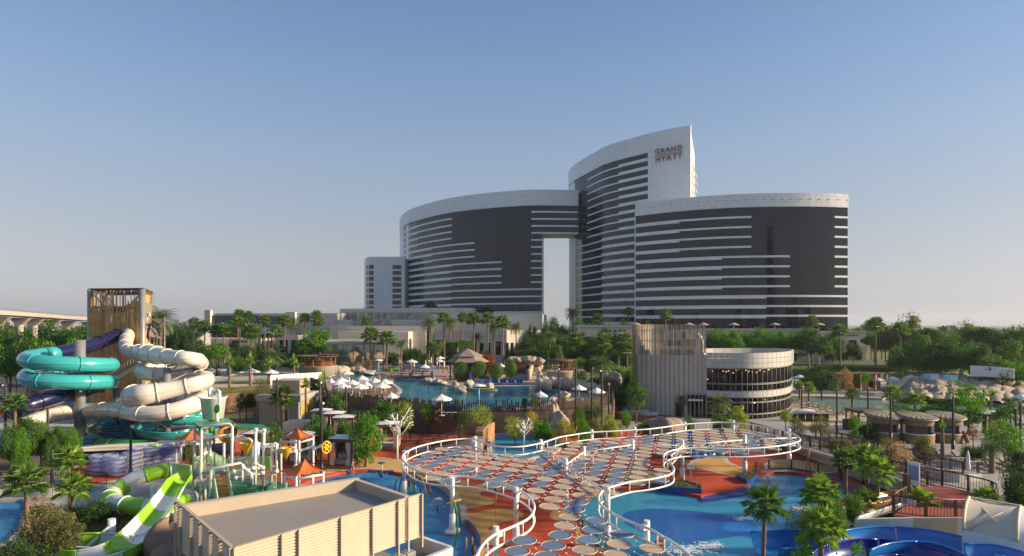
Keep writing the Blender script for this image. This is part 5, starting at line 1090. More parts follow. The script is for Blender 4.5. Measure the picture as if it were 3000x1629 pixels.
p = G(1028, 1388, .05); t = T('water_gun', 'red and blue water cannon at the splash pool rim near the cabana', 'spray toy', (p.x, p.y, .05)); obj('stand', MB().cyl((0, 0, 0), (0, 0, .7), .08), bt, t); obj('barrel', MB().tube([(-.5, 0, .5), (0, 0, .8), (.25, 0, 1.0)], [.05, .11, .13], 8), mat('spray_red', (.55, .09, .02), .35), t); obj('shield', MB().lathe((.1, 0, .72), [(.25, 0), (.2, .1), (.02, .14)], 8), bt, t)
# flower sprinkler
p = G(1329, 1613, .08); t = T('flower_sprinkler', 'yellow flower sprinkler on a curved green stem in the splash pool', 'spray toy', (p.x, p.y, .05)); d = p.y
L_ = [D(x, y, d) - Vector((p.x, p.y, .05)) for x, y in [(1329, 1613), (1338, 1570), (1340, 1530), (1337, 1495), (1329, 1470)]]; obj('stem', MB().tube(cat_rom(L_, 5), .065, 8), mat('stem_green', (.03, .24, .05), .4), t)
hd = L_[-1]; fm = MB(); 
for k in range(10): a = k * .628; fm.lathe((.36 * math.cos(a), .36 * math.sin(a), 0), [(.16, -.02), (.15, .04), (.02, .07)], 7, sx=1, sy=1)
fm.lathe((0, 0, 0), [(.4, -.03), (.42, .03), (.02, .12)], 16); o = obj('flower', fm, yellow, t, hd); o.rotation_euler = (rad(-12), rad(-16), 0); stuff(o)
p = G(1282, 1494, .08); t = T('bubbler', 'thin blue bubbler pipe spraying in the left splash pool', 'spray toy', (p.x, p.y, .05)); obj('pipe', MB().cyl((0, 0, 0), (0, 0, .68), .06), bt, t); stuff(obj('water_spray', spray((0, 0, .6), .6, .35, 160, 9), wat, t))
# bamboo markers
for i, (x, y, yt, lb) in enumerate([(1453, 1512, 1424, 'single bamboo pole with a small paddle on the tan floor'), (1378, 1640, 1575, 'pair of bamboo stakes with a wooden fish at the pool lip'), (2367, 1378, 1313, 'crossed bamboo poles behind the pool fence at right'), (412, 1378, 1325, 'leaning bamboo poles among the clear swim rings')]):
    p = G(x, y, DZ); H = (y - yt) * p.y / FP; t = T('bamboo_marker', lb, 'marker', (p.x, p.y, DZ)); 
    if i == 0: obj('pole', MB().cyl((0, 0, 0), (0, 0, H), .045, n=7), bamboo, t); obj('paddle', MB().lathe((0, 0, H * .78), [(.02, 0), (.14, .15), (.1, .32), (.02, .36)], 8), brown_wood, t)
    else:
        obj('pole', MB().cyl((-.25, 0, 0), (.22 if i > 1 else -.25, 0, H), .045, n=7), bamboo, t); obj('pole', MB().cyl((.25, 0, 0), (-.22 if i > 1 else .1, .1, H), .045, n=7), bamboo, t)
        if i == 1: obj('paddle', MB().lathe((.2, 0, H * .2), [(.02, 0), (.18, .25), (.1, .6), (.02, .7)], 8), brown_wood, t)
# ============================================================ drum building with slat screen and curved glazing
db = T('restaurant_building', 'two-storey curved restaurant with slatted drum, glazing and white panel bands', 'building')
Zb = lambda v: 940 + v / 4.664
Xb = lambda v: 1840 + v / 4.664
FD = Fac([(1853, 108), (1858, 104.5), (1872, 101), (1905, 98.4), (1960, 96.8), (2020, 96), (2070, 95.6)])
zs = lambda v: 15 - (Zb(v) - 949) * 96 / FP
slatw = mat('weathered_slat', (.48, .45, .40), .7, (.42, .39, .345), .7, obrand=.12); slatb = mat('ochre_slat', (.40, .26, .10), .7, (.33, .21, .08), .7, obrand=.2)
obj('drum_wall', FD.strip(MB(), 1853, 2070, 0, zs(470), -.6, -.25, 24), mat('drum_render', (.30, .285, .26), .8), db)
poly = [(p.x, p.y + .6) for p in FD.P] + [(30.6, 110), (20.5, 112)]
obj('drum_roof', MB().prism(poly, zs(470) - .5, zs(470) - .3), roofm, db)
sA = mesh('slat', MB().box((0, 0, .5), (.12, .16, 1)), slatw); sB = mesh('slat', MB().box((0, 0, .5), (.10, .2, 1)), slatb)
ns = 96; rq = random.Random(12)
for k in range(ns):
    px = 1853.3 + 216 * k / (ns - 1); p, n_, u = FD.at(px); q = p - n_ * .02; a = math.atan2(n_.y, n_.x) + rad(90)
    tall = (k % 2 == 0) or px < 1862; z0 = .15
    if Xb(640) < px < Xb(770): z0 = zs(1120)
    if Xb(810) < px < Xb(1070): z0 = zs(985)
    top = zs(50) if tall else zs(470)
    mobj('slat', sB if (tall and k % 6 in (0, 3)) or px < 1866 else sA, db, (q.x, q.y, z0), a, (1, 1, top - z0))
rails = MB()
for v in (130, 270, 430): rails.tube([(FD.at(x)[0] + FD.at(x)[1] * -.14).to_tuple()[:2] + (zs(v),) for x in range(1856, 2070, 8)], .05, 4)
for x in range(1868, 2070, 26): p, n_, u = FD.at(x); q = p - n_ * .2; rails.cyl((q.x, q.y, zs(470)), (q.x, q.y, zs(110)), .07, n=5)
stuff(obj('screen_frame', rails, steel, db))
# roof plant behind the slats
acm = mat('duct_metal', (.48, .44, .38), .45, (.42, .38, .33), .7, metal=.2); acd = mat('grille_dark', (.02, .02, .02), .7)
def rbox(v, d, m=acm, dep=2.0, nm='roof_unit'):
    a, b = D(Xb(v[0]), Zb(v[1]), d), D(Xb(v[2]), Zb(v[3]), d); return obj(nm, MB().box(((a.x + b.x) / 2, d + dep / 2, (a.z + b.z) / 2), (abs(b.x - a.x), dep, abs(a.z - b.z))), m, db)
for v, d in [((570, 130, 800, 260), 100), ((790, 115, 1050, 480), 101), ((400, 350, 920, 470), 98.5), ((280, 310, 480, 470), 99.5), ((250, 195, 560, 290), 102), ((135, 200, 260, 450), 101), ((850, 240, 930, 380), 99)]: rbox(v, d)
for v, d in [((420, 392, 545, 460), 98.3), ((580, 392, 750, 470), 98.3), ((780, 392, 890, 475), 98.3), ((600, 150, 650, 240), 99.8), ((735, 150, 785, 240), 99.8)]: rbox(v, d, acd, .1, 'grille')
obj('duct', MB().tube(cat_rom([D(Xb(930), Zb(180), 98.8), D(Xb(985), Zb(230), 98.8), D(Xb(1005), Zb(320), 98.8), D(Xb(1005), Zb(420), 98.8), D(Xb(1030), Zb(470), 98.8)], 5), .38, 10), acm, db)
# glazed drum
FG = Fac([(2070, 95.6), (2110, 94.8), (2150, 94.3), (2200, 94.2), (2240, 95), (2275, 96.6), (2300, 99), (2315, 102), (2321, 106)])
zg = lambda v: 15 - (Zb(v) - 949) * 94.3 / FP
panel = mat('white_panel', (.50, .49, .455), .4, (.47, .46, .43), .3, obrand=.05); frame_m = mat('grey_frame', (.26, .26, .255), .45)
pane = mat('tinted_pane', (.01, .011, .012), .04, spec=1.6); pnt = pane.node_tree; tb_ = pnt.nodes.new('ShaderNodeBsdfTransparent'); tb_.inputs[0].default_value = (.35, .33, .30, 1); mx_ = pnt.nodes.new('ShaderNodeMixShader'); mx_.inputs[0].default_value = .55
pnt.links.new(pnt.nodes['Principled BSDF'].outputs[0], mx_.inputs[1]); pnt.links.new(tb_.outputs[0], mx_.inputs[2]); pnt.links.new(mx_.outputs[0], pnt.nodes['Material Output'].inputs[0])
cols = [2070, 2088.5, 2105.5, 2122.5, 2139.5, 2156, 2173.5, 2189.5, 2204.5, 2219.5, 2234, 2248.5, 2261.5, 2274.5, 2286.5, 2297.5, 2306.5, 2313.5, 2318, 2321]
rows = [(440, 513, 'panel'), (517, 578, 'panel'), (582, 645, 'panel'), (655, 858, 'pane'), (872, 960, 'pane'), (966, 1045, 'panel'), (1050, 1110, 'pane'), (1122, 1272, 'pane'), (1282, 1375, 'pane')]
for r0, r1, kd in rows:
    for a, b in zip(cols, cols[1:]):
        g = .35
        if kd == 'panel': obj('panel', FG.strip(MB(), a + g, b - g, zg(r1), zg(r0), -.1, .06, 2), panel, db)
        else: obj('pane', FG.strip(MB(), a + .2, b - .2, zg(r1), zg(r0), -.03, -.01, 2), pane, db)
    if kd == 'pane':
        mu = MB()
        for c in cols: 
            p, n_, u = FG.at(c); mu.cyl((p.x, p.y, zg(r1)), (p.x, p.y, zg(r0)), .042, n=4)
        for z_ in (zg(r0), zg(r1)): FG_ = [FG.at(2070 + 251 * k / 40)[0] for k in range(41)]; mu.tube([(p.x, p.y, z_) for p in FG_], .06, 4)
        stuff(obj('window_frame', mu, frame_m, db))
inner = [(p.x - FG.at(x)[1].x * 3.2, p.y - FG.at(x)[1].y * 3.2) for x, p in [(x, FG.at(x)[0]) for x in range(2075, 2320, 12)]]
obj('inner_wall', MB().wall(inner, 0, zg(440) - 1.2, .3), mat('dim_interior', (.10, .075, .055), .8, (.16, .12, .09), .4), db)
body = [(p.x - FG.at(x)[1].x * .5, p.y - FG.at(x)[1].y * .5) for x, p in zip(FG.X, FG.P)] + [(43, 115), (31, 112)]
for z_ in (zg(645), zg(960)): obj('floor_slab', MB().prism(body, z_ - .3, z_ + (.05 if z_ > 5 else .3)), concrete, db)
bk = [FG.P[-1] + Vector((0, 0, 0)), Vector((51.2, 110, 0)), Vector((47.5, 114.5, 0)), Vector((38, 113, 0)), Vector((31.4, 108, 0))]
obj('rear_parapet', MB().wall(cat_rom(bk, 5), zg(645), zg(440) - .02, .2), panel, db)
lampm = mat('warm_bulb', (.9, .6, .3), .5, emit=(1, .62, .25, 14)); bulb = mesh('pendant_lamp', MB().lathe((0, 0, 0), [(.02, -.12), (.1, -.05), (.1, .05), (.02, .12)], 6), lampm)
for v in ((1300, 695), (1348, 703), (1383, 690), (1453, 718), (1497, 678), (1530, 668), (1645, 680), (1692, 697), (1750, 706), (1812, 712), (1862, 690), (1872, 673), (1930, 708), (1985, 685), (2000, 685), (1148, 700), (1078, 815), (1940, 1098), (1605, 1203), (1780, 1135)):
    p, n_, u = FG.at(Xb(v[0])); q = p - n_ * .9; mobj('pendant_lamp', bulb, db, (q.x, q.y, zg(v[1])))
# entrance
en = MB(); a, b = FD.at(Xb(812))[0], FD.at(Xb(1070))[0]
obj('entrance_glass', FD.strip(MB(), Xb(815), Xb(1066), .1, zs(1000), -.1, -.05, 4), pane, db); obj('entrance_lintel', FD.strip(MB(), Xb(805), Xb(1070), zs(1010), zs(985), -.1, .3, 4), frame_m, db)
for v in (808, 850, 910, 970, 1015, 1066): p, n_, u = FD.at(Xb(v)); obj('entrance_jamb', MB().box((p.x, p.y, zs(1010) / 2), (.16, .16, zs(1010))), frame_m, db)
obj('entrance_canopy', FD.strip(MB(), Xb(815), Xb(1010), zs(1085), zs(1065), -.1, .9, 4), white, db)
obj('side_door', FD.strip(MB(), Xb(655), Xb(752), .1, zs(1140), -.2, -.1, 2), pane, db)
# ============================================================ pump house
ph = T('pump_house', 'small grey slatted pump house with louvred roof box behind the bucket', 'building')
dP = 88.0; a = D(760, 1242, dP); b = D(877, 1242, dP - .5); ux2 = (b - a); ux2.z = 0; ux2.normalize(); nb = Vector((-ux2.y, ux2.x, 0)); Wp = (b - a).length
def pbox(u0, u1, v0, v1, z0, z1, m, nm): 
    A0_ = Vector((a.x, a.y, 0)); P = [A0_ + ux2 * u0 + nb * v0, A0_ + ux2 * u1 + nb * v0, A0_ + ux2 * u1 + nb * v1, A0_ + ux2 * u0 + nb * v1]; return obj(nm, MB().prism(P, z0, z1), m, ph)
grey_p = mat('grey_render', (.36, .345, .32), .8, (.32, .305, .285), .5); zr0 = D(0, 1174, dP).z; zr1 = D(0, 1157, dP).z
pbox(0, Wp, 0, 6, 0, zr0, grey_p, 'wall'); pbox(-.35, Wp + .3, -.3, 6.3, zr0 + .003, zr1, grey_p, 'roof_band'); pbox(0, Wp, .2, 5.8, zr1 + .003, zr1 + .05, roofm, 'roof')
sl = mesh('slat', MB().box((0, 0, .5), (.09, .1, 1)), slatw)
for k in range(34):
    q = Vector((a.x, a.y, 0)) + ux2 * (.1 + k * (Wp - .2) / 33) - nb * .06
    if 21 <= k <= 24: mobj('slat', sl, ph, (q.x, q.y, zr0 * .66), math.atan2(ux2.y, ux2.x), (1, 1, zr0 * .33))
    else: mobj('slat', sl, ph, (q.x, q.y, .15), math.atan2(ux2.y, ux2.x), (1, 1, zr0 - .16))
pbox(Wp * .63, Wp * .72, -.03, .05, .6, zr0 * .66, glass_dark, 'door'); pbox(Wp * .615, Wp * .628, -.1, 0, .3, zr0 * .68, white, 'door_frame'); pbox(Wp * .722, Wp * .735, -.1, 0, .3, zr0 * .68, white, 'door_frame')
pbox(Wp + .02, Wp + .1, .3, 5.5, zr0 * .42, zr0 - .1, mat('painted_sunlight', (.42, .30, .10), .7), 'painted_sunlight')  # ochre sheet: golden low sunlight on the right face, put into colour
zl0, zl1 = zr1, D(0, 1112, dP + 2).z
pbox(1.4, Wp - .5, 1.2, 4.6, zl0 + .05, zl1, louv, 'louvre_box'); lv = MB()
for k in range(9):
    z_ = zl0 + .2 + k * (zl1 - zl0 - .3) / 8; A0_ = Vector((a.x, a.y, 0)); lv.beam(A0_ + ux2 * 1.35 + nb * 1.12 + Vector((0, 0, z_)), A0_ + ux2 * (Wp - .45) + nb * 1.12 + Vector((0, 0, z_)), .1, .12); lv.beam(A0_ + ux2 * (Wp - .42) + nb * 1.2 + Vector((0, 0, z_)), A0_ + ux2 * (Wp - .42) + nb * 4.6 + Vector((0, 0, z_)), .1, .12)
stuff(obj('louvre_slat', lv, louv, ph))
# white yard walls with cooling units
yw = mat('yard_wall', (.58, .57, .54), .75, (.53, .52, .49), .4)
w1 = [G(896, 1218, 1.0), G(955, 1192, 1.0)]; tag(obj('yard_wall', MB().wall(w1, 0, 3.8, .25), yw), 'tall white yard wall between pump house and picket fence', 'wall')
w2 = [G(792, 1127, TZ), G(860, 1122, TZ), G(942, 1117, TZ)]; tag(obj('screen_wall', MB().wall(w2, TZ, TZ + 1.9, .2), white), 'long white panel screen behind the cooling units', 'wall')
acb = mat('unit_casing', (.035, .05, .075), .4, metal=.3)
for i, (x, y) in enumerate([(826, 1140), (868, 1141), (884, 1146), (912, 1150), (930, 1155)]):
    p = G(x, y, TZ); t = T('cooling_unit', '%s dark cooling unit from the left behind the pump house' % ORD[i], 'cooling unit', (p.x, p.y, TZ), .1, 'cooling units')
    hh = 1.0 if i < 3 else 2.2; obj('casing', MB().box((0, 0, hh / 2 + .1), (1.35, 1.2, hh)), acb if i > 2 else steel, t); obj('fan_cowl', MB().lathe((0, 0, hh + .1), [(.55, 0), (.5, .28), (.4, .28), (.38, .05)], 14), dark_metal, t); obj('grille', MB().box((0, -.61, hh / 2 + .1), (1.1, .03, hh * .8)), acd, t)
p = G(878, 1268, DZ); t = obj('planter_wall', MB().box((p.x, p.y + .8, 1.0), (4.2, 2.6, 1.6)), yw); tag(t, 'low white block wall at the foot of the pump house', 'wall')
# ============================================================ villas behind on the right
vw = mat('villa_render', (.45, .41, .35), .85, (.41, .37, .315), .4)
def villa(label, x0, x1, ytop, ybase, d, wins, bal=True):
    a, b = D(x0, ytop, d), D(x1, ytop, d); zt = a.z; W = b.x - a.x; t = T('villa', label, 'building', (a.x, d, TZ), 0, 'garden villas'); H = zt - TZ
    obj('wall', MB().box((W / 2, 5, H / 2), (W, 10, H)), vw, t); obj('parapet', MB().wall([(0, 0), (W, 0), (W, 10), (0, 10)], H, H + .5, .3, closed=True), vw, t)
    if bal: obj('balcony', MB().box((W * .55, -1.0, H * .42), (W * .8, 2, H * .2)), vw, t); obj('balcony_floor', MB().box((W * .55, -1.0, H * .31), (W * .82, 2.1, .2)), vw, t)
    for u, v, w_, h_ in wins:
        o = obj('window', MB().box((u * W, -.02, v * H), (w_ * W, .14, h_ * H)), glass_dark, t); obj('window_frame', MB().wall([(u * W - w_ * W / 2, -.12), (u * W + w_ * W / 2, -.12)], v * H + h_ * H / 2, v * H + h_ * H / 2 + .15, .1), frame_m, o)
    vm_ = MB()
    for k in range(5): vm_.box((W * .5 + k * W * .08, -.03, H * .9), (W * .035, .1, H * .05))
    stuff(obj('wall_slots', vm_, acd, t)); return t
villa('beige two-storey villa right of the restaurant with balcony and dark windows', 2402, 2536, 974, 1058, 196, [(.4, .62, .25, .24), (.72, .62, .16, .2), (.2, .18, .2, .3), (.5, .18, .25, .3), (.82, .18, .2, .3)])
villa('beige villa wing behind the umbrella-crowned trees', 2070, 2400, 968, 1058, 186, [(.1, .65, .12, .25), (.35, .65, .1, .25), (.55, .65, .1, .25), (.75, .65, .1, .25), (.3, .2, .2, .3), (.7, .2, .2, .3)])
villa('low beige villa wing left of the slatted drum', 1690, 1860, 958, 1050, 184, [(.2, .6, .14, .25), (.5, .6, .14, .25), (.75, .6, .14, .2)])
# ============================================================ vegetation
def leafm(n, a, b, tr=.35, isl=.35): return mat(n, a, .7, b, .5, island=isl, trans=tr, spec=1.25)
LM = {'dark': leafm('leaf_dark', (0.0364, 0.0799, 0.0229), (0.0624, 0.115, 0.0291)), 'mid': leafm('leaf_mid', (0.0624, 0.14, 0.026), (0.0936, 0.19, 0.0364)), 'bright': leafm('leaf_bright', (0.0888, 0.22, 0.0208), (0.125, 0.27, 0.0312)),
      'lime': leafm('leaf_lime', (0.222, 0.314, 0.0293), (0.328, 0.382, 0.0468)), 'olive': leafm('leaf_olive', (0.117, 0.135, 0.0468), (0.187, 0.18, 0.0702)), 'dry': leafm('leaf_dry', (0.281, 0.168, 0.0936), (0.374, 0.236, 0.14)), 'red': leafm('leaf_red', (0.351, 0.0562, 0.0351), (0.14, 0.112, 0.0351)), 'yellow': leafm('leaf_yellow', (0.421, 0.359, 0.0468), (0.187, 0.247, 0.0351)), 'white': leafm('leaf_flower', (0.052, 0.0998, 0.026), (0.052, 0.12, 0.0312))}
barkm = mat('bark', (.16, .11, .075), .9, (.10, .07, .05), 3, bump=.6, bs=9); palmbark = mat('palm_bark', (.24, .155, .095), .9, (.15, .095, .06), 3.5, bump=1.0, bs=12, stretch=(1, 1, 2.5)); pale_bark = mat('pale_bark', (.36, .30, .23), .9, (.28, .23, .18), 3, bump=.5, bs=9)
def quad_leaf(mb, c, n, up, L_, W):
    n = n.normalized(); s_ = n.cross(up)
    if s_.length < 1e-3: s_ = Vector((1, 0, 0))
    s_.normalize(); u = s_.cross(n); b = len(mb.v)
    for p in (c - u * L_ * .5, c + s_ * W * .5, c + u * L_ * .5, c - s_ * W * .5): mb.v.append((p.x, p.y, p.z))
    mb.f.append((b, b + 1, b + 2, b + 3)); mb.sm.append(False)
def rv(q):
    while True:
        v = Vector((q.uniform(-1, 1), q.uniform(-1, 1), q.uniform(-1, 1)))
        if .02 < v.length < 1: return v.normalized()
def crown_mb(seed, kind, clumps, per, leaf, cr=.34):
    q = random.Random(seed); mb = MB(); C_ = []
    lob = [(rv(q), q.uniform(.1, .3)) for _ in range(6)]
    for k in range(clumps):
        v = rv(q)
        if kind == 'umbrella': v.z = abs(v.z) * .55 + .1 if q.random() < .8 else v.z * .3; rr_ = q.uniform(.55, 1)
        elif kind == 'column': rr_ = q.uniform(.45, .95)
        elif kind == 'pads': rr_ = q.uniform(.5, 1); v.z = round(v.z * 3) / 3.0; 
        else:
            rr_ = q.uniform(.5, .95)
            if v.z < -.45: v.z *= .55
        s_ = 1 + sum(a * max(0, v.dot(d)) ** 3 for d, a in lob) - .12
        C_.append((v * rr_ * s_ * (1 - cr * .55), cr * q.uniform(.6, 1.15), q.uniform(.35, 1.0)))
    for c, r_, dens in C_:
        for k in range(int(per * dens)):
            d = rv(q); rad_ = r_ * q.random() ** .4; p = c + Vector((d.x, d.y, d.z * (.42 if kind in ('umbrella', 'pads') else .8))) * rad_
            nn = (d * .8 + rv(q) * .7 + Vector((0, 0, .35))); quad_leaf(mb, p, nn, rv(q), leaf * q.uniform(.7, 1.35), leaf * q.uniform(.45, .7))
    return mb
PRO = {}
SPEC = {'round': (54, 110, .105, .38), 'fine': (80, 120, .075, .32), 'umbrella': (56, 110, .10, .36), 'column': (70, 120, .085, .32), 'pads': (52, 100, .095, .36), 'airy': (48, 70, .085, .30), 'clip': (0, 0, 0, 0), 'weep': (40, 80, .07, .3), 'tiny': (26, 46, .13, .4)}
def crown_me(kind, col, var=0):
    key = (kind, col, var)
    if key not in PRO:
        if kind == 'clip':
            q = random.Random(5 + var); mb = MB()
            for k in range(5200):
                d = rv(q); p = d * q.uniform(.9, 1.0); quad_leaf(mb, p, d + rv(q) * .35, rv(q), .085, .06)
        elif kind == 'box':
            q = random.Random(9 + var); mb = MB()
            for k in range(5200):
                d = Vector((q.uniform(-1, 1), q.uniform(-1, 1), q.uniform(-1, 1))); ax = q.choice((0, 0, 1, 1, 2)); n_ = Vector((0, 0, 0)); sg = q.choice((-1, 1)) if ax < 2 else 1; d[ax] = sg * q.uniform(.93, 1.02); n_[ax] = sg; quad_leaf(mb, d, n_ + rv(q) * .5, rv(q), .11, .08)
        elif kind == 'weep':
            q = random.Random(31 + var); mb = MB()
            for k in range(110):
                a = q.uniform(0, 6.28); r_ = q.uniform(.15, .95); top = math.sqrt(max(0, 1 - r_ * r_)) * .9; L_ = q.uniform(.5, 1.3)
                for j in range(22):
                    t = j / 22; quad_leaf(mb, Vector((r_ * math.cos(a) + q.uniform(-.05, .05), r_ * math.sin(a) + q.uniform(-.05, .05), top - L_ * t)), rv(q), Vector((0, 0, 1)), .11, .05)
        elif kind == 'grass':
            q = random.Random(41 + var); mb = MB()
            for k in range(500):
                a = q.uniform(0, 6.28); l = q.uniform(.2, .9); h = q.uniform(.6, 1.6); b = Vector((q.uniform(-.35, .35), q.uniform(-.35, .35), -1)); e = b + Vector((math.cos(a) * l, math.sin(a) * l, h)); m_ = b.lerp(e, .6) + Vector((0, 0, .25)); s_ = Vector((-math.sin(a), math.cos(a), 0)) * .025
                mb.add([b - s_, b + s_, m_ + s_, m_ - s_, e], [(0, 1, 2, 3), (3, 2, 4)])
        else:
            c, p, l, r_ = SPEC[kind]; mb = crown_mb(17 * var + len(kind) * 3 + 1, kind, c, p, l, r_)
        PRO[key] = mesh('crown', mb, LM[col])
    return PRO[key]
def trunk_mb(seed, forks):
    q = random.Random(seed); mb = MB(); mb.tube([(0, 0, 0), (q.uniform(-.03, .03), q.uniform(-.03, .03), .5), (0, 0, 1)], [.05, .036, .026], 7)
    for k in range(forks):
        a = q.uniform(0, 6.28); l = q.uniform(.25, .5); z_ = q.uniform(.55, .9); mb.tube([(0, 0, z_), (math.cos(a) * l * .5, math.sin(a) * l * .5, z_ + .2), (math.cos(a) * l, math.sin(a) * l, z_ + .5)], [.024, .017, .007], 5)
    return mb
TRK = {(n, i): mesh('trunk', trunk_mb(i, 5), m_) for n, m_ in (('bark', barkm), ('pale', pale_bark)) for i in range(3)}
vcount = [0]
def tree(label, x, ytop, wpx, d, kind='round', col='mid', z=0.0, hf=.72, name='tree', group=None, bk='bark', dep=None, cat=None, rz=None):
    vcount[0] += 1; k = vcount[0]; p = Vector(((x - 1500) / FP * d, d, z)); H = HC - (ytop - HY) * d / FP - z; W = wpx * d / FP; ch = H * hf
    t = T(name, label, cat or ('tree' if name.endswith('tree') else 'shrub'), p, 0, group)
    if hf < .93:
        th = H - ch * .55; mobj('trunk', TRK[(bk, k % 3)], t, (0, 0, 0), k * 1.7, (max(th, W * .6) * .8, max(th, W * .6) * .8, th))
    else: mobj('trunk', TRK[(bk, k % 3)], t, (0, 0, 0), k, (H * .5, H * .5, H * .55))
    mobj('crown', crown_me(kind, col, k % 3 if kind not in ('clip', 'box') else 0), t, (0, 0, H - ch / 2), k * 2.1 if rz is None else rz, (W * .6, (dep or W) * .6, ch * .58)); return t
# ---- palms
def fan_crown(seed, fr, bl, R_=1.0):
    q = random.Random(seed); mb = MB()
    for k in range(fr):
        a = k * 2.39996 + q.uniform(-.2, .2); el = rad(80 - 112 * (k / fr) + q.uniform(-8, 8)); dirv = Vector((math.cos(a) * math.cos(el), math.sin(a) * math.cos(el), math.sin(el))); pl_ = R_ * q.uniform(.42, .58); base = dirv * pl_ - Vector((0, 0, .06 * (1 - dirv.z)))
        side = dirv.cross(Vector((0, 0, 1)));  side = side.normalized() if side.length > .05 else Vector((1, 0, 0)); upv = side.cross(dirv); w_ = R_ * .012
        mb.add([Vector((0, 0, 0)) - side * w_, side * w_, base + side * w_, base - side * w_], [(0, 1, 2, 3)])
        for j in range(bl):
            f = (j + .5) / bl * 2 - 1; an = f * rad(118); L_ = R_ * (.62 - .2 * f * f) * q.uniform(.88, 1.08); bd = (dirv * math.cos(an) + side * math.sin(an)).normalized(); mid = base + bd * L_ * .55 + upv * .03 * R_; tip = base + bd * L_ - Vector((0, 0, 1)) * R_ * (.10 + .14 * q.random()) * (1.2 - max(0, dirv.z)); sw = bd.cross(upv).normalized() * R_ * (.55 / bl)
            mb.add([base, mid + sw, tip, mid - sw], [(0, 1, 2), (0, 2, 3)])
    return mb
def date_crown(seed, fr, lf):
    q = random.Random(seed); mb = MB()
    for k in range(fr):
        a = k * 2.39996 + q.uniform(-.2, .2); el0 = rad(80 - 105 * (k / fr) + q.uniform(-6, 6)); P = []; pos = Vector((0, 0, 0)); el = el0
        for i in range(9): P.append(pos.copy()); pos += Vector((math.cos(a) * math.cos(el), math.sin(a) * math.cos(el), math.sin(el))) * .13; el -= rad(9 + 3 * q.random())
        mb.tube(P, [.013 - .0012 * i for i in range(9)], 3, cap=False)
        for i in range(lf):
            t = .12 + .88 * i / lf; s_ = t * 8; i0 = min(7, int(s_)); p = P[i0].lerp(P[i0 + 1], s_ - i0); tg = (P[i0 + 1] - P[i0]).normalized(); side = tg.cross(Vector((0, 0, 1)));  side = side.normalized() if side.length > .02 else Vector((1, 0, 0)); L_ = .30 * math.sin(math.pi * (.15 + .8 * t)) + .05
            for sg in (-1, 1):
                e = p + (side * sg + tg * .7 - Vector((0, 0, .25))).normalized() * L_; w_ = tg * .013; mb.add([p - w_, p + w_, e], [(0, 1, 2)])
    return mb
def skirt_mb(seed):
    q = random.Random(seed); mb = MB()
    for k in range(70):
        a = q.uniform(0, 6.28); r0 = .07; z0 = q.uniform(-.1, .12); e = Vector((math.cos(a) * q.uniform(.14, .3), math.sin(a) * q.uniform(.14, .3), z0 - q.uniform(.25, .55))); b = Vector((math.cos(a) * r0, math.sin(a) * r0, z0)); s_ = Vector((-math.sin(a), math.cos(a), 0)) * .04; mb.add([b - s_, b + s_, e + s_ * .4, e - s_ * .4], [(0, 1, 2, 3)])
    return mb
palm_leaf = mat('palm_leaf', (.085, .17, .03), .45, (.14, .23, .045), .7, island=.3, trans=.3); palm_leaf2 = mat('date_palm_leaf', (.10, .15, .05), .5, (.16, .20, .075), .7, island=.3, trans=.25); palm_bright = mat('young_palm_leaf', (.14, .27, .03), .42, (.24, .34, .06), .8, island=.3, trans=.35); skm = mat('dry_frond', (.24, .17, .09), .9, (.17, .12, .06), 2, island=.3)
def ptrunk(seed, r0, r1, boots=True):
    q = random.Random(seed); mb = MB(); n = 16; mb.tube([(0, 0, i / n) for i in range(n + 1)], [(r0 + (r1 - r0) * i / n) * (1 + (.16 if i % 2 else -.06) * (1 if boots else .25)) for i in range(n + 1)], 9); return mb
FANN = [mesh('fronds', fan_crown(s, 22, 17), m_) for s, m_ in ((1, palm_bright), (2, palm_bright), (3, palm_leaf))]; FANF = [mesh('fronds', fan_crown(s, 27, 10), palm_leaf) for s in (4, 5, 6)]; DATE = [mesh('fronds', date_crown(s, 44, 20), palm_leaf2) for s in (7, 8)]; TUFT = [mesh('fronds', fan_crown(11, 12, 9), palm_bright)]
for me in TUFT:
    for v in me.vertices: v.co.x *= .5; v.co.y *= .5; v.co.z = abs(v.co.z) * 1.3
SK = mesh('dead_fronds', skirt_mb(3), skm); PT = mesh('trunk', ptrunk(1, 1.0, .8), palmbark); PT2 = mesh('trunk', ptrunk(1, 1.0, .72, False), palmbark)
pc_ = [0]
def palm(label, x, ycr, d=None, yb=None, z=0.0, r=1.6, kind='fan', tr=.17, group=None, skirt=True):
    pc_[0] += 1; k = pc_[0]
    if d is None: d = FP * (HC - z) / (yb - HY)
    p = Vector(((x - 1500) / FP * d, d, z)); H = HC - (ycr - HY) * d / FP - z; t = T('fan_palm' if kind in ('fan', 'near') else 'date_palm' if kind == 'date' else 'young_palm', label, 'palm', p, 0, group)
    mobj('trunk', PT if kind in ('near', 'date') else PT2, t, (0, 0, 0), k, (tr, tr, H)); q = random.Random(k)
    t.rotation_euler = (q.uniform(-.03, .03), q.uniform(-.03, .03), 0)
    me = {'fan': FANF, 'near': FANN, 'date': DATE, 'tuft': TUFT}[kind]; rr_ = r * (1.05 if kind == 'date' else 1.0)
    mobj('fronds', me[k % len(me)], t, (0, 0, H), k * 1.3, rr_)
    if skirt and kind in ('fan', 'near'): mobj('dead_fronds', SK, t, (0, 0, H - .05), k, r * (.9 if kind == 'fan' else .75))
    return t
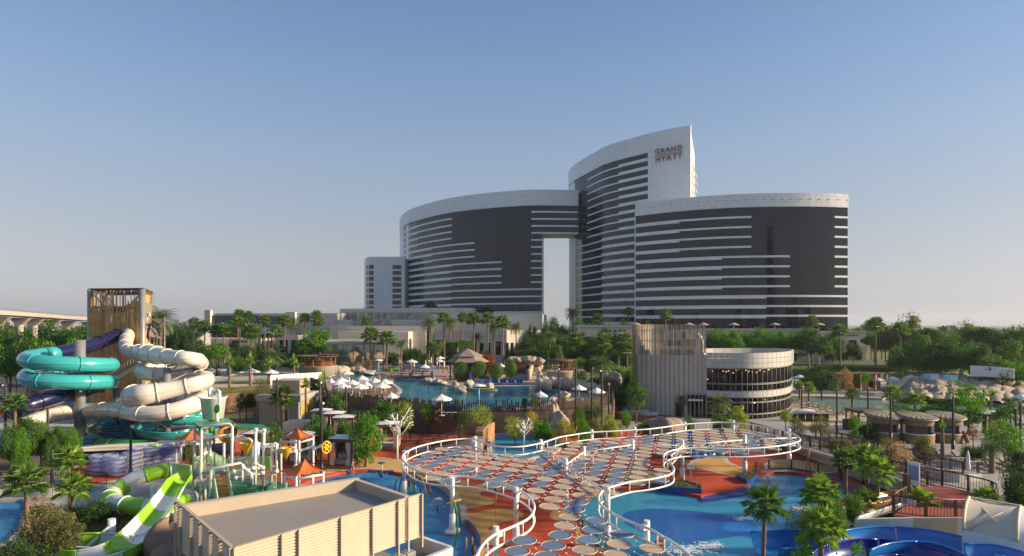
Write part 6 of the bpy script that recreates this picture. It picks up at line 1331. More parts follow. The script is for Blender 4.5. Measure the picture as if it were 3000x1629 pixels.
# conference front
for i, (x, y, d, r) in enumerate([(564, 949, 190, 3), (599, 958, 180, 3), (633, 968, 178, 2.8), (657, 966, 180, 2.8), (675, 968, 182, 2.6), (696, 945, 176, 3), (704, 923, 190, 2.8), (724, 928, 188, 2.6), (739, 974, 160, 3.6), (776, 938, 182, 2.6), (808, 974, 165, 3), (833, 941, 172, 2.8), (891, 934, 190, 2.6), (924, 924, 190, 2.4), (937, 943, 192, 2.8)]):
    palm('%s fan palm from the left in the row before the conference building' % ORD[i], x, y, d, z=TZ, r=r * .8, group='palms before the conference building', tr=.22)
palm('tall date palm with pale trunk by the garden pavilion', 855, 945, yb=1043, z=TZ, r=3.4, kind='date', tr=.34)
# podium front
for i, (x, y, d, r, kd) in enumerate([(1072, 942, 200, 2.6, 'fan'), (1084, 982, 150, 2.9, 'fan'), (1132, 992, 150, 2.8, 'fan'), (1175, 1008, 150, 2.4, 'date'), (1257, 948, 186, 4.0, 'date'), (1303, 932, 172, 2.6, 'fan'), (1316, 948, 190, 3.8, 'date'), (1267, 1020, 165, 2.6, 'fan'), (1352, 932, 176, 2.4, 'fan'), (1390, 935, 172, 2.9, 'fan'), (1428, 935, 172, 2.8, 'fan'), (1448, 960, 180, 3.2, 'date'), (1397, 988, 182, 2.8, 'date'), (1474, 946, 160, 2.8, 'fan'), (1514, 960, 180, 3.2, 'date')]):
    palm('%s tall palm from the left before the relief podium wall' % ORD[i], x, y, d, z=TZ, r=r * .85, kind=kd, tr=.22, group='palms before the podium')
for i, (x, y, d, r, kd) in enumerate([(1679, 918, 215, 4.0, 'date'), (1748, 938, 205, 3.2, 'fan'), (1840, 914, 210, 2.4, 'fan'), (1948, 923, 175, 2.6, 'fan'), (1826, 1000, 150, 3.0, 'fan'), (1838, 1026, 140, 2.8, 'fan'), (1767, 1002, 160, 3.2, 'fan'), (1688, 998, 152, 3.0, 'fan'), (1610, 985, 165, 2.8, 'date'), (1650, 1010, 170, 2.6, 'fan')]):
    palm('%s palm in the garden between the podium and slatted drum, listed from far left' % ORD[i], x, y, d, z=TZ, r=r * .85, kind=kd, tr=.24, group='garden palms by the drum')
palm('broad date palm growing by the stone terrace left of the drum', 1761, 1068, yb=1114, z=TZ, r=3.0, kind='date', tr=.34)
for i, (x, y, yb, r) in enumerate([(2311, 978, 1030, 2.8), (2379, 941, 1069, 2.5), (2462, 970, 1086, 2.7), (2552, 956, 1059, 3.2), (2566, 952, 1080, 3.0), (2595, 978, 1064, 2.8), (2584, 962, 1058, 2.6), (2639, 968, 1094, 2.8)]):
    palm('%s tall slender palm from the left on the villa lawn' % ORD[i], x, y, yb=yb, z=TZ * .8, r=r * .85, tr=.26, group='villa lawn palms')
for i, (x, y, yb, r, kd) in enumerate([(2343, 1131, 1185, 1.1, 'near'), (2370, 1136, 1193, 1.15, 'near'), (2496, 1154, 1217, 1.2, 'near'), (2616, 1152, 1235, 1.45, 'near'), (2680, 1172, 1240, 1.45, 'near'), (2902, 1166, 1232, 1.4, 'tuft')]):
    palm('%s short palm from the left along the lagoon beach' % ORD[i], x, y, yb=yb, z=0, r=r, kind=kd, tr=.2, group='lagoon palms')
for i, (x, y, yb) in enumerate([(672, 1074, 1142), (734, 1068, 1136), (787, 1075, 1122), (861, 1070, 1114)]):
    palm('%s young palm with a tufted top from the left along the white fence' % ORD[i], x, y, yb=yb, z=TZ, r=1.9, kind='tuft', tr=.26, group='young tufted palms')
palm('leafy date palm beside the white pool parasols behind the picket fence', 801, 1047, yb=1096, z=TZ, r=3.2, kind='date', tr=.4)
palm('fan palm standing before the slatted pump house door', 829, 1163, d=84, z=0, r=1.9, kind='near', tr=.26); palm('thin young palm at the right corner of the pump house', 897, 1138, d=84, z=0, r=1.5, kind='tuft', tr=.2); palm('thin young palm before the white yard wall', 937, 1134, d=82, z=0, r=1.4, kind='tuft', tr=.18)
palm('small drooping palm at the restaurant entrance', 1998, 1170, yb=1222, z=0, r=1.3, kind='date', tr=.12); palm('drooping palm before the restaurant glazing', 2108, 1180, yb=1235, z=0, r=2.2, kind='date', tr=.14); palm('feathery palm beside the garden steps', 1745, 1210, d=84, z=0, r=2.2, kind='date', tr=.16)
palm('big fan palm in front of the right pool with its whole trunk visible', 2233, 1478, d=33.5, z=.3, r=1.25, kind='near', tr=.13)
palm('fan palm rising out of a dense bush beside the pool', 2405, 1446, d=38, z=.3, r=1.3, kind='near', tr=.14); palm('large fan palm at the bottom right in front of the blue slide', 2405, 1545, d=31.5, z=.3, r=1.3, kind='near', tr=.14)
palm('leaning fan palm left of the twin palms by the ramp', 2477, 1349, yb=1448, z=.3, r=1.25, kind='near', tr=.17); palm('tall bushy fan palm behind the twin trunks by the ramp', 2541, 1345, yb=1438, z=.3, r=1.5, kind='near', tr=.17); palm('bright fan palm with shaggy trunk before the orange slide', 2572, 1382, yb=1516, z=.3, r=1.3, kind='near', tr=.15)
palm('short fan palm between the white slide and blue flume', 2536, 1466, yb=1534, z=.3, r=1.0, kind='near', tr=.14); palm('fan palm growing through the rail of the red deck', 2700, 1471, yb=1524, z=.3, r=1.2, kind='near', tr=.14); palm('spiky palm behind the cream tunnel canopy', 2890, 1462, d=44, z=.3, r=1.0, kind='near', tr=.12)
palm('fan palm with drooping leaves at bottom left near the river', 80, 1410, yb=1566, z=.3, r=1.5, kind='near', tr=.15); palm('tall fan palm beside the dark lamp post at left', 206, 1345, yb=1490, z=.3, r=1.25, kind='near', tr=.11); palm('three-leaved young fan palm beside the lime slide', 212, 1430, yb=1500, z=.3, r=1.35, kind='near', tr=.15); palm('small palm by the navy tube at far left', 42, 1184, d=63, z=0, r=1.3, kind='near', tr=.16)
palm('tawny date palm behind the grey triangle sails', 470, 938, d=100, z=0, r=3.2, kind='date', tr=.4); palm('dark palm trunk beside the kiosks at right', 2762, 1255, d=66, z=0, r=.8, kind='tuft', tr=.22); palm('rough palm trunk among the sun chairs at far right', 2905, 1312, d=60, z=0, r=1.2, kind='date', tr=.26)
# ---- left wood
for i, (x, y) in enumerate([(-30, 952), (22, 955), (66, 960), (112, 944), (156, 946), (196, 948), (235, 950), (268, 956)]): tree('%s tree from the left in the back row of the car-park wood' % ORD[i], x, y, 74, 150 - i, 'round', 'mid' if i % 3 else 'bright', hf=.8, group='car-park wood trees')
for i, (x, y) in enumerate([(-25, 1000), (28, 985), (80, 1000), (128, 985), (180, 992), (232, 1000), (262, 1010)]): tree('%s tree from the left in the front row of the car-park wood' % ORD[i], x, y, 78, 124 - i, 'round', 'bright' if i % 2 else 'mid', hf=.86, group='car-park wood trees')
for i, (x, y, w_) in enumerate([(486, 952, 50), (520, 948, 52), (553, 955, 46)]): tree('%s dark tree from the left behind the slide tower' % ORD[i], x, y, w_, 165, 'round', 'dark', hf=.85, group='dark trees behind the tower')
for i, (x, y, w_, d, c) in enumerate([(100, 1135, 44, 92, 'olive'), (135, 1140, 40, 90, 'olive'), (30, 1170, 60, 88, 'red')]): tree('%s low hedge bush from the car park edge behind the navy tube' % ORD[i], x, y, w_, d, 'fine', c, hf=.95, name='bush', group='car park bushes')
for i, (x, y, w_, d, c) in enumerate([(30, 1240, 60, 59, 'mid'), (82, 1212, 78, 60, 'mid'), (122, 1228, 56, 61, 'bright'), (60, 1258, 50, 57, 'bright'), (168, 1240, 58, 61, 'mid'), (212, 1248, 52, 60, 'bright'), (150, 1278, 48, 58, 'mid')]): tree('%s leafy green tree of the clump beside the brown bridge' % ORD[i], x, y, w_, d, 'fine', c, hf=.9, group='trees by the brown bridge')
# ---- terrace trees
tree('round crowned tree with forked trunk beside the white fence', 634, 1010, 90, 138, 'round', 'bright', TZ, .52, bk='bark'); tree('wide spreading green tree in front of the podium', 932, 957, 106, 165, 'round', 'bright', TZ, .85); tree('low spreading tree under the wide green one', 905, 975, 60, 160, 'umbrella', 'mid', TZ, .8)
tree('plumeria shrub with pale blossoms left of the pavilion path', 728, 1013, 52, 150, 'round', 'dark', TZ, .85, name='shrub'); tree('plumeria shrub with pale blossoms right of the pavilion', 896, 1012, 56, 150, 'round', 'dark', TZ, .85, name='shrub'); tree('plumeria shrub beside the bar pergola', 850, 1045, 48, 145, 'round', 'mid', TZ, .9, name='shrub')
for i, (x, y, w_, d) in enumerate([(1350, 1062, 43, 124), (1404, 1060, 42, 124), (1454, 1066, 36, 124), (1496, 1057, 30, 128)]): tree('%s clipped ball tree from the left beside the hexagonal bar' % ORD[i], x, y, w_, d, 'clip', 'mid', TZ, .8, name='topiary_tree', group='clipped ball trees')
tree('red and orange bougainvillea behind the hexagonal bar roof', 1428, 1030, 52, 136, 'round', 'red', TZ, .9, name='bush')
for i, (x, y, w_, d) in enumerate([(1291, 1002, 36, 176), (1325, 1008, 26, 176), (1360, 1006, 38, 176), (1533, 1031, 28, 160), (1588, 1031, 40, 158), (1758, 1027, 26, 160)]): tree('%s square-clipped hedge block from the left before the podium' % ORD[i], x, y, w_, d, 'box', 'mid', TZ, .98, name='hedge_block', group='clipped hedge blocks')
def hedge(label, pts, h, w_, col='dark', z=TZ):
    P = resample([G(x, y, z) for x, y in pts], .5); q = random.Random(len(label)); mb = MB()
    for p in P:
        for k in range(26): v = rv(q); quad_leaf(mb, Vector((p.x + q.uniform(-.4, .4), p.y + v.y * w_ / 2, z + h * q.uniform(.05, 1.0))), v + Vector((0, -.5, .4)), rv(q), .28, .2)
    mb.wall([(p.x, p.y) for p in P], z, z + h * .92, w_ * .8); tag(obj('hedge', mb, LM[col]), label, 'hedge', 'long hedges')
hedge('long dark hedge behind the sun loungers of the far deck', [(1235, 1057), (1330, 1052), (1420, 1050)], 1.4, 1.2); hedge('low bright hedge along the lazy river', [(700, 1078), (800, 1072), (880, 1068)], .8, 1.2, 'bright'); hedge('dark hedge behind the lazy river', [(760, 1055), (860, 1050), (960, 1050)], 1.8, 1.4); hedge('low hedge at the left of the pool deck by the bar', [(905, 1100), (935, 1100), (950, 1104)], 1.2, 1.4, 'lime'); hedge('dark hedge below the villa lawn', [(2400, 1080), (2520, 1088), (2660, 1090), (2760, 1082)], 1.2, 1.2)
hedge('hedge along the deck steps near the bridge', [(1138, 1090), (1150, 1088), (1165, 1086)], .9, 1.5, 'bright'); hedge('flowered hedge below the cracked wall path', [(640, 1150), (700, 1146), (760, 1142), (790, 1140)], .8, 1.0, 'olive'); hedge('hedge behind the podium windows', [(1560, 1050), (1640, 1050), (1720, 1052)], 1.0, 1.2)
for i, (x, y, w_, d, c, k) in enumerate([(1545, 975, 44, 172, 'dark', 'column'), (1578, 970, 44, 175, 'dark', 'column'), (1612, 985, 46, 170, 'mid', 'round'), (1640, 965, 50, 180, 'dark', 'round'), (1665, 985, 46, 168, 'mid', 'round'), (1700, 960, 56, 185, 'dark', 'round'), (1735, 975, 56, 178, 'mid', 'round'), (1775, 965, 56, 182, 'dark', 'round'), (1812, 970, 56, 178, 'dark', 'round'), (1845, 985, 46, 168, 'mid', 'round'), (1625, 935, 50, 205, 'dark', 'round'), (1725, 940, 48, 205, 'dark', 'round')]): tree('%s garden tree of the belt between podium and drum, listed from the left' % ORD[i], x, y, w_, d, k, c, TZ, .85, group='garden belt trees')
for i, (x, y, w_, d, c) in enumerate([(1700, 1040, 40, 145, 'mid'), (1730, 1050, 44, 140, 'dark'), (1780, 1052, 44, 138, 'mid'), (1810, 1068, 40, 132, 'bright'), (1840, 1080, 44, 126, 'lime'), (1700, 1085, 50, 118, 'mid'), (1740, 1100, 46, 112, 'dark'), (1655, 1060, 40, 140, 'dark')]): tree('%s shrub on the slope between gazebo and slatted drum' % ORD[i], x, y, w_, d, 'round', c, TZ, .96, name='shrub', group='slope shrubs')
for i, (x, y, w_, d) in enumerate([(2135, 962, 92, 170), (2185, 966, 70, 172), (2228, 964, 80, 172), (2275, 962, 76, 172), (2318, 968, 70, 170), (2370, 962, 110, 165), (2400, 985, 80, 160)]): tree('%s umbrella-crowned tree from the left behind the restaurant roof' % ORD[i], x, y, w_, d, 'round', 'bright' if i < 5 else 'mid', TZ, .72, bk='pale', group='umbrella-crowned trees')
for i, (x, y, w_) in enumerate([(1170, 896, 38), (1262, 884, 44), (1330, 897, 40), (1400, 896, 50), (1432, 900, 36)]): tree('%s roof-garden bush from the left on top of the podium' % ORD[i], x, y, w_, 228, 'round', 'dark', 18.5, .97, name='bush', group='roof garden bushes')
for i, (x, y, w_, d, c) in enumerate([(1530, 1000, 44, 166, 'dark'), (1562, 1008, 44, 160, 'mid'), (1596, 1005, 46, 158, 'dark'), (1630, 1002, 46, 158, 'mid'), (1676, 1012, 46, 152, 'dark'), (1718, 1008, 52, 152, 'dark'), (1752, 1015, 46, 150, 'mid'), (1798, 1012, 52, 150, 'dark'), (1836, 1022, 44, 146, 'mid'), (1690, 952, 44, 195, 'dark'), (1780, 950, 46, 195, 'dark'), (1600, 955, 40, 195, 'dark')]): tree('%s dark filler tree of the inner garden belt left of the drum' % ORD[i], x, y, w_, d, 'round', c, TZ, .92, group='inner garden belt trees')
for i, (x, y, w_, d, c) in enumerate([(580, 985, 44, 172, 'dark'), (640, 992, 40, 165, 'mid'), (690, 1000, 44, 160, 'dark'), (760, 1000, 44, 165, 'mid'), (820, 1002, 44, 162, 'dark'), (870, 1000, 40, 165, 'mid'), (1000, 1018, 36, 170, 'dark'), (1150, 1025, 44, 160, 'dark'), (1195, 1022, 44, 162, 'mid'), (1240, 1030, 40, 158, 'dark'), (600, 1030, 44, 140, 'mid'), (700, 1045, 50, 138, 'mid'), (760, 1050, 50, 136, 'dark')]): tree('%s garden shrub from the left among the palms before the low buildings' % ORD[i], x, y, w_, d, 'round', c, TZ, .95, name='shrub', group='garden shrubs among palms')
for i, (x, y, w_, d, c) in enumerate([(1812, 1112, 44, 104, 'mid'), (1836, 1100, 46, 108, 'dark'), (1848, 1120, 34, 102, 'lime'), (1822, 1132, 40, 98, 'dark'), (1846, 1078, 40, 120, 'mid')]): tree('%s shrub hiding the lawn bank at the left foot of the drum' % ORD[i], x, y, w_, d, 'round', c, 0, .96, name='shrub', group='drum foot shrubs')
for i, (x, y, w_, d, c) in enumerate([(1610, 935, 44, 200, 'mid'), (1650, 940, 44, 198, 'dark'), (1695, 935, 50, 198, 'mid'), (1740, 942, 48, 198, 'dark'), (1785, 938, 50, 198, 'mid'), (1828, 942, 46, 198, 'dark'), (1560, 945, 36, 195, 'dark'), (1590, 968, 44, 182, 'mid'), (1900, 948, 44, 178, 'mid'), (2040, 950, 46, 178, 'dark'), (2090, 952, 52, 176, 'mid'), (2440, 968, 50, 188, 'mid'), (2500, 1000, 44, 185, 'dark')]): tree('%s tree from the left in the belt at the foot of the hotel' % ORD[i], x, y, w_, d, 'round', c, TZ, .9, group='hotel foot trees')
for i, (x, y, w_, c) in enumerate([(985, 1020, 40, 'mid'), (1045, 1018, 44, 'dark'), (1100, 1022, 44, 'mid'), (1215, 1012, 40, 'mid'), (1330, 1020, 44, 'dark'), (1420, 1024, 40, 'mid'), (1500, 1022, 40, 'dark'), (1540, 1010, 44, 'mid')]): tree('%s leafy shrub from the left at the foot of the podium wall' % ORD[i], x, y, w_, 174, 'round', c, TZ, .95, name='shrub', group='podium foot shrubs')
# ---- right wood
for i, (x, y, w_, d, c) in enumerate([(2560, 965, 60, 190, 'mid'), (2608, 930, 80, 175, 'olive'), (2665, 928, 86, 172, 'olive'), (2720, 940, 80, 168, 'dark'), (2775, 955, 76, 165, 'mid'), (2825, 950, 80, 170, 'olive'), (2880, 936, 90, 165, 'dark'), (2935, 944, 90, 160, 'dark'), (2985, 962, 80, 158, 'mid'), (3040, 975, 80, 150, 'dark')]): tree('%s tall hazy tree from the left in the back row of the right wood' % ORD[i], x, y, w_, d, 'round' if i % 3 else 'umbrella', c, TZ * .6, .85, group='right wood trees')
for i, (x, y, w_, d, c) in enumerate([(2640, 995, 70, 142, 'mid'), (2692, 984, 92, 138, 'mid'), (2755, 985, 90, 135, 'dark'), (2815, 980, 100, 134, 'mid'), (2870, 1010, 80, 130, 'dark'), (2920, 1040, 100, 126, 'mid'), (2980, 1045, 90, 122, 'bright'), (2960, 1000, 80, 140, 'mid')]): tree('%s broad tree from the left in the front row of the right wood' % ORD[i], x, y, w_, d, 'round', c, TZ * .3, .9, group='right wood trees')
tree('dense dark bush between the restaurant and the brown cabanas', 2408, 1063, 110, 117, 'fine', 'dark', 0, .97, name='bush'); tree('small bright bush behind the brown cabanas', 2523, 1082, 50, 128, 'round', 'bright', 1.5, .97, name='bush'); tree('dry brown bush left of the brown cabanas', 2478, 1075, 40, 124, 'airy', 'dry', 1, .95, name='bush')
# ---- waterpark planting
for lb, x, y, w_, d, k, c, hf, nm in [
 ('feathery green bush below the picket fence', 1128, 1163, 80, 76, 'round', 'mid', .95, 'bush'), ('yellow green leafy tree right of the feathery bush', 1190, 1174, 52, 74, 'airy', 'lime', .8, 'tree'), ('dark grassy clump left of the feathery bush', 1050, 1180, 64, 79, 'grass', 'dark', .98, 'grass_clump'), ('layered green tree in front of the picket fence bend', 990, 1142, 58, 83, 'pads', 'mid', .9, 'tree'), ('slender green tree before the retaining wall', 1256, 1180, 52, 80, 'airy', 'bright', .7, 'tree'), ('bare tan tree beside the slender green one', 1284, 1178, 44, 80, 'airy', 'dry', .7, 'tree'),
 ('dark weeping tree left of the wooden ramp', 1354, 1205, 46, 78, 'weep', 'dark', .7, 'tree'), ('bright lime tree above the rock wall by the ramp', 1412, 1186, 74, 73, 'airy', 'lime', .6, 'tree'), ('dark weeping tree, left of three before the fence', 1459, 1190, 32, 82, 'weep', 'dark', .7, 'tree'), ('dark weeping tree, middle of three before the fence', 1496, 1188, 34, 82, 'weep', 'dark', .7, 'tree'), ('dark weeping tree, right of three before the fence', 1537, 1168, 28, 82, 'weep', 'dark', .6, 'tree'), ('small-leaved tree poking above the fence', 1567, 1150, 38, 81, 'airy', 'olive', .5, 'tree'), ('small leafy tree poking above the fence near the pool island', 1340, 1165, 30, 80, 'airy', 'mid', .5, 'tree'),
 ('yellow green shrub behind the white metal tree', 1510, 1220, 66, 72, 'airy', 'lime', .85, 'shrub'), ('tall yellow green shrub by the pond steps', 1556, 1198, 52, 76, 'airy', 'yellow', .9, 'shrub'), ('bright green shrub right of the white metal tree', 1590, 1226, 64, 72, 'round', 'bright', .95, 'shrub'), ('grassy clump above the pond', 1585, 1212, 44, 78, 'grass', 'mid', .98, 'grass_clump'), ('yellow-flowering shrub behind the canopy rail', 1655, 1222, 74, 70, 'airy', 'yellow', .95, 'shrub'), ('dark round shrub on the planted bank', 1697, 1192, 36, 78, 'weep', 'mid', .8, 'shrub'), ('green shrub beside the yellow-flowering one', 1708, 1226, 44, 70, 'fine', 'bright', .95, 'shrub'), ('olive shrub behind the canopy rail', 1742, 1222, 50, 71, 'fine', 'olive', .95, 'shrub'), ('tall lime shrub near the round planter', 1788, 1210, 52, 73, 'fine', 'lime', .95, 'shrub'), ('small upright tree before the round planter', 1834, 1203, 32, 78, 'fine', 'bright', .7, 'tree'), ('layered conifer-like tree in the round planter', 1863, 1108, 58, 90, 'pads', 'mid', .8, 'tree'), ('flat-topped young tree by the stone seat', 1885, 1232, 52, 70, 'pads', 'mid', .5, 'tree'),
 ('round bush before the restaurant door', 2020, 1216, 40, 76, 'fine', 'mid', .95, 'bush'), ('lime layered shrub before the restaurant glazing', 2163, 1184, 52, 78, 'pads', 'lime', .95, 'shrub'), ('broad green bush before the restaurant glazing', 2112, 1208, 60, 77, 'round', 'mid', .95, 'bush'), ('small lime ball tree at the glazed corner', 2303, 1199, 36, 82, 'fine', 'lime', .6, 'tree'), ('olive tree beside the wave pool steps', 2335, 1220, 58, 70, 'airy', 'olive', .75, 'tree'), ('taller grey olive tree above the pool ramp', 2405, 1215, 60, 66, 'airy', 'olive', .6, 'tree'), ('flat olive tree over the ramp railing', 2459, 1275, 64, 58, 'umbrella', 'olive', .5, 'tree'), ('sprawling tree over the ramp below the kiosks', 2530, 1290, 64, 56, 'umbrella', 'olive', .6, 'tree'), ('brownish leaning tree on the ramp edge', 2596, 1278, 56, 56, 'airy', 'olive', .85, 'tree'), ('dry brown bush beside the ramp', 2640, 1288, 80, 55, 'airy', 'dry', .95, 'bush'), ('low green bush before the kiosks', 2700, 1280, 60, 62, 'round', 'olive', .95, 'bush'),
 ('grey green thicket left of the first kiosk', 2540, 1225, 70, 76, 'grass', 'dark', .95, 'bush'), ('small tree beside the dustbin', 2503, 1212, 34, 74, 'fine', 'bright', .6, 'tree'), ('low bush below the small tree by the dustbin', 2500, 1258, 40, 72, 'round', 'mid', .95, 'bush'), ('spreading green tree over the second kiosk', 2750, 1165, 100, 84, 'pads', 'mid', .85, 'tree'), ('tall green tree over the third kiosk', 2838, 1126, 100, 82, 'pads', 'bright', .85, 'tree'), ('leafy climber over the first kiosk roof', 2640, 1178, 90, 86, 'airy', 'mid', .8, 'tree'), ('green tree above the far right trellis', 2962, 1162, 80, 78, 'pads', 'mid', .85, 'tree'), ('big round bright tree at the right edge', 2945, 1230, 108, 62, 'fine', 'bright', .9, 'tree'), ('dark leafy tree at the right edge below the round one', 2995, 1310, 90, 52, 'fine', 'dark', .95, 'tree'), ('small reddish tree beside the third kiosk', 2850, 1245, 32, 70, 'airy', 'red', .6, 'tree'), ('low hedge bush in the bed by the sun chairs', 2855, 1298, 66, 64, 'round', 'mid', .97, 'bush'), ('dark shrubbery behind the curved railing', 2975, 1385, 80, 47, 'round', 'dark', .97, 'bush'),
 ('left of the tall shrubs between cabanas', 930, 1206, 92, 66, 'column', 'mid', .96, 'shrub'), ('middle of the tall shrubs between cabanas', 1012, 1222, 66, 64, 'column', 'mid', .96, 'shrub'), ('tallest shrub beside the curtained cabana', 1070, 1198, 84, 61.5, 'column', 'bright', .96, 'shrub'), ('dark tree before the cracked wall', 722, 1146, 64, 92, 'round', 'dark', .75, 'tree'), ('olive bush above the cracked wall', 770, 1108, 52, 100, 'airy', 'olive', .96, 'bush'), ('drooping dark tree behind the green play roof', 765, 1265, 60, 57, 'weep', 'olive', .75, 'tree'), ('drooping tall tree behind the play pipes', 800, 1240, 52, 60, 'weep', 'mid', .8, 'tree'), ('small dark tree behind the mint railings', 556, 1298, 44, 57, 'weep', 'olive', .8, 'tree'),
 ('olive brown bush at bottom left', 130, 1468, 150, 37.5, 'airy', 'olive', .97, 'bush'), ('feathery olive bush right of the brown one', 190, 1502, 110, 37, 'fine', 'olive', .97, 'bush'), ('dark big-leaved bush under the lime slide', 278, 1462, 100, 44, 'round', 'dark', .97, 'bush'), ('dark bush at the bottom left corner', 40, 1582, 110, 35, 'round', 'dark', .97, 'bush'), ('dry reddish twigs beside the lamp post', 118, 1440, 70, 40, 'airy', 'dry', .95, 'bush'),
 ('dense bush around the pool-side palm', 2432, 1425, 70, 37, 'round', 'mid', .97, 'bush'), ('leafy bush at the foot of the bottom right palm', 2350, 1592, 90, 31, 'round', 'bright', .97, 'bush'), ('sparse bush in front of the deep blue flume', 2512, 1580, 70, 31, 'airy', 'bright', .97, 'bush'), ('green bush under the twin palms', 2500, 1425, 50, 42, 'round', 'mid', .97, 'bush'), ('tuft of spiky leaves below the big fan palm', 2290, 1600, 90, 32, 'grass', 'mid', .98, 'grass_clump'), ('bush between white slide and twin palms', 2450, 1478, 70, 39, 'round', 'mid', .97, 'bush'), ('dark planting below the red deck', 2640, 1500, 90, 43, 'round', 'dark', .97, 'bush')]:
    tree(lb, x, y, w_, d, k, c, 0.02 if d > 50 else .1, hf, name=nm)
# ground cover on the planted bank
q = random.Random(77); mb = MB()
for k in range(9000):
    x = q.uniform(1180, 1830); y = q.uniform(1235, 1272); p = G(x, y, 0); quad_leaf(mb, p + Vector((0, 0, q.uniform(.05, .5))), rv(q) + Vector((0, 0, .6)), rv(q), .22, .12)
for k in range(7000):
    x = q.uniform(60, 440); y = q.uniform(1490, 1640)
    if x > 330 and y < 1520: continue
    p = G(x, y, .3); quad_leaf(mb, p + Vector((0, 0, q.uniform(.02, .35))), rv(q) + Vector((0, 0, .6)), rv(q), .16, .09)
for k in range(9000):
    x = q.uniform(2300, 2700); y = q.uniform(1490, 1660) if x < 2560 else q.uniform(1480, 1540); p = G(x, y, .1); quad_leaf(mb, p + Vector((0, 0, q.uniform(.02, .5))), rv(q) + Vector((0, 0, .6)), rv(q), .15, .09)
o = obj('ground_cover', mb, LM['olive']); stuff(o); o['label'] = 'low mixed ground cover in the planting beds'; o['category'] = 'ground cover'

# far belt of trees along the horizon
q = random.Random(91); mb = MB()
for k in range(5200):
    a = q.uniform(-62, 62); dd = q.uniform(420, 700)
    if -22 < a < 24 and q.random() < .7: continue
    c = Vector((dd * math.tan(rad(a)), dd, 0)); hh = (6 + 6 * abs(math.sin(a * 1.7) * math.sin(a * .53 + 1))) * q.random() ** .5
    quad_leaf(mb, c + Vector((0, 0, hh)), rv(q) + Vector((0, -.6, .3)), rv(q), 9, 6)
o = stuff(obj('distant_woodland', mb, LM['dark'])); o['label'] = 'far-off dark belt of trees along the horizon'; o['category'] = 'woodland'
# ============================================================ pool terrace
pf = T('picket_fence', 'dark brown picket fence with uneven poles in front of the swimming pool', 'fence')
FS_ = resample(FENCE, .30); pk = mesh('picket', MB().box((0, 0, .5), (.2, .12, 1)), dark_wood); q = random.Random(8)
for i, p in enumerate(FS_[:296]):
    t = (FS_[min(i + 1, len(FS_) - 1)] - FS_[max(i - 1, 0)]); h_ = q.uniform(1.35, 2.15) + (.9 if i < 40 or i > len(FS_) - 60 else 0); mobj('picket', pk, pf, (p.x, p.y, TZ - .5 - q.uniform(0, .5)), math.atan2(t.y, t.x), (1, 1, h_ + .5))
obj('rail', MB().tube([(p.x, p.y + .1, TZ + .35) for p in FENCE], .05, 4), dark_wood, pf)
print('pickets', len(FS_))
wf = T('white_fence', 'white picket fence along the lazy river behind the white slide', 'fence'); P = resample([G(x, y, TZ) for x, y in [(600, 1120), (700, 1117), (800, 1114)]], .26); pk = mesh('picket', MB().box((0, 0, .5), (.13, .04, 1)), white)
for i, p in enumerate(P): mobj('picket', pk, wf, (p.x, p.y, TZ), 0, (1, 1, 1.15 if i % 2 else 1.05))
for z_ in (.35, .85): obj('rail', MB().tube([(p.x, p.y + .05, TZ + z_) for p in P], .04, 4), white, wf)
# ---- parasols
def parasol_proto(m, name='parasol'):
    t = T(name, 'x', 'parasol', (0, 0, -50)); obj('pole', MB().cyl((0, 0, 0), (0, 0, 2.75), .035, n=6), white, t); mb = MB(); n = 8
    vs = [(0, 0, 2.8)] + [(math.cos(a * math.pi / 4) * r_, math.sin(a * math.pi / 4) * r_, z_) for r_, z_ in ((.5, 2.5), (1.0, 2.18)) for a in range(8)] + [(math.cos(a * math.pi / 4) * 1.0, math.sin(a * math.pi / 4) * 1.0, 2.05) for a in range(8)]
    fs = [(0, 1 + a, 1 + (a + 1) % 8) for a in range(8)] + [(1 + r_ * 8 + a, 9 + r_ * 8 + a, 9 + r_ * 8 + (a + 1) % 8, 1 + r_ * 8 + (a + 1) % 8) for r_ in (0, 1) for a in range(8)]; mb.add(vs, fs); c = obj('canopy', mb, m, t); obj('finial', MB().lathe((0, 0, 2.8), [(.06, 0), (.04, .08), (.01, .12)], 6), white, c)
    obj('base', MB().lathe((0, 0, 0), [(.32, 0), (.3, .08), (.05, .1)], 8), concrete, t); return t
pw_ = parasol_proto(canvas); pbg = parasol_proto(mat('beige_canvas', (.50, .44, .36), .85, (.44, .39, .32), 1)); used_ = set()
def parasol(label, x, y, wpx, z=TZ, pro=None, group='white parasols by the pool', d=None):
    pro = pro or pw_
    d = d or FP * (HC - z - 2.35) / (y - HY); R_ = wpx * d / FP / 2; p = Vector(((x - 1500) / FP * d, d, z)); sc_ = (R_, R_, 1.0)
    if id(pro) not in used_: used_.add(id(pro)); pro.location = p; pro.scale = sc_; pro['label'] = label; pro['group'] = group; pro.rotation_euler = (0, 0, .2); return pro
    return copy_tree(pro, p, x * .37, label, group, sc_)
Z2 = lambda x, y: (900 + x / 4.293, 980 + y / 4.293)
Z3 = lambda x, y: (1350 + x / 4.115, 980 + y / 4.115)
Z1 = lambda x, y: (500 + x / 4.115, 880 + y / 4.115)
cl = [(300, 583, 90), (395, 612, 180), (430, 573, 190), (450, 648, 200), (570, 603, 180), (660, 653, 230), (690, 547, 170), (742, 618, 120), (855, 580, 160), (940, 643, 220), (980, 593, 200)]
for i, (x, y, w_) in enumerate(cl): parasol('%s white parasol from the left in the cluster beside the wooden deck' % ORD[i], *Z2(x, y), w_ / 4.293)
far = [(1075, 275, 150), (1312, 333, 150), (1480, 402, 150), (1490, 322, 110), (1580, 418, 130), (1665, 328, 100), (1670, 290, 115), (1780, 282, 105), (2440, 388, 100)]
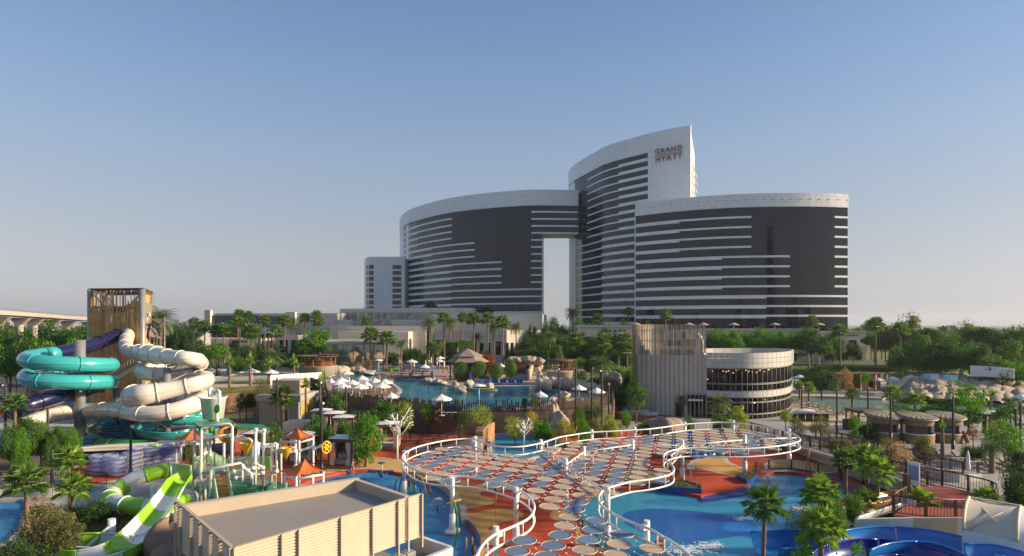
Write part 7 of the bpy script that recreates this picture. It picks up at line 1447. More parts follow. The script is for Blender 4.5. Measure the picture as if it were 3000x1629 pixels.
for i, (x, y, w_) in enumerate(far): parasol('%s white parasol from the left on the far lounger deck' % ORD[i], *Z2(x, y), w_ / 4.293)
for lb, x, y, w_ in [('white parasol left of the bridge by the second pool', *Z2(500, 480), 41), ('white parasol peeking over the fence beside the wooden deck', *Z2(1060, 768), 37), ('large white parasol standing alone above the picket fence', *Z2(1690, 795), 63), ('white parasol behind the pickets right of the pool island', *Z3(960, 722), 43), ('left white parasol of the pair by the rock grotto', *Z3(1425, 640), 46), ('right white parasol of the pair by the rock grotto', *Z3(1640, 676), 50), ('small white parasol behind the red bar wall', *Z3(845, 348), 25), ('left white parasol along the lazy river', *Z1(985, 850), 44), ('right white parasol along the lazy river', *Z1(1215, 860), 42)]: parasol(lb, x, y, w_)
for i, (x, y, w_) in enumerate([(2343, 1103, 36), (2570, 1111, 39), (2615, 1108, 37), (2669, 1103, 37), (2983, 1112, 66), (2990, 1161, 44)]): parasol('%s white parasol from the left on the lagoon shore' % ORD[i], x, y, w_, z=.6, group='white parasols by the lagoon')
for i, x in enumerate([1865, 2019, 2061, 2150, 2270, 2400]): parasol('%s beige parasol from the left on the upper hotel terrace' % ORD[i], x, 945, 30, z=12.6, pro=pbg, group='beige parasols on the hotel terrace', d=186)
furl = T('furled_parasol', 'furled white parasol, first from the left on the lounger deck', 'parasol', (0, 0, 0)); obj('pole', MB().cyl((0, 0, 0), (0, 0, 2.7), .035, n=6), white, furl); obj('canopy', MB().lathe((0, 0, 0), [(.12, .9), (.22, 1.0), (.16, 1.5), (.13, 2.2), (.05, 2.7)], 9), canvas, furl); ff = 0
for i, (x, y) in enumerate([Z2(1165, 445), Z2(1187, 395), Z2(1345, 450), Z2(1410, 400), Z2(1490, 452), Z2(1560, 400), Z2(1632, 420), Z2(1720, 455), Z2(530, 730), Z2(800, 745)]):
    p = G(x, y, TZ); lb = '%s furled white parasol counted along the pool decks' % ORD[i]
    if i == 0: furl.location = p; furl['label'] = lb; furl['group'] = 'furled parasols'
    else: copy_tree(furl, p, i, lb, 'furled parasols')
p = G(2836, 1404, .3); copy_tree(furl, p, 0, 'furled white parasol standing inside the ramp railing at right', 'furled parasols')
# ---- sun loungers
blue_c = mat('blue_cushion', (.02, .06, .26), .8, (.025, .07, .30), 2); gw = mat('grey_weave', (.22, .18, .145), .8, (.18, .15, .12), 3)
def lounger_proto(mc, mf, nm='sun_lounger'):
    t = T(nm, 'x', 'sun lounger'); fr_ = MB(); fr_.box((0, 0, .3), (.66, 1.9, .06)); obj('frame', fr_, mf, t)
    for sx in (-.28, .28):
        for y_ in (-.8, .7): obj('leg', MB().box((sx, y_, .14), (.06, .06, .28)), mf, t)
    obj('seat_cushion', MB().box((0, -.3, .37), (.58, 1.2, .09)), mc, t); M_ = Matrix.Translation((0, .3, .36)) @ Matrix.Rotation(rad(52), 4, 'X'); obj('back_cushion', MB().box((0, .36, .04), (.58, .75, .09), M=M_), mc, t); obj('back_frame', MB().box((0, .38, -.03), (.66, .82, .04), M=M_), mf, t); return t
lp_ = lounger_proto(blue_c, white); lu = [0]
def lounger(label, x, y, rz, z=TZ, group='blue loungers'):
    p = G(x, y, z)
    if not lu[0]: lu[0] = 1; lp_.location = p; lp_.rotation_euler = (0, 0, rz); lp_['label'] = label; lp_['group'] = group
    else: copy_tree(lp_, p, rz, label, group)
for i, v in enumerate([195, 238, 297, 335, 397, 435, 495, 533, 595, 632, 693, 732]): lounger('%s blue lounger from the left in the row at the far pool edge' % ORD[i], 1350 + v / 4.115, 1126, .15 + .02 * (i % 3))
for i, v in enumerate([292, 330, 393, 432]): lounger('%s blue lounger from the left in the short row behind the pool-edge row' % ORD[i], 1350 + v / 4.115, 1118, .15)
for i, v in enumerate([866, 890, 935, 965, 1010, 1040]): lounger('%s blue lounger from the left beside the second-pool sunshade' % ORD[i], 900 + v / 4.293, 1068, .3)
for i, v in enumerate([1098, 1130, 1178, 1217, 1270, 1310, 1380, 1440]): lounger('%s blue lounger from the left in the middle deck row' % ORD[i], 900 + v / 4.293, 1076, .2)
for i, v in enumerate([1105, 1140, 1195, 1228, 1290, 1330, 1370, 1410, 1470, 1505]): lounger('%s blue lounger from the left in the row behind the bridge' % ORD[i], 900 + v / 4.293, 1094, .1)
for i, v in enumerate([1440, 1460, 1490, 1525]): lounger('%s blue lounger from the left in the back deck row' % ORD[i], 900 + v / 4.293, 1064, .2)
for i, v in enumerate([1715, 1785, 1850, 1930]): lounger('%s blue lounger from the left behind the low pickets' % ORD[i], 900 + v / 4.293, 1212, .1)
for i, v in enumerate([385, 410, 435, 455, 480]): lounger('%s white-framed lounger from the left by the river tree' % ORD[i], 500 + v / 4.115, 1083, .8)
# ---- hexagonal bar
tile = mat('brown_shingle', (.30, .225, .175), .85, (.24, .18, .14), 1.5, stretch=(1, 1, 6)); bp = D(1370, 1060, 128); hb = T('pool_bar', 'hexagonal poolside bar with a two-tier brown roof', 'pavilion', (bp.x, 128, TZ)); zE = bp.z - TZ
obj('lower_roof', MB().lathe((0, 0, 0), [(4.6, zE), (4.55, zE + .15), (3.1, zE + 1.0)], 6, sm=False), tile, hb); obj('clerestory', MB().lathe((0, 0, 0), [(3.0, zE + .9), (3.0, zE + 1.3)], 6, sm=False), beige_wall, hb); obj('upper_roof', MB().lathe((0, 0, 0), [(3.4, zE + 1.25), (3.35, zE + 1.35), (.3, zE + 2.75), (.05, zE + 2.85)], 6, sm=False), tile, hb); obj('chimney', MB().cyl((-2.2, 0, zE + 1), (-2.2, 0, zE + 3.1), .2), red_wood, hb)
for k in range(6): a = k * math.pi / 3; obj('post', MB().cyl((3.7 * math.cos(a), 3.7 * math.sin(a), 0), (3.7 * math.cos(a), 3.7 * math.sin(a), zE + .1), .14), brown_wood, hb)
obj('counter', MB().lathe((0, 0, 0), [(2.9, 0), (2.9, 1.1), (3.2, 1.12), (3.2, 1.2)], 6, sm=False), red_wood, hb); obj('core', MB().lathe((0, 0, 0), [(1.8, 0), (1.8, zE + .8)], 6, sm=False), dark_wood, hb)
for lb, x0, x1, y, h_ in [('long red-brown wall of the bar terrace', 1420, 1512, 1098, 1.6), ('red-brown service hut right of the bar', 1507, 1542, 1094, 2.6), ('red-brown low wall beside the fence end', 1770, 1802, 1146, 2.0)]:
    a, b = G(x0, y, TZ), G(x1, y, TZ); tag(obj('bar_wall', MB().box(((a.x + b.x) / 2, a.y, TZ + h_ / 2), (b.x - a.x, 1.2, h_)).box(((a.x + b.x) / 2, a.y, TZ + h_ + .06), (b.x - a.x + .3, 1.5, .1)), red_wood), lb, 'wall')
for lb, pts, h_ in [('beige retaining wall behind the lounger row', [(1355, 1112), (1420, 1112), (1480, 1110)], .9), ('curved beige wall of the terrace right of the grotto', [(1770, 1105), (1800, 1110), (1818, 1122), (1815, 1132)], 1.6), ('slanting beige wall beside the grotto stairs', [(1549, 1116), (1560, 1090), (1566, 1076)], 2.2), ('beige planter wall of the lounger deck', [(1105, 1082), (1200, 1080), (1310, 1082)], .8)]:
    P = cat_rom([G(x, y, TZ) for x, y in pts], 5); tag(obj('terrace_wall', MB().wall(P, TZ, TZ + h_, .4), beige_wall), lb, 'wall')
# steps
for lb, x, y, w_ in [('brown steps left of the hedge by the bridge', 1130, 1090, 24), ('brown steps behind the life ring', 1324, 1122, 26)]:
    p = G(x, y, TZ); t = T('deck_steps', lb, 'steps', (p.x, p.y, TZ)); W = w_ * p.y / FP
    for k in range(5): obj('step', MB().box((0, k * .42 + .2, .09 + .18 * k - .09 * k / 1), (W, .42, .18 + .0)), deckstone, t)
# ---- grotto gazebo
gz = T('rock_gazebo', 'round timber gazebo on the rock grotto beside the pool', 'pavilion', (D(1640, 1089, 118).x, 118, 0)); zf = D(1640, 1089, 118).z
obj('base', MB().lathe((0, 0, 0), [(2.6, TZ), (2.55, zf), (2.7, zf + .05), (2.7, zf + .2)], 20), beige_wall, gz)
for k in range(9): a = k * 2 * math.pi / 9; obj('post', MB().cyl((2.1 * math.cos(a), 2.1 * math.sin(a), zf), (2.1 * math.cos(a), 2.1 * math.sin(a), zf + 2.1), .09, n=6), red_wood, gz)
obj('roof_ring', MB().lathe((0, 0, zf + 2.1), [(2.7, 0), (2.7, .18), (1.6, .4), (.2, .75)], 18), brown_wood, gz); obj('rail', MB().tube([(2.2 * math.cos(a * .3), 2.2 * math.sin(a * .3), zf + .8) for a in range(21)], .05, 5), red_wood, gz)
a, b = D(1663, 1055, 119), D(1693, 1090, 119); tag(obj('service_hut', MB().box(((a.x + b.x) / 2, 120.5, (a.z + b.z) / 2), (b.x - a.x, 3, a.z - b.z)).box(((a.x + b.x) / 2 - .3, 118.9, (a.z + b.z) / 2 + .1), (.5, .1, .7)), mat('bronze_board', (.26, .16, .07), .6)), 'bronze-boarded hut beside the rock gazebo', 'hut')
for i, (x, y, w_, h_, k) in enumerate([(1588, 1125, 1.3, 1.5, 0), (1602, 1130, 1.3, 1.1, 1), (1616, 1122, 1.1, 1.3, 2), (1640, 1124, 1.4, 1.2, 3), (1662, 1125, 1.3, 1.2, 4), (1684, 1127, 1.4, 1.1, 0), (1706, 1130, 1.3, 1.0, 1), (1730, 1134, 1.2, .9, 2), (1648, 1158, 1.3, .6, 3), (1580, 1098, .8, .8, 4), (1576, 1084, .8, .8, 2), (1585, 1075, .7, .7, 1)]):
    rock('%s pale boulder of the pool grotto, listed left to right' % ORD[i], x, y, FP * (HC - TZ - .6) / (y + 8 - HY), w_, h_, mat('pale_rock', (.50, .43, .33), .95, (.40, .34, .26), .7, bump=.8, bs=1.6), k)
for i, (x, y, w_, h_, k) in enumerate([(1252, 1114, .9, .6, 0), (1266, 1118, 1.1, .6, 1), (1282, 1119, 1.1, .55, 2), (1298, 1122, .9, .45, 3), (1334, 1134, 1.1, 1.0, 4), (1350, 1142, 1.0, .8, 0), (1375, 1126, 1.1, .9, 1), (1432, 1134, .9, .9, 2), (970, 1082, 1.8, 1.0, 3), (1000, 1085, 2.4, 1.2, 1), (1035, 1080, 2.6, 1.2, 2), (1055, 1086, 1.8, .9, 4), (1078, 1092, 1.9, .7, 0)]):
    rock('%s pale boulder along the pool edges, listed left to right by pool' % ORD[i], x, y, FP * (HC - TZ - .3) / (y + 4 - HY), w_, h_, mat('pale_rock', (.50, .43, .33), .95, (.40, .34, .26), .7, bump=.8, bs=1.6), k)
for i, (x, y, w_, h_, k) in enumerate([(1500, 1054, 1.2, .8, 0), (1520, 1056, 1.4, .8, 1), (1545, 1054, 1.6, 1.0, 2), (1562, 1056, 1.3, 1.0, 3), (1580, 1058, 1.4, .9, 4)]):
    rock('%s grey boulder of the garden bank behind the bar' % ORD[i], x, y, 132, w_, h_, grey_rock, k)
# island
ip = G(1408, 1145, TZ); t = T('pool_island', 'oval artificial-turf island in the pool with a pale rim', 'platform', (ip.x, ip.y, TZ)); obj('base', MB().lathe((0, 0, 0), [(3.0, .05), (3.05, .35), (2.8, .38)], 28, sy=.62), paving, t); obj('turf', MB().lathe((0, 0, .36), [(2.85, 0), (2.8, .04), (.01, .06)], 28, sy=.6), mat('turf', (.20, .26, .05), .9), t); obj('rim', MB().tube([(3.02 * math.cos(a * math.pi / 14), 1.87 * math.sin(a * math.pi / 14), .36) for a in range(28)], .09, 5, closed=True), brown_wood, t)
for lb, x, y, wp in [('white disc shower canopy on a blue post in the pool', 1402, 1189, 43), ('pale disc sunshade on a blue post beside the second pool', 1108, 1100, 26)]:
    p = G(x, y, TZ); yt = 1132 if x > 1200 else 1057; H = (y - yt) * p.y / FP; W = wp * p.y / FP / 2; t = T('mushroom_shower', lb, 'shower', (p.x, p.y, TZ)); obj('post', MB().cyl((0, 0, 0), (0, 0, H), .16, n=10), mat('pale_blue_paint', (.10, .30, .48), .5), t); obj('disc', MB().lathe((0, 0, H), [(.1, 0), (W, .05), (W, .14), (W * .5, .3), (.05, .36)], 22), canvas, t)
for lb, x, y0, y1 in [('blue column by the clipped trees', 1380, 1093, 1119), ('blue column at the lazy river', 670, 1046, 1098)]:
    p = G(x, y1, TZ); tag(obj('blue_column', MB().lathe((p.x, p.y, TZ), [(.42, 0), (.42, (y1 - y0) * p.y / FP), (.36, (y1 - y0) * p.y / FP + .08), (.02, (y1 - y0) * p.y / FP + .1)], 12), mat('pale_blue_paint', (.10, .30, .48), .5)), lb, 'column')
p = G(1306, 1124, TZ); t = T('life_ring', 'orange life ring on a stand at the pool edge', 'life ring', (p.x, p.y, TZ)); o = obj('ring', MB().tube([(.36 * math.cos(a * .35), 0, 1.1 + .36 * math.sin(a * .35)) for a in range(18)], .09, 6, closed=True), mat('life_orange', (.6, .12, .03), .6), t); obj('stand', MB().cyl((0, .1, 0), (0, .1, 1.3), .04), white, t)
# ---- wooden bridge and deck
bw = T('foot_bridge', 'red-brown wooden footbridge over the pool channel', 'bridge'); a, b = G(1110, 1117, TZ), G(1265, 1108, TZ); n = 11; bp_ = [a.lerp(b, k / (n - 1)) + Vector((0, 0, .35 + .25 * math.sin(math.pi * k / (n - 1)))) for k in range(n)]
obj('deck', MB().wall([(p.x, p.y + .9) for p in bp_], [p.z - .35 for p in bp_], [p.z for p in bp_], 1.9), red_wood, bw)
for s_ in (0, 1.8):
    obj('handrail', MB().tube([(p.x, p.y + s_, p.z + 1.1) for p in bp_], .06, 5), red_wood, bw); obj('mid_rail', MB().tube([(p.x, p.y + s_, p.z + .55) for p in bp_], .035, 5), red_wood, bw)
    for p in bp_[::2]: obj('post', MB().box((p.x, p.y + s_, p.z + .5), (.16, .16, 1.2)), red_wood, bw)
for p in (a, b): obj('pier', MB().box((p.x, p.y - .1, TZ + .6), (.5, .5, 1.3)), beige_wall, bw)
dw = cat_rom([G(x, y, TZ) for x, y in [(1075, 1150), (1090, 1138), (1115, 1132), (1142, 1134), (1160, 1141), (1166, 1148), (1158, 1156), (1130, 1164), (1095, 1166)]], 4, True); plank = mat('deck_plank', (.22, .14, .09), .8, (.16, .10, .065), 1.0, stretch=(.4, 8, 1)); struct('wooden_deck', MB().prism(dw, TZ, TZ + .16), plank); struct('wooden_deck', MB().prism([G(x, y, TZ) for x, y in [(962, 1172), (980, 1130), (1060, 1126), (1090, 1136), (1074, 1150), (1094, 1168), (1080, 1186), (1016, 1182)]], TZ, TZ + .1), plank)
# dining tables under the parasols
for i, (x, y) in enumerate([(1000, 1150), (1030, 1158), (1060, 1152), (1105, 1150), (1125, 1148), (1090, 1160)]):
    p = G(x, y, TZ); t = T('dining_table', '%s small wooden dining table from the left under the parasol cluster' % ORD[i], 'table', (p.x, p.y, TZ + .1), i * .4, 'dining tables'); obj('top', MB().lathe((0, 0, .7), [(.5, 0), (.5, .05)], 12), red_wood, t); obj('leg', MB().cyl((0, 0, 0), (0, 0, .7), .06), steel, t)
# ---- left pergola bar, aviary, pavilion
pb = D(933, 1062, 140); t = T('bar_pergola', 'round orange-wood pergola bar on a beige curved wall', 'pavilion', (pb.x, 140, 0)); zf = D(933, 1072, 140).z
obj('wall', MB().lathe((0, 0, 0), [(4.3, TZ), (4.25, zf), (4.4, zf + .1)], 22), beige_wall, t); om = mat('orange_wood', (.42, .15, .05), .6, (.34, .12, .04), 1)
for k in range(12): a = k * math.pi / 6; obj('post', MB().box((3.9 * math.cos(a), 3.9 * math.sin(a), zf + 1.1), (.2, .2, 2.3)), om, t)
obj('roof_ring', MB().lathe((0, 0, zf + 2.2), [(4.6, 0), (4.6, .25), (2.5, .3), (2.5, 0)], 22), brown_wood, t); rf = MB()
for k in range(22): a = k * math.pi / 11; rf.beam((1 * math.cos(a), 1 * math.sin(a), zf + 2.6), (4.9 * math.cos(a), 4.9 * math.sin(a), zf + 2.5), .1)
stuff(obj('rafter', rf, brown_wood, t)); obj('counter', MB().lathe((0, 0, zf), [(3.4, 0), (3.4, .9), (3.6, .95)], 20), om, t)
av = T('aviary', 'tall green-framed mesh aviary with a tan fabric roof', 'aviary'); a, b = D(946, 1010, 150), D(1124, 1010, 150); zt = a.z; dep = 12; gf = mat('green_frame', (.04, .14, .10), .5)
meshm = mat('fine_mesh', (.16, .18, .13), .8); mnt = meshm.node_tree; tb_ = mnt.nodes.new('ShaderNodeBsdfTransparent'); mx_ = mnt.nodes.new('ShaderNodeMixShader'); mx_.inputs[0].default_value = .68; mnt.links.new(mnt.nodes['Principled BSDF'].outputs[0], mx_.inputs[1]); mnt.links.new(tb_.outputs[0], mx_.inputs[2]); mnt.links.new(mx_.outputs[0], mnt.nodes['Material Output'].inputs[0])
for k in range(7):
    x = a.x + (b.x - a.x) * k / 6; 
    for y_ in (150, 150 + dep): obj('post', MB().cyl((x, y_, TZ), (x, y_, zt), .09, n=6), gf, av)
for z_ in (TZ + 1.6, TZ + 3.2, zt): obj('rail', MB().beam((a.x, 150, z_), (b.x, 150, z_), .12), gf, av)
for k in range(6): x0, x1 = a.x + (b.x - a.x) * k / 6, a.x + (b.x - a.x) * (k + 1) / 6; obj('mesh_panel', MB().box(((x0 + x1) / 2, 149.93, (TZ + zt) / 2), (x1 - x0 - .15, .02, zt - TZ - .2)), meshm, av)
fab = mat('tan_fabric', (.40, .33, .24), .85, (.34, .28, .20), .6)
for k in range(6):
    x0, x1 = a.x + (b.x - a.x) * k / 6, a.x + (b.x - a.x) * (k + 1) / 6; m_ = MB(); m_.add([(x0, 149.6, zt + .1), (x1, 149.6, zt + .1), (x1, 155, zt + 1.3 + .1 * (k % 2)), (x0, 155, zt + 1.3), (x0, 162, zt + .1), (x1, 162, zt + .1)], [(0, 1, 2, 3), (3, 2, 5, 4)]); obj('roof_panel', m_, fab, av)
for i, (x, y, w_) in enumerate([(975, 1052, 2.2), (1030, 1048, 2.4), (1075, 1052, 2.2), (1105, 1050, 1.8)]): rock('%s tan boulder inside the aviary from the left' % ORD[i], x, y, 155, w_, 1.8, grey_rock, i)
pv = D(778, 985, 175); t = T('garden_pavilion', 'square garden pavilion with grey hipped roof on tall brown posts', 'pavilion', (pv.x, 175, TZ)); H = D(778, 979, 175).z - TZ
for sx in (-1.3, 1.3):
    for sy in (-1.3, 1.3): obj('post', MB().box((sx, sy, H / 2), (.35, .35, H)), brown_wood, t)
obj('roof', MB().lathe((0, 0, 0), [(3.1, H), (3.1, H + .2), (1.4, H + 1.1), (.02, H + 1.25)], 4, sm=False), mat('grey_shingle', (.36, .35, .33), .8), t, rz=rad(45)); obj('floor', MB().box((0, 0, .1), (3.4, 3.4, .2)), deckstone, t)
sail_obj([D(578, 1055, 118), D(612, 1061, 122), D(590, 1067, 112), D(575, 1063, 110)], tag(bpy.data.objects.new('shade_sail_frame', None), 'white triangular shade sail behind the white tube slide', 'shade sail') if False else T('shade_sail', 'white triangular shade sail behind the white tube slide', 'shade sail'), 'sail', canvas)
# ---- lamp posts
ltop = mesh('lamp_head', MB().box((.18, 0, -.1), (.22, .16, .2)), white); lpm = mesh('pole', MB().cyl((0, 0, 0), (0, 0, 1), .12, n=8), dark_metal); lft = mesh('pole_foot', MB().cyl((0, 0, 0), (0, 0, 1.6), .19, n=8), dark_metal)
def lamp(label, x, yt, yb=None, d=None, z=0.0, grp='dark lamp posts'):
    d = d or FP * (HC - z) / (yb - HY); H = HC - (yt - HY) * d / FP - z; t = T('lamp_post', label, 'lamp post', ((x - 1500) / FP * d, d, z), 0, grp); mobj('pole', lpm, t, (0, 0, 0), 0, (1, 1, H)); mobj('pole_foot', lft, t); mobj('lamp_head', ltop, t, (0, 0, H - .1), x)
for i, (x, yt, d) in enumerate([(1638, 1077, 79), (1687, 1075, 79.5), (1734, 1075, 80.5), (1763, 1082, 82), (1783, 1120, 78)]): lamp('%s dark lamp post from the left along the right end of the picket fence' % ORD[i], x, yt, d=d)
for lb, x, yt, d in [('dark lamp post in front of the pump house', 812, 1107, 82), ('dark lamp post right of the pump house wall', 937, 1117, 80), ('dark lamp post before the parasol cluster', 1014, 1133, 80), ('dark lamp post behind the yellow water wheel', 942, 1175, 58), ('dark lamp post among the clear swim rings', 383, 1243, 55), ('thick dark lamp post at left beside the brown bridge', 153, 1318, 51), ('dark lamp post rising from the left tree clump', 140, 1200, 62), ('dark lamp post at the far left edge', 16, 1123, 66), ('dark post behind the orange sunshade at left', 627, 1240, 60)]: lamp(lb, x, yt, d=d)
for i, (x, yt, yb) in enumerate([(2349, 1129, 1232), (2452, 1133, 1269), (2543, 1132, 1258), (2609, 1159, 1304), (2792, 1162, 1330), (2882, 1137, 1268), (2976, 1190, 1320), (2990, 1180, 1312)]): lamp('%s dark lamp post from the left along the lagoon walk' % ORD[i], x, yt, yb)
t = T('park_lamp', 'slender grey car-park lamp at far left', 'lamp post', G(48, 1165, 0)); H = (1165 - 1050) * t.location.y / FP; obj('pole', MB().cyl((0, 0, 0), (0, 0, H), .09, n=6), steel, t); obj('arm', MB().beam((-1.2, 0, H), (.2, 0, H), .12), steel, t)
for lb, x, yt, yb in [('thin pole lamp by the pool bridge', 1063, 1048, 1100), ('thin pole lamp left of the second pool', 995, 1075, 1112), ('thin garden lamp before the podium', 1422, 1010, 1048), ('thin garden lamp beside the drum', 1813, 1048, 1095)]: 
    p = G(x, yb, TZ); t = T('garden_lamp', lb, 'lamp post', p); H = (yb - yt) * p.y / FP; obj('pole', MB().cyl((0, 0, 0), (0, 0, H), .06, n=6), steel, t); obj('lamp_head', MB().lathe((0, 0, H), [(.22, 0), (.2, .1), (.03, .14)], 8), white, t)
# ---- people
def skin_body(joints, edges, m):
    me = bpy.data.meshes.new('body'); me.from_pydata([j[0] for j in joints], edges, []); o = bpy.data.objects.new('body', me); COL.objects.link(o); o.modifiers.new('s', 'SKIN'); o.modifiers.new('u', 'SUBSURF').levels = 1
    sv = me.skin_vertices[0].data
    for i, j in enumerate(joints): sv[i].radius = (j[1], j[1]); sv[i].use_root = (i == 0)
    bpy.context.view_layer.update(); r_ = bpy.data.meshes.new_from_object(o.evaluated_get(bpy.context.evaluated_depsgraph_get())); bpy.data.objects.remove(o); r_.materials.clear(); r_.materials.append(m)
    for p in r_.polygons: p.use_smooth = True
    return r_
skin = mat('skin', (.45, .27, .19), .6); hairm = mat('dark_hair', (.03, .02, .015), .6)
jt = [((0, 0, .95), .14), ((0, 0, 1.2), .13), ((0, 0, 1.42), .14), ((0, 0, 1.52), .055), ((0, -.01, 1.64), .095), ((0, -.01, 1.72), .075), ((.2, 0, 1.42), .06), ((.27, -.02, 1.14), .045), ((.28, -.12, .9), .035), ((.285, -.15, .82), .035), ((-.2, 0, 1.42), .06), ((-.27, .02, 1.14), .045), ((-.28, -.08, .9), .035), ((-.285, -.1, .82), .035), ((.1, 0, .88), .1), ((.11, -.1, .5), .065), ((.11, .02, .1), .045), ((.11, -.12, .04), .04), ((-.1, 0, .88), .1), ((-.11, .12, .5), .065), ((-.11, .2, .1), .045), ((-.11, .08, .04), .04)]
ed = [(0, 1), (1, 2), (2, 3), (3, 4), (4, 5), (2, 6), (6, 7), (7, 8), (8, 9), (2, 10), (10, 11), (11, 12), (12, 13), (0, 14), (14, 15), (15, 16), (16, 17), (0, 18), (18, 19), (19, 20), (20, 21)]
STAND = skin_body(jt, ed, skin)
sj = [(p, r_) for p, r_ in jt]; mv = {15: (.12, -.42, .9), 16: (.12, -.45, .5), 17: (.12, -.56, .46), 19: (-.12, -.42, .9), 20: (-.12, -.42, .5), 21: (-.12, -.54, .46), 8: (.24, -.3, 1.05), 9: (.2, -.38, 1.06), 12: (-.24, -.3, 1.05), 13: (-.2, -.38, 1.06)}
sj = [((mv[i] if i in mv else p), r_) for i, (p, r_) in enumerate(sj)]; sj = [((p[0], p[1], p[2] - .42), r_) for p, r_ in sj]; SIT = skin_body(sj, ed, skin)
def person(label, x, y, z=TZ, rz=0.0, top=(.5, .5, .5), sit=False, cap=False):
    p = G(x, y, z); t = T('person', label, 'person', p, rz); mobj('body', SIT if sit else STAND, t); dz = -.42 if sit else 0
    m_ = mat('cloth_%d' % int(sum(top) * 100 + top[0] * 1000), top, .85); obj('shirt', MB().lathe((0, 0, dz), [(.19, .98), (.185, 1.2), (.22, 1.4), (.12, 1.5), (.07, 1.53)], 10, sy=.8), m_, t)
    if not sit: obj('shorts', MB().lathe((0, 0, 0), [(.23, .6), (.2, .8), (.19, 1.0)], 10, sy=.9), hairm if sum(top) > 1 else m_, t)
    obj('hair', MB().lathe((0, .015, dz + 1.66), [(.112, 0), (.11, .07), (.07, .13), (.01, .15)], 9), hairm, t); return t
person('person in white top crossing the wooden footbridge', 1201, 1107, TZ + .5, 1.2, (.6, .55, .5)); person('person in dark clothes at the bar terrace', 1312, 1092, TZ, .4, (.1, .1, .12)); person('person in pale shirt before the podium windows', 1484, 1045, TZ, 0, (.6, .6, .6)); person('second person in red shirt before the podium windows', 1492, 1046, TZ, .6, (.5, .12, .08)); person('person in blue shirt beside the bar parasols', 1323, 1088, TZ, 2, (.1, .2, .5))
for i, (x, y) in enumerate([(1098, 1150), (1112, 1146), (1124, 1152), (1300, 1098), (1318, 1097), (1030, 1166)]): person('%s seated guest from the left on the pool terrace decks' % ORD[i], x, y, TZ + .12, i * 1.1, [(.55, .2, .12), (.6, .6, .58), (.15, .2, .35)][i % 3], True)
person('person in white hooded robe under the first lagoon parasol', 2328, 1130, .3, 0, (.7, .7, .72))
# ============================================================ right side: lagoon shore, kiosks, ramps, red deck
rs3 = random.Random(4)
# rock mountain as one sculpted mass
lum = [(rs3.uniform(0, 1), rs3.uniform(0, 1), rs3.uniform(.018, .06), rs3.uniform(.3, 1.0)) for _ in range(240)]
def rz_(u, v):
    b = .8 + 3.0 * v * (.55 + .45 * math.sin(u * 2.6 + .5)) * min(1, u * 3 + .25); h_ = 0
    for a, c, r_, k in lum:
        d2 = ((u - a) / r_) ** 2 + ((v - c) / (r_ * 2.2)) ** 2
        if d2 < 1: h_ = max(h_, k * math.sqrt(1 - d2))
    return max(.05, (b + h_) * min(1, (1 - v) * 6 + .35) * min(1, u * 8 + .2) if True else 0)
mb = MB(); NU, NV = 150, 60; vs = []
for j in range(NV + 1):
    for i in range(NU + 1):
        u, v = i / NU, j / NV; d = (113 - 10 * u * (1 - v) * .8) + v * 22; px = 2630 + 420 * u - 10 * v; vs.append(((px - 1500) / FP * d, d, rz_(u, v)))
mb.add(vs, [(j * (NU + 1) + i, j * (NU + 1) + i + 1, (j + 1) * (NU + 1) + i + 1, (j + 1) * (NU + 1) + i) for j in range(NV) for i in range(NU)], True)
tag(obj('rock_formation', mb, grey_rock), 'large lumpy tan rock formation behind the lagoon', 'rock')
a, b = D(2842, 1071, 126), D(2972, 1080, 120); tag(obj('rock_enclosure', MB().wall([a, (D(2900, 1073, 124).x, 124), b], 4.0, [a.z, D(2900, 1073, 124).z, b.z], .3), white), 'white boarded enclosure on top of the rock formation', 'wall')
for i, (x, y) in enumerate([(2727, 1104), (2784, 1107)]): p = D(x, y, 119); tag(obj('slide_chute', MB().box((p.x, p.y, p.z), (1.6, 2, .9)).box((p.x, p.y - .9, p.z + .5), (1.8, .2, .2)), mat('pale_blue_chute', (.22, .45, .62), .4)), ['left', 'right'][i] + ' small pale blue chute set in the rock formation', 'chute')
# lagoon cabanas
def lcab(label, x0, x1, d):
    a, b = D(x0, 1100, d), D(x1, 1100, d); W = b.x - a.x; zb = .5; H = D(x0, 1096, d).z - zb; t = T('timber_cabana', label, 'cabana', (a.x, d, zb), 0, 'lagoon cabanas')
    obj('side_wall', MB().box((W * .22, 1.5, H / 2), (W * .44, 3, H)), red_wood, t); obj('back_wall', MB().box((W / 2, 2.9, H / 2), (W, .2, H)), red_wood, t); obj('roof', MB().box((W / 2, 1.4, H + .08), (W + .2, 3.4, .16)), red_wood, t); obj('floor', MB().box((W / 2, 1.2, .08), (W, 3, .16)), red_wood, t); obj('post', MB().box((W - .1, 0, H / 2), (.14, .14, H)), red_wood, t)
    obj('curtain', MB().tube([(W - .35, .05, .2), (W - .3, .05, H * .45), (W - .35, .05, H)], [.22, .1, .24], 8), curt, t); obj('bed', MB().box((W * .68, 1.6, .4), (W * .5, 1.8, .4)), cush, t)
for i, (x0, x1, d) in enumerate([(2452, 2482, 126), (2476, 2527, 127), (2521, 2570, 128.5), (2558, 2603, 130)]): lcab('%s red-brown timber cabana from the left on the lagoon shore' % ORD[i], x0, x1, d)
struct('lagoon_shore', MB().prism([G(x, y, .5) for x, y in [(2290, 1160), (2400, 1160), (2586, 1166), (2643, 1155), (2680, 1154), (2786, 1160), (2872, 1174), (2950, 1190), (3200, 1200), (3200, 1110), (2600, 1105), (2290, 1105)]], -.2, .5), sand)
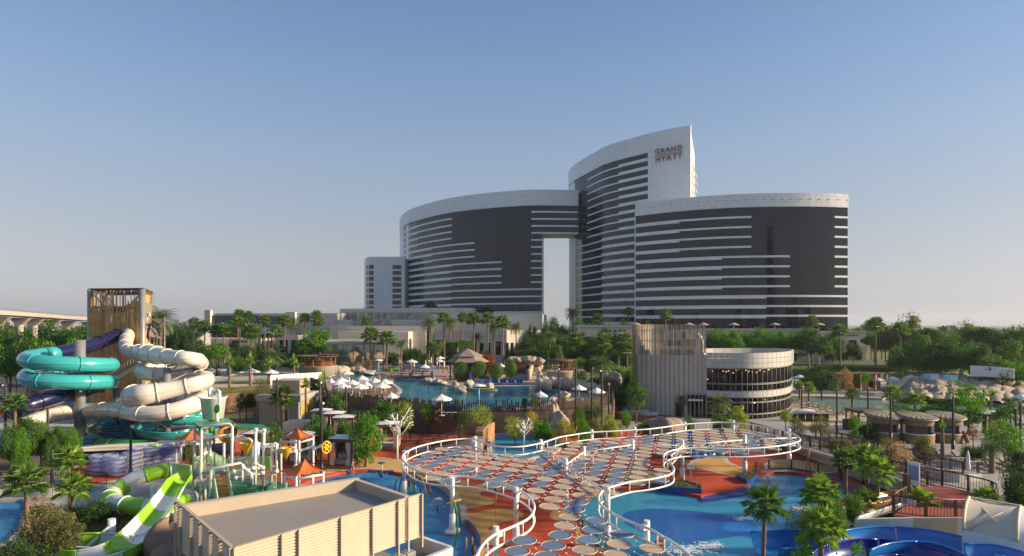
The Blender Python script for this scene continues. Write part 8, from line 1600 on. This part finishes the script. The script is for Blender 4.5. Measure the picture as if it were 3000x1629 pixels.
for lb, pts, h_ in [('white low wall between cabanas and rock formation', [(2604, 1136), (2650, 1134), (2672, 1130)], 1.6), ('stone garden wall left of the dense dark bush', [(2330, 1105), (2360, 1104), (2390, 1103)], 2.2)]:
    P = [G(x, y, .5) for x, y in pts]; tag(obj('shore_wall', MB().wall(P, .4, .5 + h_, .4), white if 'white' in lb else grey_rock), lb, 'wall')
# dark fence behind the cabanas
fp_ = resample([G(x, y, .5) for x, y in [(2540, 1112), (2620, 1112), (2680, 1108)]], .5); t = T('rear_pickets', 'dark picket fence behind the lagoon cabanas', 'fence'); pk = mesh('picket', MB().box((0, 0, .5), (.3, .1, 1)), dark_wood)
for p in fp_: mobj('picket', pk, t, p, 0, (1, 1, rs3.uniform(1.8, 2.6)))
# beach chairs
bc_ = lounger_proto(gw, mat('beige_frame', (.36, .28, .20), .5), 'deck_chair'); bu = [0]
def dchair(label, x, y, rz, z=.03, group='beige deck chairs'):
    p = G(x, y, z)
    if not bu[0]: bu[0] = 1; bc_.location = p; bc_.rotation_euler = (0, 0, rz); bc_['label'] = label; bc_['group'] = group; bc_['category'] = 'deck chair'
    else: copy_tree(bc_, p, rz, label, group)
for i, (x, y) in enumerate([(2333, 1186), (2358, 1192), (2378, 1196), (2397, 1200), (2416, 1206), (2436, 1213), (2462, 1214), (2482, 1212), (2530, 1226), (2440, 1222)]): dchair('%s beige deck chair along the lagoon beach' % ORD[i], x, y, rad(-160) + .1 * (i % 3))
for i, (x, y) in enumerate([(2748, 1342), (2775, 1344), (2812, 1348), (2838, 1352), (2860, 1338), (2885, 1340), (2900, 1358), (2925, 1366), (2955, 1374), (2930, 1352), (2965, 1360), (2910, 1376)]): dchair('%s grey woven deck chair on the terrace below the kiosks' % ORD[i], x, y, rad(8) + .1 * (i % 3), .02)
for i, (x, y) in enumerate([(1968, 1372), (1992, 1362), (2006, 1380)]): dchair('%s woven deck chair under the far end of the disc canopy' % ORD[i], x, y, rad(100), DZ)
# kiosks
kw = mat('bamboo_cladding', (.26, .175, .08), .7, (.22, .145, .065), 2.5, stretch=(8, 8, .2)); kr = mat('kiosk_roof', (.30, .25, .15), .7, (.25, .21, .125), 1); pink = mat('kiosk_inside', (.50, .40, .34), .8)
def kiosk(label, x, yb, wpx):
    p = G(x, yb, .02); d = p.y; R_ = wpx * d / FP / 2; t = T('kiosk', label, 'kiosk', (p.x, d + R_, .02), 0, 'bamboo kiosks'); n = 24; H = 3.15
    def arc(a0, a1, z0, z1, r_, m, nm, k=14): P = [(r_ * math.cos(rad(a0 + (a1 - a0) * i / k)), r_ * math.sin(rad(a0 + (a1 - a0) * i / k))) for i in range(k + 1)]; return obj(nm, MB().wall(P, z0, z1, .16), m, t)
    arc(180, 360, 0, 1.1, R_, kw, 'counter_wall'); arc(0, 180, 0, H - .2, R_, kw, 'back_wall'); arc(180, 360, 2.25, H, R_, kw, 'fascia'); arc(180, 360, 1.1, 1.18, R_ + .02, white, 'counter_top'); arc(10, 170, .1, 2.4, R_ - .25, pink, 'inner_wall')
    for a in (183, 357): obj('jamb', MB().box((R_ * math.cos(rad(a)), R_ * math.sin(rad(a)), 1.7), (.2, .2, 1.15)), white, t)
    obj('door', MB().box((-.2, R_ - .45, 1.1), (.95, .08, 2.0)), mat('kiosk_door', (.20, .19, .19), .6), t); obj('floor', MB().lathe((0, 0, 0), [(R_ - .1, 0), (R_ - .1, .1)], 20), concrete, t)
    ro = MB(); m_ = 44; vs = [(0, 0, 3.75)] + [((R_ + .45) * math.cos(2 * math.pi * k / m_), (R_ + .45) * math.sin(2 * math.pi * k / m_), 3.38 + .22 * math.sin(2 * math.pi * k / m_) - .10 * math.cos(2 * math.pi * k / m_) + (.035 if k % 2 else -.035)) for k in range(m_)] + [((R_ + .40) * math.cos(2 * math.pi * k / m_), (R_ + .40) * math.sin(2 * math.pi * k / m_), 3.10 + .22 * math.sin(2 * math.pi * k / m_)) for k in range(m_)]
    ro.add(vs, [(0, 1 + k, 1 + (k + 1) % m_) for k in range(m_)] + [(1 + k, 1 + m_ + k, 1 + m_ + (k + 1) % m_, 1 + (k + 1) % m_) for k in range(m_)]); obj('roof', ro, kr, t); obj('roof_edge', MB().tube([((R_ + .42) * math.cos(2 * math.pi * k / m_), (R_ + .42) * math.sin(2 * math.pi * k / m_), 3.2 + .22 * math.sin(2 * math.pi * k / m_)) for k in range(m_)], .09, 5, closed=True), steel, t); return t
kiosk('round bamboo-clad kiosk, left of the three below the lagoon', 2613, 1296, 82); kiosk('round bamboo-clad kiosk, middle of the three below the lagoon', 2716, 1302, 84); k3 = kiosk('round bamboo-clad kiosk, right of the three with goods inside', 2800, 1300, 80)
obj('goods', MB().box((.5, .4, 1.35), (1.1, .5, .4)).box((.3, .5, 1.7), (.35, .4, .4)), mat('teal_goods', (.02, .28, .26), .6), k3)
p = G(2836, 1300, .02); tag(obj('kayak_board', MB().tube([(p.x, p.y, .1), (p.x - .15, p.y + .3, 1.0), (p.x - .25, p.y + .5, 1.5)], [.25, .3, .15], 8), mat('rust_board', (.35, .11, .05), .6)), 'rust-red board leaning on the right kiosk', 'board')
p = G(2484, 1258, .02); tag(obj('dustbin', MB().box((p.x, p.y, .7), (1.1, .8, 1.4)).box((p.x, p.y, 1.43), (1.2, .9, .06)).box((p.x, p.y - .41, 1.1), (.7, .04, .25)), mat('bin_brown', (.05, .035, .03), .6)), 'dark square dustbin beside the path', 'dustbin')
def pergola(label, x0, x1, yt, d, dep=3.0):
    a, b = D(x0, yt, d), D(x1, yt, d); t = T('timber_pergola', label, 'pergola', (a.x, d, 0)); W = b.x - a.x; H = a.z
    for sx in (.1, W - .1):
        for sy in (0, dep): obj('post', MB().box((sx, sy, H / 2), (.16, .16, H)), brown_wood, t); 
    obj('roof', MB().box((W / 2, dep / 2, H + .08), (W + .3, dep + .3, .16)), canvas if 'pale' in label else brown_wood, t); obj('roof_frame', MB().wall([(0, 0), (W, 0), (W, dep), (0, dep)], H - .2, H - .01, .18, closed=True), brown_wood, t)
    for k in range(2): obj('curtain', MB().tube([(.35 + k * (W - .7), .1, .1), (.35 + k * (W - .7), .1, H * .5), (.35 + k * (W - .7), .1, H - .2)], [.2, .12, .2], 7), curt, t)
    obj('screen', MB().box((W * .8, dep * .5, H * .45), (W * .35, .12, H * .9)), red_wood, t)
pergola('brown timber pergola with curtains left of the kiosks', 2512, 2590, 1206, 84); pergola('pale roofed trellis pergola right of the kiosks', 2885, 2950, 1214, 80)
# ---- glazed pool pavilion on the beach
p = G(2360, 1232, .03); t = T('inflatable_tent', 'white inflatable tent with glass screens beside the restaurant', 'tent', p); obj('roof', MB().tube([(-2.2, 0, 1.0), (-1.2, 0, 1.3), (0, 0, 1.4), (1.2, 0, 1.3), (2.0, 0, .7)], [.2, .4, .45, .4, .3], 10), canvas, t)
for k in range(5): obj('glass_screen', MB().box((-2.4 + k * 1.2, -1.2, .6), (1.1, .04, 1.2)), pane, t)
# ---- railings and ramps
brail = mat('brown_rail', (.07, .035, .022), .5, (.095, .05, .03), 2); dks = mat('rail_cap', (.20, .14, .10), .45)
def rail_thing(label, pts, h=1.15, m=brail, gap=.22, name='railing', br=.022, lean=.06, post=1.9, rr_=.06):
    t = T(name, label, 'railing'); railing(t, pts, h, m, gap, post, rr_, br, 'top_rail', lean=lean, pm=brail, pw=.13); return t
ZR = 1.6
Zq = lambda x, y: (2560 + x / 5.855, 1320 + y / 5.855)
rd = [Zq(*v) for v in [(690, 525), (940, 565), (1340, 632), (1700, 720), (1990, 795), (2120, 880), (2080, 1040), (1800, 1200), (1560, 1175), (850, 1165), (340, 1110), (370, 1060), (560, 960), (800, 800), (760, 700)]]
struct('red_deck', MB().prism([G(x, y, ZR) for x, y in rd], 0, ZR), red_deck)
e1 = [G(*Zq(*v), ZR) for v in [(710, 525), (940, 565), (1340, 632), (1700, 718), (1985, 795), (2110, 880), (2080, 1010)]]; rail_thing('curved brown railing around the back of the red deck', cat_rom(e1, 4), 1.25)
obj_cap = MB().wall([(p.x, p.y) for p in cat_rom(e1[4:], 4)], ZR + 1.27, ZR + 1.34, .3); 
e2 = [G(*Zq(*v), ZR) for v in [(345, 1090), (850, 1150), (1560, 1171)]]; rail_thing('brown railing along the near edge of the red deck', e2, 1.3); e3 = [G(*Zq(*v), ZR) for v in [(330, 1085), (420, 1000), (560, 930)]]; rail_thing('short brown railing at the slide end of the red deck', e3, 1.3)
obj('gate_post', MB().box((0, 0, .9), (.3, .5, 1.8)), brown_wood, None, G(*Zq(565, 800), ZR)); o = bpy.data.objects[-1] if False else None
gp = [ob for ob in COL.objects if ob.name.startswith('gate_post')][0]; tag(gp, 'square brown post between orange slide and red deck', 'post')
p = G(*Zq(682, 610), ZR); t = T('notice_panel', 'tall pale notice panel at the edge of the red deck', 'sign', p, rad(-55)); obj('panel', MB().box((0, 0, 1.0), (.9, .06, 1.9)), white, t); obj('print', MB().box((0, -.035, 1.1), (.7, .01, 1.2)), mat('sign_blue_pale', (.25, .3, .5), .6), t); obj('post', MB().box((-.55, 0, 1.0), (.18, .18, 2.0)), brown_wood, t)
# ramp rising along the back
def ramp(label, pts, w_, wall=True):
    P = cat_rom([G(x, y, z) for x, y, z in pts], 5); t = T('ramp', label, 'ramp'); obj('floor', MB().wall([(p.x, p.y) for p in P], [p.z - .25 for p in P], [p.z for p in P], w_), concrete, t); obj('wall', MB().wall([(p.x, p.y - w_ / 2) for p in P], 0, [p.z + .02 for p in P], .2), lw_, t)
    for s_ in (-1, 1): railing(t, [p + Vector((0, s_ * (w_ / 2 - .08), 0)) for p in P], 1.15, brail, .22, 2.0, .055, .022, 'railing', lean=.05, pm=brail, pw=.13)
ramp('long brown railed ramp descending from the restaurant towards the red deck', [(2190, 1262, .6), (2330, 1300, 1.2), (2420, 1322, 1.7), (2520, 1352, 1.7), (2620, 1388, 1.6), (2700, 1415, 1.6)], 2.4); ramp('second railed ramp between the palms and the sun chairs', [(2400, 1288, .7), (2480, 1302, .9), (2580, 1330, 1.0), (2680, 1352, 1.0), (2770, 1378, .9), (2850, 1382, .6)], 1.8)
rail_thing('brown railing beside the far right lawn path', [G(2948, 1450, .1), G(3010, 1478, .1)], 1.2)
# wooden ramp left of the pond
ramp('brown railed ramp climbing left of the pond', [(1180, 1316, .35), (1260, 1312, .7), (1320, 1300, 1.5), (1370, 1286, 2.3), (1415, 1283, 2.4)], 1.8)
rail_thing('brown railing along the planted bank behind the cabana', [G(x, y, .1) for x, y in [(1170, 1290), (1240, 1300), (1300, 1306)]], 1.1)
# left brown bridge
ramp('arched brown wooden bridge at far left', [(-60, 1452, .5), (20, 1428, .8), (70, 1412, 1.2), (120, 1412, 1.3), (180, 1420, 1.0), (240, 1428, .5), (290, 1432, .35)], 2.2)
# pool fences
bkm = mat('black_rail', (.02, .018, .016), .5)
rail_thing('thin dark fence on the deck edge at the right pool', cat_rom([G(x, y, DZ) for x, y in [(2213, 1388), (2267, 1374), (2306, 1376), (2358, 1380), (2402, 1388), (2450, 1400), (2483, 1412)]], 4), 1.05, bkm, .25, br=.016, lean=0, rr_=.03, post=2.5)
rail_thing('thin dark fence under the discs beside the right pool', cat_rom([G(x, y, DZ) for x, y in [(1845, 1424), (1760, 1432), (1715, 1455), (1682, 1485), (1684, 1520), (1705, 1560), (1750, 1600), (1800, 1628)]], 4), 1.05, bkm, .25, br=.016, lean=0, rr_=.03, post=2.5)
rail_thing('thin dark fence behind the play structure', [G(x, y, DZ) for x, y in [(610, 1290), (680, 1284), (728, 1280)]], 1.1, bkm, .25, br=.016, lean=0, rr_=.03, post=2.5)
rail_thing('dark railing before the cracked wall', [G(x, y, .3) for x, y in [(650, 1232), (712, 1228), (760, 1230)]], 1.1, bkm, .25, br=.016, lean=0, rr_=.03, post=2.5)
# ---- planters by the steps
for lb, pts, h_ in [('blue tiled triangular planter left of the pool steps', [(1925, 1418), (2000, 1418), (2054, 1434), (2054, 1446), (1985, 1440), (1925, 1430)], .75), ('small blue tiled planter right of the pool steps', [(2160, 1404), (2205, 1392), (2217, 1388), (2214, 1402), (2198, 1416), (2190, 1418)], .75)]:
    P = [G(x, y, DZ) for x, y in pts]; t = T('pool_planter', lb, 'planter'); c = sum(P, Vector()) / len(P); obj('box', MB().wall([(p.x, p.y) for p in P], 0, DZ + h_ * .55, .18, closed=True), blue_edge, t); obj('soil', MB().prism([c + (p - c) * .94 for p in P], 0, DZ + h_ * .4), soil, t)
    mb = MB(); q = random.Random(3)
    for k in range(500): a = P[q.randrange(len(P))].lerp(P[q.randrange(len(P))], q.random()).lerp(c, q.random() * .6); quad_leaf(mb, Vector((a.x, a.y, DZ + h_ * .4 + q.uniform(0, .7) * q.random())), rv(q) + Vector((0, 0, .5)), rv(q), .16, .07)
    stuff(obj('planting', mb, LM['olive'], t))
# round planter and bench near the drum
for lb, x, y, r_, h_ in [('white round planter holding the layered tree', 1863, 1212, 2.6, .9), ('smaller white round planter beside the layered tree', 1902, 1218, 1.6, .7)]:
    p = G(x, y, 0); t = T('round_planter', lb, 'planter', (p.x, p.y, 0)); obj('bowl', MB().lathe((0, 0, 0), [(r_, 0), (r_ * 1.04, h_), (r_ * .9, h_), (r_ * .88, h_ - .15)], 26, sy=.6), yw, t); obj('soil', MB().lathe((0, 0, h_ - .2), [(r_ * .9, 0), (.01, .12)], 20, sy=.6), soil, t)
P = cat_rom([G(x, y, 0) for x, y in [(1802, 1224), (1830, 1230), (1880, 1234), (1925, 1236)]], 5); tag(obj('curved_bench', MB().wall(P, .05, .5, .5).wall([(p.x, p.y + .5) for p in P], .05, .9, .35), red_wood), 'curved rust-brown bench below the white planters', 'bench')
rock('brown sculpted boulder behind the disc canopy rail', 1945, 1262, 70, 2.4, 1.7, rockm, 2); rock('smaller brown boulder right of the pond steps', 1640, 1240, 76, 1.4, 1.6, grey_rock, 4); rock('tall sculpted rock beside the pond steps', 1625, 1225, 78, .9, 1.9, grey_rock, 1)
# rock-faced wall of the pond, pond with coping
pd = cat_rom([G(x, y, DZ) for x, y in [(1442, 1280), (1500, 1276), (1578, 1278), (1625, 1290), (1645, 1310), (1600, 1338), (1520, 1350), (1450, 1345), (1432, 1315)]], 4, True); struct('pond_basin', sheet(MB(), pd, DZ + .02), bl_l); struct('pond_water', sheet(MB(), pd, DZ + .06), w_near); struct('pond_coping', MB().wall(pd, DZ - .02, DZ + .28, .5, closed=True), paving)
wl = [G(1402, 1322, DZ), G(1418, 1300, DZ), G(1440, 1290, DZ)]; o = obj('rock_wall', MB().wall(cat_rom(wl, 6), 0, 2.6, .9), mat('orange_rock', (.42, .24, .11), .9, (.28, .16, .08), .9, bump=1, bs=1.5)); tag(o, 'orange-brown rock-faced wall left of the pond', 'wall')
t = T('stone_stairs', 'pale stone stairs leading up from the pond', 'steps')
for k in range(8): a = G(1650 - k * 3, 1280 - k * 7, .3 + .2 * k); obj('step', MB().box((a.x, a.y, .15 + .1 * k), (3.2, .9, .3 + .2 * k)), paving, t)
# ---- cream tunnel canopy and white side wall at bottom right
Zn = lambda x, y: (2550 + x / 5.618, 1380 + y / 5.618)
tc = T('tunnel_canopy', 'cream fabric tunnel canopy over the slide start at bottom right', 'canopy'); crm = mat('cream_fabric', (.60, .53, .40), .75, (.54, .475, .36), .5)
L1 = [D(*Zn(*v), d) for v, d in [((1625, 430), 38.5), ((1580, 520), 37.4), ((1550, 680), 36.4), ((1535, 820), 35.8), ((1530, 965), 35.5)]]; L2 = [D(*Zn(*v), d) for v, d in [((2470, 575), 36.5), ((2445, 680), 35.4), ((2425, 830), 34.5), ((2415, 1000), 34), ((2412, 1165), 33.8)]]; L1 = cat_rom(L1, 3); L2 = cat_rom(L2, 3); mb = MB(); n = len(L1); m_ = 12; vs = []
for i in range(n):
    for j in range(m_ + 1): t_ = j / m_; p = L1[i].lerp(L2[i], t_); p = p + Vector((0, .25, -.10)) * math.sin(math.pi * t_); vs.append(p)
mb.add(vs, [(i * (m_ + 1) + j, i * (m_ + 1) + j + 1, (i + 1) * (m_ + 1) + j + 1, (i + 1) * (m_ + 1) + j) for i in range(n - 1) for j in range(m_)], True); obj('fabric', mb, crm, tc)
for L_ in (L1, L2): obj('arch', MB().tube(L_, .09, 7), crm, tc)
L3 = [p + Vector((3.2, -1.2, -.3)) for p in L2]; mb = MB(); vs = [q for i in range(n) for q in (L2[i], L3[i])]; mb.add(vs, [(2 * i, 2 * i + 1, 2 * i + 3, 2 * i + 2) for i in range(n - 1)], True); obj('fabric', mb, white, tc)
a, b = L1[-1], L2[-1]; obj('side_box', MB().wall([(a.x, a.y + .1), (b.x, b.y + .1), (b.x + 4, b.y - 1.4)], -.1, [a.z - .05, b.z - .05, b.z - .5], .15), white, tc); obj('ridge', MB().beam(L1[0], L2[0], .14, .1), crm, tc)
sd_ = MB(); x1a = L1[n // 2].lerp(L2[n // 2], .5); obj('cross_strap', MB().tube([L1[0].lerp(L2[0], .06), x1a + Vector((0, -.06, .0)), L2[-1].lerp(L1[-1], .06)], .035, 5).tube([L2[1].lerp(L1[1], .06), x1a + Vector((0, -.06, .0)), L1[-1].lerp(L2[-1], .08)], .035, 5), crm, tc)
fs_ = T('slide_wall', 'white and beige side wall behind the bright blue flume', 'wall'); a, b, c, d_ = D(2505, 1520, 40.5), D(2674, 1516, 39.5), D(2806, 1516, 38.5), D(2828, 1516, 38.2)
for p, q, m_ in ((a, b, white), (b, c, crm), (c, d_, white)): obj('panel', MB().wall([(p.x, p.y), (q.x, q.y)], .2, [p.z, q.z], .2), m_, fs_)
# foam where the flumes land
q = random.Random(6); mb = MB(); foam = mat('white_foam', (.8, .85, .88), .6)
for cx_, cy_, s1, s2, n in [(2010, 1612, 60, 16, 450), (2080, 1602, 40, 14, 260), (2240, 1394, 26, 10, 200), (2340, 1490, 24, 8, 160), (2180, 1520, 30, 5, 160)]:
    for k in range(n):
        p = G(cx_ + q.gauss(0, s1 * .5), cy_ + q.gauss(0, s2 * .5), .09); r_ = q.uniform(.03, .12); mb.add([(p.x + r_ * math.cos(a), p.y + r_ * math.sin(a) * .6, .092 + (.02 if a else 0)) for a in (0, 1.57, 3.14, 4.71)], [(0, 1, 2, 3)])
o = stuff(obj('water_foam', mb, foam)); o['label'] = 'white foam patches on the right pool'; o['category'] = 'foam'
# ============================================================ thin evening haze round everything
hz = bpy.data.materials.new('haze_air'); hz.use_nodes = True; hn = hz.node_tree; hn.nodes.clear(); ho = hn.nodes.new('ShaderNodeOutputMaterial'); hv = hn.nodes.new('ShaderNodeVolumePrincipled')
hv.inputs['Color'].default_value = (.80, .88, 1.0, 1); hv.inputs['Density'].default_value = .00013; hv.inputs['Anisotropy'].default_value = .25; hn.links.new(hv.outputs[0], ho.inputs['Volume'])
o = obj('haze', MB().box((0, 3350, 48.2), (8200, 7400, 98.6)), hz); stuff(o); o['label'] = 'thin warm evening haze filling the air'; o['category'] = 'haze'
